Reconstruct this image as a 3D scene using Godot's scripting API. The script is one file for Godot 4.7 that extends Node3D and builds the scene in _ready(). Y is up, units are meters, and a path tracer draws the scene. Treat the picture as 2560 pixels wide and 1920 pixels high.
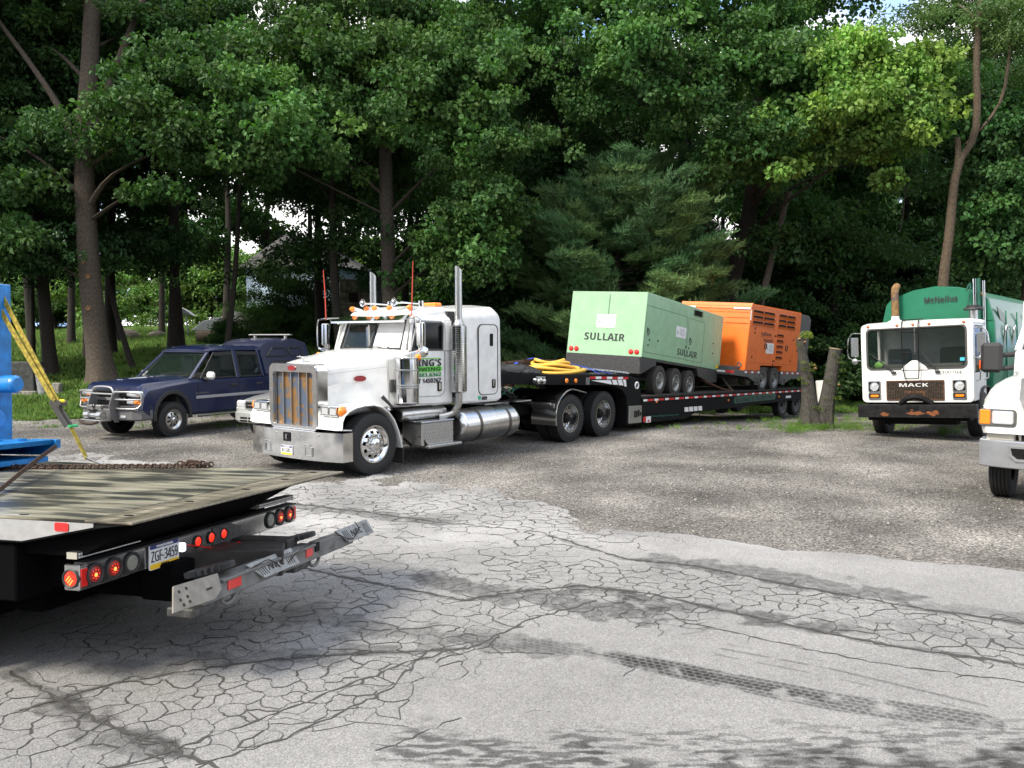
extends Node3D

const YAW := 0.897
const TRO := Vector3(-3.681, 0, -13.942)
var rng := RandomNumberGenerator.new()
var names := {}
var mats := {}
var noise := FastNoiseLite.new()


class MB:
	var v := PackedVector3Array()
	var col := PackedColorArray()
	var cc := Color(1, 1, 1)
	var colored := false
	var xf := Transform3D()

	func tri(a: Vector3, b: Vector3, c: Vector3) -> void:
		v.append(xf * a); v.append(xf * b); v.append(xf * c)
		if colored:
			col.append(cc); col.append(cc); col.append(cc)

	func quad(a: Vector3, b: Vector3, c: Vector3, d: Vector3) -> void:
		tri(a, b, c); tri(a, c, d)

	func at(p: Vector3, y := Vector3.UP, spin := 0.0) -> MB:
		# places the builder so that local y points along y
		var yy := y.normalized()
		var x := Vector3.RIGHT if absf(yy.x) < 0.9 else Vector3.FORWARD
		x = (x - yy * x.dot(yy)).normalized()
		xf = Transform3D(Basis(x, yy, x.cross(yy)) * Basis(Vector3.UP, spin), p)
		return self

	func zat(p: Vector3, z: Vector3, up := Vector3.UP) -> MB:
		# local z along z, y near up
		var zz := z.normalized()
		var x := up.cross(zz).normalized()
		xf = Transform3D(Basis(x, zz.cross(x), zz), p)
		return self

	func home() -> MB:
		xf = Transform3D()
		return self

	func box(c: Vector3, s: Vector3, b := 0.0) -> void:
		var h := s / 2.0
		if b <= 0.0:
			for ax in 3:
				for sg in [-1.0, 1.0]:
					var q := []
					for k in [[-1, -1], [1, -1], [1, 1], [-1, 1]]:
						var p := Vector3()
						p[ax] = h[ax] * sg
						p[(ax + 1) % 3] = h[(ax + 1) % 3] * k[0] * sg
						p[(ax + 2) % 3] = h[(ax + 2) % 3] * k[1]
						q.append(c + p)
					quad(q[0], q[3], q[2], q[1])
			return
		b = minf(b, minf(h.x, minf(h.y, h.z)) * 0.95)
		var P := func(sx: float, sy: float, sz: float, ax: int) -> Vector3:
			var p := Vector3(sx * (h.x - b), sy * (h.y - b), sz * (h.z - b))
			p[ax] = h[ax] * [sx, sy, sz][ax]
			return c + p
		for ax in 3:
			var u := (ax + 1) % 3
			var w := (ax + 2) % 3
			for sg in [-1.0, 1.0]:
				var q := []
				for k in [[-1.0, -1.0], [1.0, -1.0], [1.0, 1.0], [-1.0, 1.0]]:
					var s3 := [0.0, 0.0, 0.0]
					s3[ax] = sg
					s3[u] = k[0] * sg
					s3[w] = k[1]
					q.append(P.call(s3[0], s3[1], s3[2], ax))
				quad(q[0], q[3], q[2], q[1])
			for su in [-1.0, 1.0]:
				for sw in [-1.0, 1.0]:
					var a := [0.0, 0.0, 0.0]
					a[u] = su
					a[w] = sw
					a[ax] = -1.0
					var e := a.duplicate()
					e[ax] = 1.0
					var p1: Vector3 = P.call(a[0], a[1], a[2], u)
					var p2: Vector3 = P.call(e[0], e[1], e[2], u)
					var p3: Vector3 = P.call(e[0], e[1], e[2], w)
					var p4: Vector3 = P.call(a[0], a[1], a[2], w)
					if su * sw > 0:
						quad(p1, p4, p3, p2)
					else:
						quad(p1, p2, p3, p4)
		for sx in [-1.0, 1.0]:
			for sy in [-1.0, 1.0]:
				for sz in [-1.0, 1.0]:
					var a2: Vector3 = P.call(sx, sy, sz, 0)
					var b2: Vector3 = P.call(sx, sy, sz, 1)
					var c2: Vector3 = P.call(sx, sy, sz, 2)
					if sx * sy * sz > 0:
						tri(a2, c2, b2)
					else:
						tri(a2, b2, c2)

	func bar(a: Vector3, b: Vector3, w: float, h: float, bev := 0.0) -> void:
		# a straight box from a to b; w across, h upwards
		var keep := xf
		var z := (b - a).normalized()
		var up := Vector3.UP if absf(z.y) < 0.98 else Vector3.RIGHT
		var x := up.cross(z).normalized()
		xf = keep * Transform3D(Basis(x, z.cross(x), z), (a + b) / 2.0)
		box(Vector3.ZERO, Vector3(w, h, a.distance_to(b)), bev)
		xf = keep

	static func inset(p: PackedVector2Array, b: float) -> PackedVector2Array:
		var area := 0.0
		var n := p.size()
		for i in n:
			area += p[i].cross(p[(i + 1) % n])
		var sg := 1.0 if area > 0 else -1.0
		var out := PackedVector2Array()
		for i in n:
			var d1 := (p[i] - p[(i - 1 + n) % n]).normalized()
			var d2 := (p[(i + 1) % n] - p[i]).normalized()
			var n1 := Vector2(-d1.y, d1.x) * sg
			var n2 := Vector2(-d2.y, d2.x) * sg
			var m := n1 + n2
			m = m / maxf(m.dot(n1), 0.35)
			out.append(p[i] + m * b)
		return out

	func cap(p: PackedVector2Array, z: float, flip: bool) -> void:
		var t := Geometry2D.triangulate_polygon(p)
		for i in range(0, t.size(), 3):
			var a := Vector3(p[t[i]].x, p[t[i]].y, z)
			var b := Vector3(p[t[i + 1]].x, p[t[i + 1]].y, z)
			var c := Vector3(p[t[i + 2]].x, p[t[i + 2]].y, z)
			var up := (b - a).cross(c - a).z > 0
			if up != flip:
				tri(a, c, b)
			else:
				tri(a, b, c)

	func prism(p: PackedVector2Array, z0: float, z1: float, b := 0.0) -> void:
		var n := p.size()
		var q := inset(p, b) if b > 0 else p
		cap(q, z1, false)
		cap(q, z0, true)
		var ar := 0.0
		for i in n:
			ar += p[i].cross(p[(i + 1) % n])
		for i in n:
			var i0 := i if ar > 0 else (i + 1) % n
			var i1 := (i + 1) % n if ar > 0 else i
			var lo := z0 + b
			var hi := z1 - b
			quad(Vector3(p[i0].x, p[i0].y, lo), Vector3(p[i0].x, p[i0].y, hi), Vector3(p[i1].x, p[i1].y, hi), Vector3(p[i1].x, p[i1].y, lo))
			if b > 0:
				quad(Vector3(p[i0].x, p[i0].y, hi), Vector3(q[i0].x, q[i0].y, z1), Vector3(q[i1].x, q[i1].y, z1), Vector3(p[i1].x, p[i1].y, hi))
				quad(Vector3(q[i0].x, q[i0].y, z0), Vector3(p[i0].x, p[i0].y, lo), Vector3(p[i1].x, p[i1].y, lo), Vector3(q[i1].x, q[i1].y, z0))

	func frame(o: PackedVector2Array, q: PackedVector2Array, z0: float, z1: float) -> void:
		var n := o.size()
		for i in n:
			var j := (i + 1) % n
			var a := o[i]; var b := o[j]; var c := q[j]; var d := q[i]
			quad(Vector3(a.x, a.y, z1), Vector3(d.x, d.y, z1), Vector3(c.x, c.y, z1), Vector3(b.x, b.y, z1))
			quad(Vector3(a.x, a.y, z0), Vector3(b.x, b.y, z0), Vector3(c.x, c.y, z0), Vector3(d.x, d.y, z0))
			quad(Vector3(a.x, a.y, z0), Vector3(a.x, a.y, z1), Vector3(b.x, b.y, z1), Vector3(b.x, b.y, z0))
			quad(Vector3(d.x, d.y, z0), Vector3(c.x, c.y, z0), Vector3(c.x, c.y, z1), Vector3(d.x, d.y, z1))

	func tube(p: Array, r, n := 8, caps := true) -> void:
		var rings := []
		var k := p.size()
		var up := Vector3.UP
		var d0: Vector3 = (p[1] - p[0]).normalized()
		if absf(d0.dot(up)) > 0.95:
			up = Vector3.RIGHT
		var x := (up - d0 * up.dot(d0)).normalized()
		for i in k:
			var d: Vector3 = (p[mini(i + 1, k - 1)] - p[maxi(i - 1, 0)]).normalized()
			x = (x - d * x.dot(d)).normalized()
			var y := d.cross(x)
			var rr: float = r if r is float else r[i]
			var ring := PackedVector3Array()
			for j in n:
				var a := TAU * j / n
				ring.append(p[i] + (x * cos(a) + y * sin(a)) * rr)
			rings.append(ring)
		loft(rings, true, caps, caps)

	func loft(rings: Array, closed := true, cap0 := true, cap1 := true) -> void:
		for i in rings.size() - 1:
			var a: PackedVector3Array = rings[i]
			var b: PackedVector3Array = rings[i + 1]
			var n := a.size()
			for j in (n if closed else n - 1):
				var k := (j + 1) % n
				quad(a[j], b[j], b[k], a[k])
		for e in 2:
			if [cap0, cap1][e]:
				var r: PackedVector3Array = rings[0 if e == 0 else rings.size() - 1]
				var c := Vector3()
				for q in r:
					c += q
				c /= r.size()
				for j in r.size():
					var k := (j + 1) % r.size()
					if e == 0:
						tri(c, r[j], r[k])
					else:
						tri(c, r[k], r[j])

	func lathe(pr: Array, n := 24, a0 := 0.0, a1 := TAU) -> void:
		var full := a1 - a0 > TAU - 0.001
		for i in pr.size() - 1:
			var p: Vector2 = pr[i]
			var q: Vector2 = pr[i + 1]
			for j in n:
				var b := a0 + (a1 - a0) * j / n
				var c := a0 + (a1 - a0) * (j + 1) / n
				var P0 := Vector3(p.x * cos(b), p.y, p.x * sin(b))
				var P1 := Vector3(p.x * cos(c), p.y, p.x * sin(c))
				var Q0 := Vector3(q.x * cos(b), q.y, q.x * sin(b))
				var Q1 := Vector3(q.x * cos(c), q.y, q.x * sin(c))
				if p.x < 1e-5:
					tri(P0, Q1, Q0)
				elif q.x < 1e-5:
					tri(P0, P1, Q0)
				else:
					quad(P0, P1, Q1, Q0)

	func ball(c: Vector3, r: Vector3, n := 12, m := 8) -> void:
		var keep := xf
		xf = keep * Transform3D(Basis.from_scale(r), c)
		var pr := []
		for i in m + 1:
			var a := -PI / 2 + PI * i / m
			pr.append(Vector2(maxf(cos(a), 0.0) if i > 0 and i < m else 0.0, sin(a)))
		lathe(pr, n)
		xf = keep

	func mesh(crease := 35.0) -> ArrayMesh:
		var nf := v.size() / 3
		var fn := PackedVector3Array()
		fn.resize(nf)
		var un := PackedVector3Array()
		un.resize(nf)
		var by := {}
		for f in nf:
			var n := (v[f * 3 + 2] - v[f * 3]).cross(v[f * 3 + 1] - v[f * 3])
			fn[f] = n
			un[f] = n.normalized()
			for k in 3:
				var key := Vector3i((v[f * 3 + k] * 4000.0).round())
				if by.has(key):
					by[key].append(f)
				else:
					by[key] = [f]
		var nn := PackedVector3Array()
		nn.resize(v.size())
		var lim := cos(deg_to_rad(crease))
		for f in nf:
			for k in 3:
				var s := Vector3()
				for g in by[Vector3i((v[f * 3 + k] * 4000.0).round())]:
					if un[f].dot(un[g]) >= lim:
						s += fn[g]
				nn[f * 3 + k] = s.normalized() if s.length_squared() > 1e-20 else un[f]
		var arr := []
		arr.resize(Mesh.ARRAY_MAX)
		arr[Mesh.ARRAY_VERTEX] = v
		arr[Mesh.ARRAY_NORMAL] = nn
		if colored:
			arr[Mesh.ARRAY_COLOR] = col
		var m := ArrayMesh.new()
		m.add_surface_from_arrays(Mesh.PRIMITIVE_TRIANGLES, arr)
		return m


# ---------------------------------------------------------------- nodes
func numbered(called: String) -> String:
	var n: int = names.get(called, 0)
	names[called] = n + 1
	return called if n == 0 else "%s_%03d" % [called, n]

func thing(called: String, label: String, category: String, group := "", tf := Transform3D()) -> Node3D:
	var o := Node3D.new()
	o.name = numbered(called)
	add_child(o)
	o.transform = tf
	tag(o, label, category, group)
	return o

func tag(o: Node, label: String, category: String, group := "") -> void:
	o.set_meta("label", label)
	o.set_meta("category", category)
	if group:
		o.set_meta("group", group)

func put(mb: MB, called: String, mat: Material, parent: Node, crease := 35.0) -> MeshInstance3D:
	return inst(mb.mesh(crease), called, mat, parent)

func inst(m: Mesh, called: String, mat: Material, parent: Node, tf := Transform3D()) -> MeshInstance3D:
	var o := MeshInstance3D.new()
	o.mesh = m
	o.material_override = mat
	o.transform = tf
	if parent == self:
		o.name = numbered(called)
		add_child(o)
	else:
		var k := 0
		var nm := called
		while parent.has_node(nm):
			k += 1
			nm = "%s_%03d" % [called, k]
		o.name = nm
		parent.add_child(o)
	return o

func pivot(called: String, parent: Node, tf := Transform3D()) -> Node3D:
	var o := Node3D.new()
	var k := 0
	var nm := called
	while parent.has_node(nm):
		k += 1
		nm = "%s_%03d" % [called, k]
	o.name = nm
	o.transform = tf
	parent.add_child(o)
	return o

func structure(o: Node) -> Node:
	o.set_meta("kind", "structure")
	return o

func stuff(o: Node) -> Node:
	o.set_meta("kind", "stuff")
	return o

func multi(m: Mesh, xs: Array, cols: Array, called: String, mat: Material, parent: Node) -> MultiMeshInstance3D:
	var mm := MultiMesh.new()
	mm.transform_format = MultiMesh.TRANSFORM_3D
	mm.use_colors = cols.size() > 0
	mm.mesh = m
	mm.instance_count = xs.size()
	for i in xs.size():
		mm.set_instance_transform(i, xs[i])
		if cols.size():
			mm.set_instance_color(i, cols[i])
	var o := MultiMeshInstance3D.new()
	o.multimesh = mm
	o.material_override = mat
	if parent == self:
		o.name = numbered(called)
		add_child(o)
	else:
		var k := 0
		var nm := called
		while parent.has_node(nm):
			k += 1
			nm = "%s_%03d" % [called, k]
		o.name = nm
		parent.add_child(o)
	return o

func text(s: String, pos: Vector3, right: Vector3, up: Vector3, w: float, h: float, mat: Material, parent: Node, called := "lettering", bold := true, serif := false) -> MeshInstance3D:
	var f := SystemFont.new()
	f.font_names = PackedStringArray(["Droid Serif" if serif else "Droid Sans"])
	f.font_weight = 700 if bold else 400
	var t := TextMesh.new()
	t.text = s
	t.font = f
	t.font_size = 64
	t.depth = 0.1
	t.pixel_size = 0.01
	t.curve_step = 2.0
	var bb := t.get_aabb()
	var c := bb.get_center()
	var x := right.normalized()
	var y := (up - x * up.dot(x)).normalized()
	var z := x.cross(y)
	var b := Basis(x * (w / bb.size.x), y * (h / bb.size.y), z * (0.004 / bb.size.z))
	return inst(t, called, mat, parent, Transform3D(b, pos - b * c))

# ---------------------------------------------------------------- materials
var tex := {}
func ntex(key: String, freq: float, lo: float, hi: float, oct := 4, type := FastNoiseLite.TYPE_SIMPLEX_SMOOTH, size := 512, mid := 0.5) -> NoiseTexture2D:
	if not tex.has(key):
		var n := FastNoiseLite.new()
		n.noise_type = type
		n.frequency = freq
		n.fractal_octaves = oct
		n.seed = hash(key) % 1000
		var t := NoiseTexture2D.new()
		t.width = size
		t.height = size
		t.seamless = true
		t.noise = n
		var g := Gradient.new()
		g.offsets = PackedFloat32Array([0.0, mid, 1.0])
		var m := (lo + hi) / 2.0
		g.colors = PackedColorArray([Color(lo, lo, lo), Color(m, m, m), Color(hi, hi, hi)])
		t.color_ramp = g
		tex[key] = t
	return tex[key]

func cells(key: String, freq: float, lo: float, hi: float, size := 1024) -> NoiseTexture2D:
	# grains: every cell has one tone
	var t := ntex(key, freq, lo, hi, 1, FastNoiseLite.TYPE_CELLULAR, size)
	var n: FastNoiseLite = t.noise
	n.cellular_return_type = FastNoiseLite.RETURN_CELL_VALUE
	n.cellular_jitter = 1.0
	n.fractal_type = FastNoiseLite.FRACTAL_FBM
	n.fractal_octaves = 2
	return t

func lin(r: float, g: float, b: float) -> Color:
	return Color(r, g, b).linear_to_srgb()

func M(key: String, r := 0.5, g := 0.5, b := 0.5, rough := 0.5, metal := 0.0, dirt := "", scale := 1.0, coat := 0.0) -> StandardMaterial3D:
	if mats.has(key):
		return mats[key]
	var m := StandardMaterial3D.new()
	m.resource_name = key
	m.albedo_color = lin(r, g, b)
	m.roughness = rough
	m.metallic = metal
	if key.begins_with("black"):
		m.metallic_specular = 0.3
	if dirt:
		m.albedo_texture = tex[dirt]
		m.uv1_triplanar = true
		m.uv1_scale = Vector3.ONE * scale
	if coat > 0:
		m.clearcoat_enabled = true
		m.clearcoat = coat
		m.clearcoat_roughness = 0.08
	mats[key] = m
	return m

func glass(key: String, r: float, g: float, b: float, a: float) -> StandardMaterial3D:
	if mats.has(key):
		return mats[key]
	var m := StandardMaterial3D.new()
	m.resource_name = key
	var c := lin(r, g, b)
	c.a = a
	m.albedo_color = c
	m.transparency = BaseMaterial3D.TRANSPARENCY_ALPHA
	m.roughness = 0.02
	m.metallic_specular = 0.38
	mats[key] = m
	return m

func glow(key: String, r: float, g: float, b: float, e: float) -> StandardMaterial3D:
	if mats.has(key):
		return mats[key]
	var m := M(key, r * 0.6, g * 0.6, b * 0.6, 0.2)
	m.emission_enabled = true
	m.emission = lin(r, g, b)
	m.emission_energy_multiplier = e
	return m

func rr(w: float, h: float, r: float, n := 4, c := Vector2.ZERO) -> PackedVector2Array:
	var p := PackedVector2Array()
	for k in 4:
		var sx: float = [1, -1, -1, 1][k]
		var sy: float = [1, 1, -1, -1][k]
		for i in n + 1:
			var a := PI / 2 * k + PI / 2 * i / n
			p.append(c + Vector2(sx * (w / 2 - r), sy * (h / 2 - r)) + Vector2(cos(a), sin(a)) * r)
	return p

func disc(r: float, n := 16, c := Vector2.ZERO) -> PackedVector2Array:
	var p := PackedVector2Array()
	for i in n:
		p.append(c + Vector2(cos(TAU * i / n), sin(TAU * i / n)) * r)
	return p

func pv(a: Array) -> PackedVector2Array:
	var p := PackedVector2Array()
	for i in range(0, a.size(), 2):
		p.append(Vector2(a[i], a[i + 1]))
	return p

# ring in the z-y plane at x, for bodies lofted along x; hb/ht half widths at bottom and top
func section(x: float, hb: float, ht: float, y0: float, y1: float, r: float, crown := 0.0, n := 4) -> PackedVector3Array:
	var p := PackedVector3Array()
	var rb := minf(r, 0.04)
	p.append(Vector3(x, y0, -hb + rb))
	p.append(Vector3(x, y0, hb - rb))
	p.append(Vector3(x, y0 + rb, hb))
	for i in n + 1:
		var a := PI / 2 * i / n
		p.append(Vector3(x, y1 - r + r * sin(a), ht - r + r * cos(a)))
	for k in [0.5, 0.0, -0.5]:
		p.append(Vector3(x, y1 + crown * (1.0 - k * k), (ht - r) * k))
	for i in n + 1:
		var a := PI / 2 * (1.0 - float(i) / n)
		p.append(Vector3(x, y1 - r + r * sin(a), -(ht - r + r * cos(a))))
	p.append(Vector3(x, y0 + rb, -hb))
	return p

func fr(p: float) -> float:
	return p - floorf(p)

func pl_dist(p: Vector2, l: PackedVector2Array) -> float:
	var best := 1e9
	for i in l.size() - 1:
		best = minf(best, p.distance_to(Geometry2D.get_closest_point_to_segment(p, l[i], l[i + 1])))
	return best

# ground height
func edge_z(x: float) -> float:
	var k := [-60.0, -20.0, -13.0, -8.0, -3.0, 3.0, 8.0, 14.0, 60.0]
	var z := [-50.0, -24.5, -22.9, -25.6, -27.8, -29.5, -31.5, -32.0, -30.0]
	for i in 8:
		if x <= k[i + 1]:
			return lerpf(z[i], z[i + 1], clampf((x - k[i]) / (k[i + 1] - k[i]), 0, 1))
	return -30.0

func gh(x: float, z: float) -> float:
	var t := maxf(0.0, edge_z(x) - z)
	var up := 0.10 * minf(t, 12.0) * t / (t + 0.8) + 0.05 * maxf(0.0, t - 12.0) if t < 60.0 else 3.6
	var left := smoothstep(10.0, 2.0, x)
	var drop := 0.055 * clampf(-20.0 - z, 0.0, 11.0) * smoothstep(2.0, 8.0, x)
	var y := up * left - drop + 0.02 * maxf(0.0, -36.0 - z) * (1.0 - left)
	if t > 0.3:
		y += 0.12 * noise.get_noise_2d(x * 6.0, z * 6.0) * minf(1.0, t / 4.0)
	return y


func _ready() -> void:
	rng.seed = 7
	noise.seed = 3
	noise.frequency = 0.05
	noise.fractal_octaves = 3
	# ---- camera
	var cam := Camera3D.new()
	cam.name = "camera"
	cam.fov = 49.0
	cam.near = 0.05
	cam.far = 600.0
	cam.position = Vector3(0, 2.279, 0)
	cam.rotation = Vector3(-0.056, 0, 0)
	add_child(cam)
	cam.current = true
	# ---- sky, exposure
	var env := Environment.new()
	env.background_mode = Environment.BG_SKY
	var sky := Sky.new()
	var sm := PanoramaSkyMaterial.new()
	sm.panorama = sky_picture()
	sky.sky_material = sm
	env.sky = sky
	env.background_energy_multiplier = 1.0
	env.tonemap_mode = Environment.TONE_MAPPER_LINEAR
	env.tonemap_exposure = 2.1
	env.sdfgi_enabled = true
	env.ssao_enabled = true
	env.ssil_enabled = true
	var we := WorldEnvironment.new()
	we.name = "world_environment"
	we.environment = env
	add_child(we)
	# ---- sun behind bright cloud, from behind the camera's left shoulder
	var sun := DirectionalLight3D.new()
	sun.name = "sun"
	sun.light_energy = 1.0
	sun.light_angular_distance = 14.0
	sun.light_color = Color(1.0, 0.965, 0.90)
	sun.shadow_enabled = true
	add_child(sun)
	sun.look_at_from_position(Vector3(-30, 40, 26), Vector3.ZERO)

	palette()
	var t0 := Time.get_ticks_msec()
	ground()
	print("ground ", Time.get_ticks_msec() - t0)
	forest()
	print("forest ", Time.get_ticks_msec() - t0)
	tractor()
	lowboy()
	compressors()
	gooseneck_load()
	refuse_truck()
	white_truck()
	pickup()
	silver_suv()
	flatbed()
	flatbed_load()
	yard_things()
	print("all ", Time.get_ticks_msec() - t0)


func sky_picture() -> ImageTexture:
	var w := 1024
	var h := 512
	var n := FastNoiseLite.new()
	n.noise_type = FastNoiseLite.TYPE_SIMPLEX_SMOOTH
	n.frequency = 1.6
	n.fractal_octaves = 5
	n.seed = 11
	var im := Image.create(w, h, false, Image.FORMAT_RGBF)
	for y in h:
		var el := PI * (0.5 - (y + 0.5) / h)
		for x in w:
			var az := TAU * (x + 0.5) / w
			var d := Vector3(cos(el) * cos(az), sin(el), cos(el) * sin(az))
			if el < -0.02:
				im.set_pixel(x, y, Color(0.16, 0.16, 0.15))
				continue
			var q := d * (1.0 / (0.35 + maxf(d.y, 0.0)))
			var f := n.get_noise_3dv(q)
			var c := smoothstep(-0.32, 0.02, f)
			var tone := 0.95 + 0.55 * n.get_noise_3dv(q * 1.7 + Vector3(7, 3, 1))
			var cl := Color(1.0, 0.99, 0.97) * tone
			var bl := Color(0.30, 0.48, 0.85) * 0.9
			im.set_pixel(x, y, bl.lerp(cl, c))
	return ImageTexture.create_from_image(im)


func palette() -> void:
	ntex("blotch", 0.008, 0.74, 1.0, 6)
	ntex("mottle", 0.03, 0.6, 1.0, 5)
	ntex("faint", 0.01, 0.9, 1.0, 5)
	ntex("grain", 0.12, 0.55, 1.0, 3)
	ntex("rubber", 0.02, 0.6, 1.0, 5)
	ntex("scuff", 0.008, 0.5, 1.0, 7)
	cells("aggregate", 0.15, 0.66, 1.0)
	cells("gravel", 0.085, 0.38, 1.0)
	ntex("yard", 0.006, 0.5, 1.0, 7, FastNoiseLite.TYPE_SIMPLEX_SMOOTH, 1024)
	ntex("soil", 0.012, 0.5, 1.0, 7, FastNoiseLite.TYPE_SIMPLEX_SMOOTH, 1024)
	M("white_paint", 0.78, 0.78, 0.76, 0.28, 0.0, "faint", 0.7, 0.6)
	M("white_old", 0.74, 0.74, 0.72, 0.4, 0.0, "faint", 0.8, 0.3)
	M("chrome", 0.78, 0.78, 0.78, 0.10, 1.0, "faint", 1.3)
	M("steel", 0.55, 0.55, 0.54, 0.28, 1.0, "faint", 1.6)
	M("alu", 0.66, 0.66, 0.66, 0.22, 1.0, "faint", 1.2)
	M("alu_dull", 0.52, 0.52, 0.51, 0.42, 1.0, "faint", 2.0)
	M("galv", 0.36, 0.37, 0.37, 0.5, 0.6, "blotch", 1.5)
	M("tyre", 0.022, 0.022, 0.023, 0.75, 0.0, "rubber", 2.0)
	M("tyre_dusty", 0.062, 0.057, 0.05, 0.9, 0.0, "rubber", 2.0)
	M("black", 0.008, 0.008, 0.009, 0.6, 0.0, "mottle", 1.0)
	M("black_frame", 0.008, 0.008, 0.009, 0.75, 0.0, "mottle", 1.2)
	M("black_gloss", 0.01, 0.01, 0.011, 0.12)
	M("plastic", 0.02, 0.02, 0.021, 0.6)
	M("dark_grey", 0.07, 0.07, 0.072, 0.5, 0.0, "mottle", 1.0)
	M("grey", 0.2, 0.2, 0.2, 0.5, 0.0, "mottle", 1.0)
	M("seam", 0.05, 0.05, 0.05, 0.8)
	M("seam_white", 0.33, 0.33, 0.33, 0.8)
	M("white_flat", 0.8, 0.8, 0.8, 0.6)
	M("paper", 0.75, 0.76, 0.77, 0.7, 0.0, "faint", 2.0)
	M("amber", 0.85, 0.22, 0.01, 0.25, 0.0, "", 1.0, 0.6)
	M("red_lens", 0.55, 0.015, 0.012, 0.2, 0.0, "", 1.0, 0.6)
	M("red_tape", 0.5, 0.02, 0.02, 0.4)
	M("white_tape", 0.75, 0.75, 0.75, 0.4)
	M("clear_lens", 0.75, 0.77, 0.8, 0.08, 0.6)
	M("rust", 0.16, 0.065, 0.028, 0.85, 0.0, "scuff", 3.0)
	M("rust_dark", 0.055, 0.03, 0.02, 0.85, 0.0, "scuff", 3.0)
	M("green_text", 0.01, 0.22, 0.05, 0.6)
	M("teal_paint", 0.008, 0.10, 0.065, 0.5, 0.0, "blotch", 1.0)
	M("compressor_green", 0.28, 0.47, 0.29, 0.42, 0.0, "faint", 0.5, 0.15)
	M("compressor_orange", 0.80, 0.16, 0.015, 0.38, 0.0, "faint", 0.5, 0.2)
	M("graphite", 0.09, 0.09, 0.085, 0.5, 0.0, "faint", 0.6)
	M("refuse_green", 0.006, 0.145, 0.075, 0.4, 0.0, "faint", 0.5, 0.25)
	M("navy", 0.008, 0.014, 0.058, 0.3, 0.0, "faint", 0.7, 0.9)
	M("navy_cap", 0.024, 0.027, 0.062, 0.35, 0.0, "faint", 0.7, 0.6)
	M("silver_paint", 0.48, 0.49, 0.48, 0.3, 0.5, "faint", 1.0, 0.7)
	M("machine_blue", 0.008, 0.22, 0.62, 0.4, 0.0, "blotch", 1.5, 0.2)
	M("strap_yellow", 0.52, 0.40, 0.05, 0.8, 0.0, "scuff", 4.0)
	M("strap_blue", 0.02, 0.06, 0.42, 0.7)
	M("hose_yellow", 0.80, 0.45, 0.06, 0.5, 0.0, "faint", 2.0)
	M("navy_plate", 0.02, 0.03, 0.16, 0.5)
	M("yellow_plate", 0.8, 0.5, 0.02, 0.5)
	M("ink", 0.012, 0.013, 0.016, 0.6)
	M("emblem_red", 0.22, 0.012, 0.014, 0.3)
	M("interior", 0.02, 0.02, 0.02, 0.9)
	M("interior_grey", 0.12, 0.12, 0.11, 0.9)
	glass("glass", 0.012, 0.02, 0.018, 0.5)
	glass("glass_clear", 0.02, 0.03, 0.03, 0.08)
	glass("glass_dark", 0.004, 0.005, 0.006, 0.8)
	glow("tail_glow", 1.0, 0.035, 0.015, 0.55)
	glow("tail_hot", 1.0, 0.2, 0.04, 1.6)
	glow("plate_lamp", 0.9, 0.9, 1.0, 1.3)


# ---------------------------------------------------------------- ground
func asphalt_edge(x: float) -> float:
	var k := [-30.0, -9.5, -8.7, -6.5, -5.0, -3.5, -2.2, -0.8, 0.3, 0.9, 2.1, 2.9, 4.2, 4.9, 9.0, 20.0]
	var z := [-22.0, -16.2, -16.0, -15.1, -14.3, -13.2, -13.3, -12.6, -11.6, -9.9, -9.45, -8.9, -8.4, -8.0, -6.2, -3.0]
	for i in 15:
		if x <= k[i + 1]:
			return lerpf(z[i], z[i + 1], clampf((x - k[i]) / (k[i + 1] - k[i]), 0, 1))
	return -3.0

func grid_mesh(xs: PackedFloat32Array, zs: PackedFloat32Array, height: Callable, keep: Callable, uv := Rect2()) -> ArrayMesh:
	var nx := xs.size()
	var nz := zs.size()
	var v := PackedVector3Array()
	var uvs := PackedVector2Array()
	v.resize(nx * nz)
	uvs.resize(nx * nz)
	for j in nz:
		for i in nx:
			v[j * nx + i] = Vector3(xs[i], height.call(xs[i], zs[j]), zs[j])
			if uv.size.x > 0:
				uvs[j * nx + i] = Vector2((xs[i] - uv.position.x) / uv.size.x, (zs[j] - uv.position.y) / uv.size.y)
	var nn := PackedVector3Array()
	nn.resize(nx * nz)
	for j in nz:
		for i in nx:
			var a := v[j * nx + mini(i + 1, nx - 1)] - v[j * nx + maxi(i - 1, 0)]
			var b := v[mini(j + 1, nz - 1) * nx + i] - v[maxi(j - 1, 0) * nx + i]
			var n := b.cross(a).normalized()
			nn[j * nx + i] = n if n.y > 0 else -n
	var id := PackedInt32Array()
	for j in nz - 1:
		for i in nx - 1:
			if not keep.call((xs[i] + xs[i + 1]) / 2, (zs[j] + zs[j + 1]) / 2):
				continue
			var a := j * nx + i
			# z runs away from the viewer, so this order is clockwise seen from above
			id.append_array(PackedInt32Array([a, a + nx, a + 1, a + 1, a + nx, a + nx + 1]))
	var arr := []
	arr.resize(Mesh.ARRAY_MAX)
	arr[Mesh.ARRAY_VERTEX] = v
	arr[Mesh.ARRAY_NORMAL] = nn
	if uv.size.x > 0:
		arr[Mesh.ARRAY_TEX_UV] = uvs
	arr[Mesh.ARRAY_INDEX] = id
	var m := ArrayMesh.new()
	m.add_surface_from_arrays(Mesh.PRIMITIVE_TRIANGLES, arr)
	return m

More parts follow.
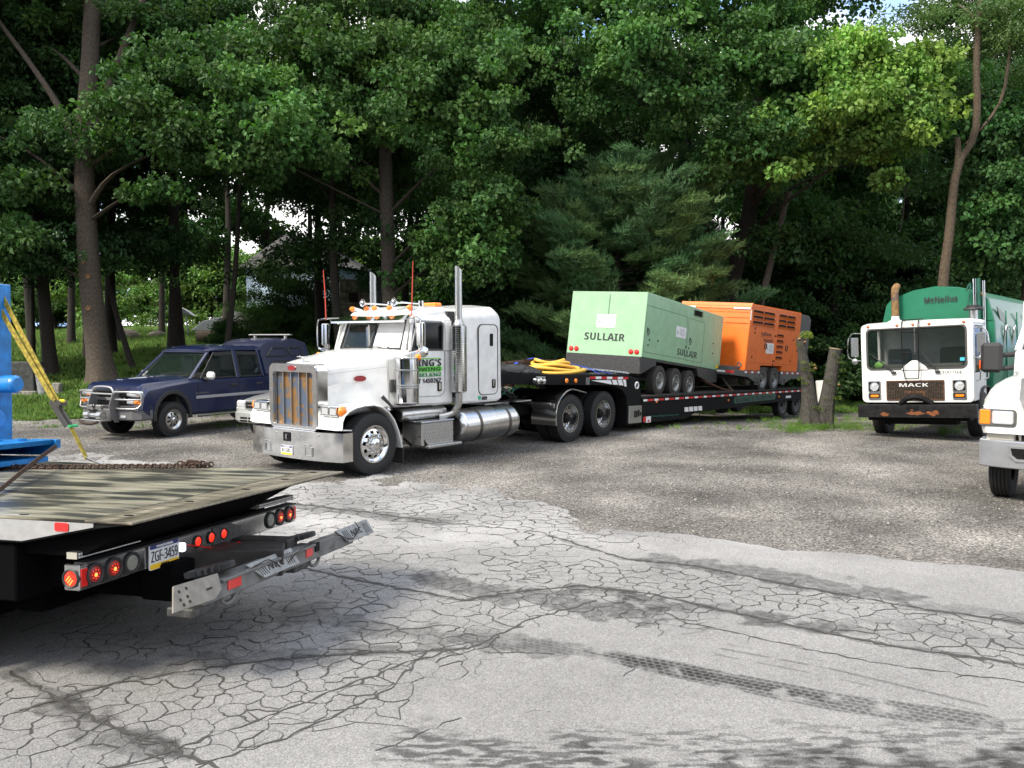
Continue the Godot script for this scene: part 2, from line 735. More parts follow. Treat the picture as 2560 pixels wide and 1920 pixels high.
func steps(cuts: Array) -> PackedFloat32Array:
	# [start, step, to, step, to ...]
	var out := PackedFloat32Array()
	var x: float = cuts[0]
	var i := 1
	out.append(x)
	while i < cuts.size():
		var s: float = cuts[i]
		var e: float = cuts[i + 1]
		var n := int(round(absf(e - x) / s))
		for k in n:
			out.append(lerpf(x, e, float(k + 1) / n))
		x = e
		i += 2
	return out

func is_lawn(x: float, z: float) -> bool:
	return z < edge_z(x) - 0.2 + 0.7 * noise.get_noise_2d(x * 9.0, z * 9.0)

const STAIN := Rect2(-13.0, -17.5, 25.0, 16.5)

func ground() -> void:
	var xs := steps([-90.0, 4.0, -22.0, 0.4, 18.0, 4.0, 90.0])
	var zs := steps([8.0, 2.0, -18.0, 0.4, -40.0, 1.5, -70.0, 4.0, -150.0])
	var lm := M("lawn", 0.075, 0.135, 0.022, 0.95, 0.0, "soil", 0.35)
	lm.detail_enabled = true
	lm.detail_albedo = ntex("turf", 0.06, 0.35, 1.0, 5)
	lm.detail_blend_mode = BaseMaterial3D.BLEND_MODE_MUL
	lm.detail_uv_layer = BaseMaterial3D.DETAIL_UV_2
	lm.uv2_triplanar = true
	lm.uv2_world_triplanar = true
	lm.uv2_scale = Vector3.ONE * 1.1
	structure(inst(grid_mesh(xs, zs, gh, is_lawn), "lawn", lm, self))
	lm.metallic_specular = 0.1
	var gm := M("gravel", 0.56, 0.525, 0.485, 0.95, 0.0, "yard", 0.06)
	gm.metallic_specular = 0.2
	gm.detail_enabled = true
	gm.detail_albedo = tex["gravel"]
	gm.detail_blend_mode = BaseMaterial3D.BLEND_MODE_MUL
	gm.detail_uv_layer = BaseMaterial3D.DETAIL_UV_2
	gm.uv2_triplanar = true
	gm.uv2_world_triplanar = true
	gm.uv2_scale = Vector3.ONE * 0.55
	var gz := steps([8.0, 2.0, -6.0, 0.4, -40.0, 1.5, -70.0])
	var gy := func(x: float, z: float) -> float:
		return gh(x, z) - 0.004
	structure(inst(grid_mesh(xs, gz, gy, func(x, z): return not is_lawn(x, z)), "ground", gm, self))
	# worn asphalt
	var am := M("asphalt", 1, 1, 1, 0.9)
	am.metallic_specular = 0.25
	am.albedo_texture = stain_picture()
	am.detail_enabled = true
	am.detail_albedo = tex["aggregate"]
	am.detail_blend_mode = BaseMaterial3D.BLEND_MODE_MUL
	am.detail_uv_layer = BaseMaterial3D.DETAIL_UV_2
	am.uv2_triplanar = true
	am.uv2_world_triplanar = true
	am.uv2_scale = Vector3.ONE * 0.9
	var ax := steps([-13.0, 0.1, 12.0])
	var az := steps([-1.0, 0.1, -17.5])
	var keep := func(x: float, z: float) -> bool:
		return asphalt_y(x, z) > -0.035
	structure(inst(grid_mesh(ax, az, asphalt_y, keep, STAIN), "asphalt", am, self))
	structure(inst(grid_mesh(steps([-40.0, 2.0, 40.0]), steps([40.0, 2.0, -1.0]), func(_x, _z): return 0.014, func(_x, _z): return true, STAIN), "pavement", am, self))
	cracks()
	# loose stones
	var sb := MB.new()
	var o := [Vector3(1, 0.1, 0), Vector3(0.2, 0, 0.9), Vector3(-0.9, 0.1, 0.2), Vector3(-0.1, 0, -0.8)]
	for i in 4:
		sb.tri(Vector3(0.1, 0.6, 0), o[(i + 1) % 4], o[i])
		sb.tri(Vector3(0, -0.4, 0), o[i], o[(i + 1) % 4])
	var tf := []
	var cl := []
	while tf.size() < 80000:
		var D := 9.0 + 17.0 * pow(rng.randf(), 0.8)
		var x := rng.randf_range(-0.66, 0.66) * D
		var z := -D
		var on := asphalt_y(x, z) > 0.0
		var dd := z - asphalt_edge(x)
		if is_lawn(x, z) or (on and rng.randf() > 0.03 + 0.55 * smoothstep(2.2, 0.0, dd)):
			continue
		var s := rng.randf_range(0.004, 0.011) * (1.0 + 1.2 * pow(rng.randf(), 8.0))
		var b := Basis.from_euler(Vector3(rng.randf() * 0.6, rng.randf() * TAU, rng.randf() * 0.6)).scaled(Vector3.ONE * s)
		tf.append(Transform3D(b, Vector3(x, maxf(gh(x, z), asphalt_y(x, z) if on else -9.0) + s * 0.2, z)))
		var g := 0.10 + 0.28 * pow(rng.randf(), 2.0)
		cl.append(Color(g, g * rng.randf_range(0.9, 1.0), g * rng.randf_range(0.78, 1.0)))
	var stm := M("stone", 1, 1, 1, 0.9)
	stm.vertex_color_use_as_albedo = true
	var st := stuff(multi(sb.mesh(10.0), tf, cl, "gravel_stones", stm, self))
	st.set_meta("label", "loose grey and tan gravel stones strewn over the yard")
	grass()

func asphalt_y(x: float, z: float) -> float:
	var d := z - asphalt_edge(x)
	var n := noise.get_noise_2d(x * 18.0, z * 18.0) * 0.5 + noise.get_noise_2d(x * 55.0 + 40.0, z * 55.0) * 0.25
	var far := smoothstep(3.2, 0.2, d) * smoothstep(1.6, 0.2, x)
	d += n * lerpf(0.35, 2.4, far)
	return clampf(d * 0.07, -0.05, 0.014) + 0.004 * noise.get_noise_2d(x * 5.0, z * 5.0) * smoothstep(0.0, 0.5, d)

func stain_picture() -> ImageTexture:
	var w := 2048
	var h := 1350
	var n := FastNoiseLite.new()
	n.seed = 5
	n.fractal_octaves = 5
	n.frequency = 0.006
	var big := n.get_image(w, h).get_data()
	n.seed = 6
	n.frequency = 0.05
	n.fractal_octaves = 4
	var mid := n.get_image(w, h).get_data()
	n.seed = 9
	n.frequency = 0.25
	var fine := n.get_image(w, h).get_data()
	var val := PackedFloat32Array()
	val.resize(w * h)
	for j in h:
		var z := STAIN.position.y + STAIN.size.y * (j + 0.5) / h
		for i in w:
			var k := j * w + i
			var b := big[k] / 255.0
			var m := mid[k] / 255.0
			val[k] = 0.325 * (0.80 + 0.24 * b + 0.16 * m) * (0.92 + 0.16 * fine[k] / 255.0) + 0.22 * smoothstep(-7.5, -10.0, z) * (b - 0.15)
	# dark wet and oily stains and tyre tracks, each where the photograph has one
	var S := [
		[[-0.7, -7.7, -0.1, -7.45, 0.4, -7.15, 1.0, -6.8], 0.3, 0.6, 0], [[1.0, -7.2, 1.4, -7.0], 0.2, 0.5, 0],
		[[1.6, -8.35, 2.3, -8.0, 3.3, -7.2], 0.3, 0.55, 0], [[2.0, -6.7, 2.4, -6.45], 0.18, 0.5, 0], [[0.6, -7.5, 1.25, -7.15], 0.16, 0.35, 0],
		[[3.4, -7.0, 4.4, -6.6], 0.2, 0.35, 0],
		[[-1.78, -6.84, -1.1, -6.45, -0.37, -6.2, 0.15, -6.1], 0.26, 0.42, 0], [[-0.37, -6.2, 0.52, -5.99, 1.23, -5.55], 0.13, 0.4, 1],
		[[0.9, -5.75, 1.4, -5.46, 2.0, -5.12, 2.75, -4.85], 0.15, 0.62, 1], [[0.55, -5.99, 1.23, -5.56, 2.0, -5.14], 0.06, 0.55, 1],
		[[1.53, -6.01, 2.19, -5.63, 2.91, -5.06], 0.022, 0.4, 2], [[1.45, -5.9, 2.1, -5.52, 2.8, -5.0], 0.016, 0.35, 2], [[1.6, -6.1, 2.3, -5.7], 0.016, 0.3, 2],
		[[-0.46, -4.55, 0.11, -4.36, 0.97, -4.22, 1.73, -4.22, 2.9, -4.28], 0.24, 0.66, 3], [[0.3, -4.62, 1.3, -4.58, 2.9, -4.66], 0.18, 0.45, 4], [[1.4, -4.3, 2.2, -4.35, 3.0, -4.4], 0.22, 0.5, 0],
		[[-2.2, -8.25, -1.31, -7.66, -0.42, -7.14, 0.06, -7.4, 0.61, -7.57, 1.2, -7.33, 1.74, -6.87, 2.17, -6.53, 2.72, -6.1, 3.54, -5.71, 5.0, -5.2], 0.05, 0.5, 0],
		[[0.44, -9.49, 1.15, -8.49, 1.81, -8.23, 2.52, -7.61, 3.44, -6.89, 4.4, -6.4], 0.05, 0.45, 0], [[-2.99, -4.99, -2.6, -5.4, -1.94, -5.71, -1.34, -5.88, -0.32, -6.01], 0.045, 0.5, 0], [[-3.4, -5.6, -2.48, -4.87, -1.72, -4.43], 0.06, 0.5, 0],
		[[1.74, -6.87, 2.3, -6.55, 2.9, -6.3], 0.16, 0.3, 0], [[2.9, -6.6, 3.8, -6.1], 0.15, 0.25, 0],
		[[-1.95, -4.51, -2.45, -4.81, -2.86, -5.06], 0.14, 0.5, 0], [[-2.7, -5.6, -1.9, -5.75, -1.3, -5.85], 0.2, 0.4, 0], [[-1.2, -6.0, -0.85, -6.05], 0.1, 0.5, 0],
		[[-3.3, -11.4, -1.9, -10.7, -0.9, -10.15], 0.2, 0.5, 0], [[-1.6, -8.4, -0.7, -7.9], 0.3, 0.22, 0],
	]
	var nz := FastNoiseLite.new()
	nz.seed = 21
	nz.fractal_octaves = 4
	nz.frequency = 2.2
	for s in S:
		var l := pv(s[0])
		var wd: float = s[1]
		var bb := Rect2(l[0], Vector2.ZERO)
		for p in l:
			bb = bb.expand(p)
		bb = bb.grow(wd * 2.2)
		var i0 := maxi(0, int((bb.position.x - STAIN.position.x) / STAIN.size.x * w))
		var i1 := mini(w, int((bb.end.x - STAIN.position.x) / STAIN.size.x * w) + 1)
		var j0 := maxi(0, int((bb.position.y - STAIN.position.y) / STAIN.size.y * h))
		var j1 := mini(h, int((bb.end.y - STAIN.position.y) / STAIN.size.y * h) + 1)
		for j in range(j0, j1):
			for i in range(i0, i1):
				var p := Vector2(STAIN.position.x + STAIN.size.x * (i + 0.5) / w, STAIN.position.y + STAIN.size.y * (j + 0.5) / h)
				var d := pl_dist(p, l)
				if d > wd * 2.0:
					continue
				var q := nz.get_noise_2d(p.x, p.y)
				var a := 0.0
				if s[3] == 0:
					a = smoothstep(wd, wd * 0.55, d - q * wd * 1.3) * (0.75 + 0.5 * nz.get_noise_2d(p.x * 4.0, p.y * 4.0))
				elif s[3] == 1:
					var t := p.rotated(-0.5)
					var cell := Vector2(fr(t.x / 0.055 + 0.5 * floorf(t.y / 0.05)), fr(t.y / 0.05))
					var on := smoothstep(0.5, 0.36, cell.distance_to(Vector2(0.5, 0.5)))
					a = smoothstep(wd, wd * 0.85, d) * (0.35 + 0.65 * on) * smoothstep(-0.3, 0.15, nz.get_noise_2d(p.x * 1.2, p.y * 1.2) + 0.16)
				elif s[3] == 2:
					a = smoothstep(wd, wd * 0.5, d) * smoothstep(-0.2, 0.2, q)
				else:
					var qq := nz.get_noise_2d(p.x * 2.0, p.y * 7.0)
					a = smoothstep(wd * 1.5, wd * 0.3, d - q * wd) * smoothstep(-0.25 if s[3] == 3 else 0.0, 0.15, qq)
				val[j * w + i] *= 1.0 - s[2] * clampf(a, 0.0, 1.0)
	var by := PackedByteArray()
	by.resize(w * h * 3)
	for k in w * h:
		var c := pow(clampf(val[k], 0.0, 1.0), 1.0 / 2.2) * 255.0
		by[k * 3] = int(c)
		by[k * 3 + 1] = int(c * 0.992)
		by[k * 3 + 2] = int(c * 0.985)
	return ImageTexture.create_from_image(Image.create_from_data(w, h, false, Image.FORMAT_RGB8, by))

func strip(mb: MB, a: Vector2, b: Vector2, wa: float, wb: float) -> void:
	var d := (b - a).normalized()
	var n := Vector2(-d.y, d.x)
	var P := func(p: Vector2) -> Vector3: return Vector3(p.x, asphalt_y(p.x, p.y) + 0.0035, p.y)
	mb.quad(P.call(a + n * wa), P.call(b + n * wb), P.call(b - n * wb), P.call(a - n * wa))

func cracks() -> void:
	var mainl := [
		[[-2.2, -8.25, -1.31, -7.66, -0.42, -7.14, 0.06, -7.4, 0.61, -7.57, 1.2, -7.33, 1.74, -6.87, 2.17, -6.53, 2.72, -6.1, 3.54, -5.71, 5.0, -5.2], 0.011],
		[[-3.6, -11.7, -3.29, -11.51, -1.83, -10.75, -0.94, -10.21], 0.014], [[0.44, -9.49, 1.15, -8.49, 1.81, -8.23, 2.52, -7.61, 3.44, -6.89, 4.4, -6.4], 0.010],
		[[-2.99, -4.99, -2.6, -5.4, -1.94, -5.71, -1.34, -5.88, -0.32, -6.01, 0.16, -6.66, 0.73, -7.14], 0.007], [[-2.4, -4.1, -1.94, -4.43, -1.5, -4.87, -1.05, -5.4, -0.67, -5.79, -0.33, -6.06], 0.007],
		[[-1.68, -4.34, -1.27, -4.64, -0.77, -5.33, -0.62, -5.97], 0.005], [[-3.4, -5.6, -3.17, -5.4, -2.48, -4.87, -1.72, -4.43, -1.1, -4.0], 0.008], [[-0.75, -4.5, -0.3, -4.9], 0.004],
		[[-0.2, -5.95, 0.3, -5.9], 0.006], [[-0.94, -10.21, 0.3, -9.7, 0.44, -9.49], 0.006], [[1.35, -6.6, 2.5, -5.75, 3.6, -5.3], 0.005],
	]
	var zones := [
		[[-5.5, -13.0, -3.0, -11.6, -1.0, -11.2, 0.6, -10.2], 1.3, 1.0], [[-1.6, -8.0, -0.4, -7.3, 0.6, -7.6], 0.7, 0.8], [[0.3, -9.2, 0.2, -8.3], 0.35, 0.7],
		[[0.2, -8.1, 1.2, -7.8, 2.2, -7.2, 3.2, -6.4, 4.6, -5.7], 0.6, 1.0], [[-3.3, -4.8, -2.4, -5.0, -1.2, -5.35], 0.7, 1.0], [[-3.0, -6.1, -1.2, -6.25, -0.4, -6.15], 0.45, 0.9],
		[[-2.0, -4.4, -1.0, -5.2, -0.5, -5.9], 0.28, 0.9], [[-1.9, -7.2, -0.3, -6.8, 0.6, -7.0, 1.4, -6.9], 0.42, 0.85], [[-3.0, -8.3, -1.2, -8.6, 0.0, -8.4], 0.5, 0.75], [[-3.2, -9.6, -1.6, -9.4], 0.8, 0.7], [[-3.5, -7.0, -2.5, -6.6], 0.9, 0.7],
	]
	var mask := func(p: Vector2) -> float:
		var m := 0.0
		for zz in zones:
			var r: float = zz[1]
			m = maxf(m, zz[2] * smoothstep(r * 1.25, r * 0.6, pl_dist(p, zz[0]) + 0.35 * noise.get_noise_2d(p.x * 30.0, p.y * 30.0)))
		return m
	for zz in zones:
		zz[0] = pv(zz[0])
	var pts := PackedVector2Array()
	var z := -13.4
	while z < -3.6:
		var x := -6.5
		while x < 6.0:
			var p := Vector2(x + rng.randf_range(-0.085, 0.085), z + rng.randf_range(-0.08, 0.08))
			if absf(p.x) < -p.y * 0.68 + 0.4:
				var m: float = mask.call(p)
				if rng.randf() < 0.06 + 0.8 * m:
					pts.append(p)
			x += 0.155 if z > -9.0 else 0.19
		z += 0.135 if z > -9.0 else 0.17
	var tri := Geometry2D.triangulate_delaunay(pts)
	var cen := PackedVector2Array()
	var edges := {}
	for t in range(0, tri.size(), 3):
		var a := pts[tri[t]]; var b := pts[tri[t + 1]]; var c := pts[tri[t + 2]]
		var d := 2.0 * (a.x * (b.y - c.y) + b.x * (c.y - a.y) + c.x * (a.y - b.y))
		var o := (a + b + c) / 3.0
		if absf(d) > 1e-6:
			o = Vector2((a.length_squared() * (b.y - c.y) + b.length_squared() * (c.y - a.y) + c.length_squared() * (a.y - b.y)) / d, (a.length_squared() * (c.x - b.x) + b.length_squared() * (a.x - c.x) + c.length_squared() * (b.x - a.x)) / d)
			if o.distance_to((a + b + c) / 3.0) > 0.3:
				o = (a + b + c) / 3.0
		cen.append(o)
		for e in 3:
			var i := tri[t + e]
			var j := tri[t + (e + 1) % 3]
			var key := Vector2i(mini(i, j), maxi(i, j))
			if edges.has(key):
				edges[key].append(t / 3)
			else:
				edges[key] = [t / 3]
	var mb := MB.new()
	for key in edges:
		var e: Array = edges[key]
		if e.size() < 2:
			continue
		var a := cen[e[0]]
		var b := cen[e[1]]
		var m: float = mask.call((a + b) / 2.0)
		if a.distance_to(b) > 0.7 or rng.randf() > 0.05 + 1.15 * m or asphalt_y(a.x, a.y) < 0.002:
			continue
		var w := (0.0008 + 0.0040 * pow(rng.randf(), 2.2)) * (1.0 + 0.6 * m)
		if a.y < -9.0:
			w *= 1.25
		var pm := (a + b) / 2.0 + Vector2(rng.randf_range(-1, 1), rng.randf_range(-1, 1)) * 0.2 * a.distance_to(b)
		var p1 := a.lerp(pm, 0.5) + Vector2(rng.randf_range(-1, 1), rng.randf_range(-1, 1)) * 0.1 * a.distance_to(b)
		var p2 := pm.lerp(b, 0.5) + Vector2(rng.randf_range(-1, 1), rng.randf_range(-1, 1)) * 0.1 * a.distance_to(b)
		var w2 := w * rng.randf_range(0.2, 1.7)
		strip(mb, a, p1, w, w2); strip(mb, p1, pm, w2, w); strip(mb, pm, p2, w, w2); strip(mb, p2, b, w2, w)
	for l in mainl:
		var pl := pv(l[0])
		var w: float = l[1]
		for i in pl.size() - 1:
			var n := maxi(2, int(pl[i].distance_to(pl[i + 1]) / 0.06))
			var last := pl[i]
			var lw := w
			for k in n:
				var p := pl[i].lerp(pl[i + 1], float(k + 1) / n)
				if k < n - 1:
					p += Vector2(rng.randf_range(-1, 1), rng.randf_range(-1, 1)) * 0.022
				var nw := w * 1.25 * rng.randf_range(0.2, 1.7)
				strip(mb, last, p, lw, nw)
				if rng.randf() < 0.25:
					var q := p + Vector2(rng.randf_range(-1, 1), rng.randf_range(-1, 1)) * 0.16
					strip(mb, p, q, nw * 0.5, 0.001)
				last = p
				lw = nw
	structure(put(mb, "asphalt_cracks", M("crack", 0.045, 0.043, 0.04, 0.95), self, 5.0))

func grass() -> void:
	var mb := MB.new()
	for i in 16:
		var a := rng.randf() * TAU
		var p := Vector3(cos(a), 0, sin(a)) * rng.randf() * 0.13
		var h := rng.randf_range(0.05, 0.13)
		var ln := Vector3(cos(a + 1.0), 0, sin(a + 1.0)) * rng.randf_range(0.01, 0.08)
		var s := Vector3(-sin(a * 3.0), 0, cos(a * 3.0)) * 0.007
		mb.tri(p - s, p + ln + Vector3(0, h, 0), p + s)
	var m := mb.mesh(1.0)
	var tf := []
	var cl := []
	var tries := 0
	while tf.size() < 34000 and tries < 200000:
		tries += 1
		var D := 21.0 + 64.0 * pow(rng.randf(), 2.2)
		var x := rng.randf_range(-0.68, 0.68) * D
		var z := -D
		if not is_lawn(x, z) and rng.randf() > 0.02:
			continue
		var s := rng.randf_range(0.7, 1.4) * (1.0 + (D - 21.0) * 0.04)
		tf.append(Transform3D(Basis(Vector3.UP, rng.randf() * TAU).scaled(Vector3(s, s * rng.randf_range(0.6, 1.1), s)), Vector3(x, gh(x, z) - 0.01, z)))
		var g := rng.randf_range(0.75, 1.25)
		cl.append(Color(0.10 * g * rng.randf_range(0.8, 1.3), 0.19 * g, 0.028 * g))
	var gm := M("grass", 1, 1, 1, 0.8)
	gm.vertex_color_use_as_albedo = true
	gm.backlight_enabled = true
	gm.backlight = Color(0.4, 0.4, 0.2)
	var o := stuff(multi(m, tf, cl, "grass", gm, self))
	o.set_meta("label", "short green grass covering the lawn behind the yard")
	o.set_meta("category", "grass")

# ---------------------------------------------------------------- trees
var leafm := {}
const ORD := ["first", "second", "third", "fourth", "fifth", "sixth", "seventh", "eighth", "ninth", "tenth", "eleventh", "twelfth", "thirteenth", "fourteenth", "fifteenth", "sixteenth", "seventeenth", "eighteenth", "nineteenth", "twentieth", "twenty first", "twenty second", "twenty third", "twenty fourth", "twenty fifth", "twenty sixth"]

func leaf_clump(key: String, count: int, rad: float, flat: float, size: float, droop := 0.5, slim := 0.62) -> ArrayMesh:
	if leafm.has(key):
		return leafm[key]
	var r := RandomNumberGenerator.new()
	r.seed = hash(key)
	var v := PackedVector3Array()
	var nn := PackedVector3Array()
	for i in count:
		var d := Vector3(r.randfn(), r.randfn(), r.randfn()).normalized() * pow(r.randf(), 0.45)
		var p := Vector3(d.x * rad, d.y * rad * flat, d.z * rad)
		var n := (Vector3(r.randfn(), r.randfn(), r.randfn()).normalized() + Vector3(0, 0.55, 0) + d * 0.35).normalized()
		var t := (d + Vector3(0, -droop, 0) + Vector3(r.randfn(), r.randfn() * 0.4, r.randfn()) * 0.6)
		t = (t - n * t.dot(n)).normalized()
		var s := n.cross(t)
		var L := size * r.randf_range(0.7, 1.25)
		var W := L * slim * 0.5
		var up := n * L * 0.10
		var q := [p, p + t * L * 0.3 + s * W * 0.9 + up, p + t * L * 0.65 + s * W * 0.8 + up, p + t * L - up, p + t * L * 0.65 - s * W * 0.8 + up, p + t * L * 0.3 - s * W * 0.9 + up]
		for k in [[0, 1, 2], [0, 2, 3], [0, 3, 4], [0, 4, 5]]:
			var nq: Vector3 = (q[k[2]] - q[k[0]]).cross(q[k[1]] - q[k[0]]).normalized()
			for e in k:
				v.append(q[e])
				nn.append(nq)
	var arr := []
	arr.resize(Mesh.ARRAY_MAX)
	arr[Mesh.ARRAY_VERTEX] = v
	arr[Mesh.ARRAY_NORMAL] = nn
	var m := ArrayMesh.new()
	m.add_surface_from_arrays(Mesh.PRIMITIVE_TRIANGLES, arr)
	leafm[key] = m
	return m

func pine_spray() -> ArrayMesh:
	if leafm.has("pine"):
		return leafm["pine"]
	var r := RandomNumberGenerator.new()
	r.seed = 44
	var mb := MB.new()
	for tw in 5:
		var a := (tw - 2) * 0.42 + r.randf_range(-0.1, 0.1)
		var d := Vector3(sin(a), r.randf_range(0.0, 0.22), cos(a))
		var L := 0.52 * cos(a * 0.8)
		for i in 18:
			var p := d * L * (0.2 + 0.8 * i / 18.0)
			var nd := (d * 0.8 + Vector3(r.randfn(), r.randfn() * 0.7 + 0.1, r.randfn()) * 0.62).normalized()
			var s := nd.cross(Vector3(r.randfn(), r.randfn(), r.randfn())).normalized() * 0.014
			mb.tri(p - s, p + nd * r.randf_range(0.11, 0.19), p + s)
	leafm["pine"] = mb.mesh(1.0)
	return leafm["pine"]

func bark(key: String, r: float, g: float, b: float) -> StandardMaterial3D:
	if mats.has(key):
		return mats[key]
	var m := M(key, r, g, b, 0.95)
	m.albedo_texture = ntex("bark", 0.035, 0.28, 1.0, 5)
	m.uv1_triplanar = true
	m.uv1_scale = Vector3(2.6, 0.4, 2.6)
	m.heightmap_enabled = true
	m.heightmap_texture = tex["bark"]
	m.heightmap_scale = 3.0
	return m

func leaf_mat() -> StandardMaterial3D:
	if mats.has("leaf"):
		return mats["leaf"]
	var m := M("leaf", 1, 1, 1, 0.5)
	m.metallic_specular = 0.3
	m.vertex_color_use_as_albedo = true
	m.backlight_enabled = true
	m.backlight = Color(0.72, 0.82, 0.4)
	return m

func trunk_mesh(pts: Array, r0: float, r1: float, n := 12, flare := 0.0) -> MB:
	var mb := MB.new()
	var cur := Curve3D.new()
	for i in pts.size():
		var a: Vector3 = pts[maxi(i - 1, 0)]
		var b: Vector3 = pts[mini(i + 1, pts.size() - 1)]
		var h := (b - a) * 0.17
		cur.add_point(pts[i], -h, h)
	var L := cur.get_baked_length()
	var k := maxi(6, int(L / 0.5))
	var rings := []
	for i in k + 1:
		var f := float(i) / k
		f = f * f * 0.4 + f * 0.6
		var c := cur.sample_baked(f * L)
		var rr0 := lerpf(r0, r1, pow(f, 0.8))
		var ring := PackedVector3Array()
		for j in n:
			var a := TAU * j / n
			var lob := 1.0 + flare * exp(-f * L / 0.55) * (1.0 + 0.6 * sin(a * 4.0 + r0 * 20.0) + 0.3 * sin(a * 7.0))
			lob += 0.07 * noise.get_noise_3d(cos(a) * 30.0, f * L * 9.0 + r0 * 100.0, sin(a) * 30.0)
			ring.append(c + Vector3(cos(a), 0, sin(a)) * rr0 * lob)
		rings.append(ring)
	mb.loft(rings, true, false, true)
	return mb

func tree(called: String, label: String, group: String, x: float, z: float, o: Dictionary) -> Node3D:
	var base := Vector3(x, gh(x, z) - 0.12, z)
	var t := thing(called, label, o.get("cat", "tree"), group, Transform3D(Basis(), base))
	var bm: Material = o.get("bark", bark("bark_brown", 0.13, 0.10, 0.075))
	var r: float = o.get("r", 0.2)
	var tp: Array = o.get("trunk", [Vector3.ZERO, Vector3(0, 6, 0)])
	if r > 0:
		put(trunk_mesh(tp, r, o.get("r1", r * 0.4), 14 if r > 0.3 else 10, o.get("flare", 0.25)), "trunk", bm, t, 60.0)
	for l in o.get("limbs", []):
		put(trunk_mesh(l[0], l[1], l[2], 8), "limb", bm, t, 60.0)
	var tint: Color = o.get("tint", Color(0.055, 0.105, 0.022))
	var cm: Mesh = leaf_clump(o.get("leaf", "broad"), 60, 0.5, 0.6, 0.18)
	var tf := []
	var cl := []
	for b in o.get("crown", []):
		var c: Vector3 = b[0] - base if o.get("world", true) else b[0]
		var rad: Vector3 = b[1]
		if r > 0 and b.size() < 4 and rad.x > 0.9 and rng.randf() < 0.75:
			# a limb that carries this part of the crown
			var at: Vector3 = tp[0]
			for i in tp.size() - 1:
				for s in 8:
					var p: Vector3 = tp[i].lerp(tp[i + 1], s / 8.0)
					if p.y < c.y - 0.4 * Vector2(c.x - p.x, c.z - p.z).length() and p.y > at.y:
						at = p
			if at.y > 1.5 and at.distance_to(c) < 9.0:
				var md := at.lerp(c, 0.5) + Vector3(rng.randf_range(-0.3, 0.3), rng.randf_range(0.1, 0.6), rng.randf_range(-0.3, 0.3))
				put(trunk_mesh([at, md, c], clampf(r * 0.36, 0.05, 0.14), 0.025, 7), "limb", bm, t, 60.0)
		var bt := 1.0 + 0.18 * rng.randfn()
		# sprays of leaves round the ends of the twigs, flat and a little drooping
		var n: int = b[2]
		var ns := maxi(3, n / 9)
		for k in ns:
			var d := Vector3(rng.randfn(), rng.randfn() * 0.9, rng.randfn()).normalized() * pow(rng.randf(), 0.36)
			var sc := c + d * rad * 1.06
			if noise.get_noise_3d((sc.x + base.x) * 9.0, sc.y * 9.0, (sc.z + base.z) * 9.0) < o.get("gap", -0.26):
				continue
			var st := bt * (1.0 + 0.14 * rng.randfn())
			var wd: float = rng.randf_range(0.45, 0.85) * minf(1.0, rad.x * 0.6) * o.get("scale", 1.0)
			var lean := Vector3(d.x, 0, d.z) * -0.35
			for i in int(float(n) / ns + rng.randf()):
				var e := Vector3(rng.randfn() * wd, rng.randfn() * wd * 0.3, rng.randfn() * wd)
				e.y += lean.x * e.x + lean.z * e.z
				var s: float = o.get("scale", 1.0) * rng.randf_range(0.6, 1.2)
				tf.append(Transform3D(Basis.from_euler(Vector3(rng.randf_range(-0.4, 0.4), rng.randf() * TAU, rng.randf_range(-0.4, 0.4))).scaled(Vector3.ONE * s), sc + e))
				var g := clampf(st * (1.0 + 0.12 * rng.randfn()), 0.5, 1.7)
				cl.append(Color(tint.r * g * rng.randf_range(0.85, 1.15), tint.g * g, tint.b * g * rng.randf_range(0.8, 1.2)))
	if tf.size():
		stuff(multi(cm, tf, cl, "crown", leaf_mat(), t))
	return t

func W(X: float, Y: float, D: float) -> Vector3:
	# a far point given in the photograph's view angles; used once to lay the wood out at real distances
	var b := (829.7 - Y) / 1820.0
	var q := (728.0 - Y) / 1820.0
	return Vector3((X - 1106.0) / 1820.0 * D, 2.28 + q * D * (1.0 + 0.0 * b), -D)

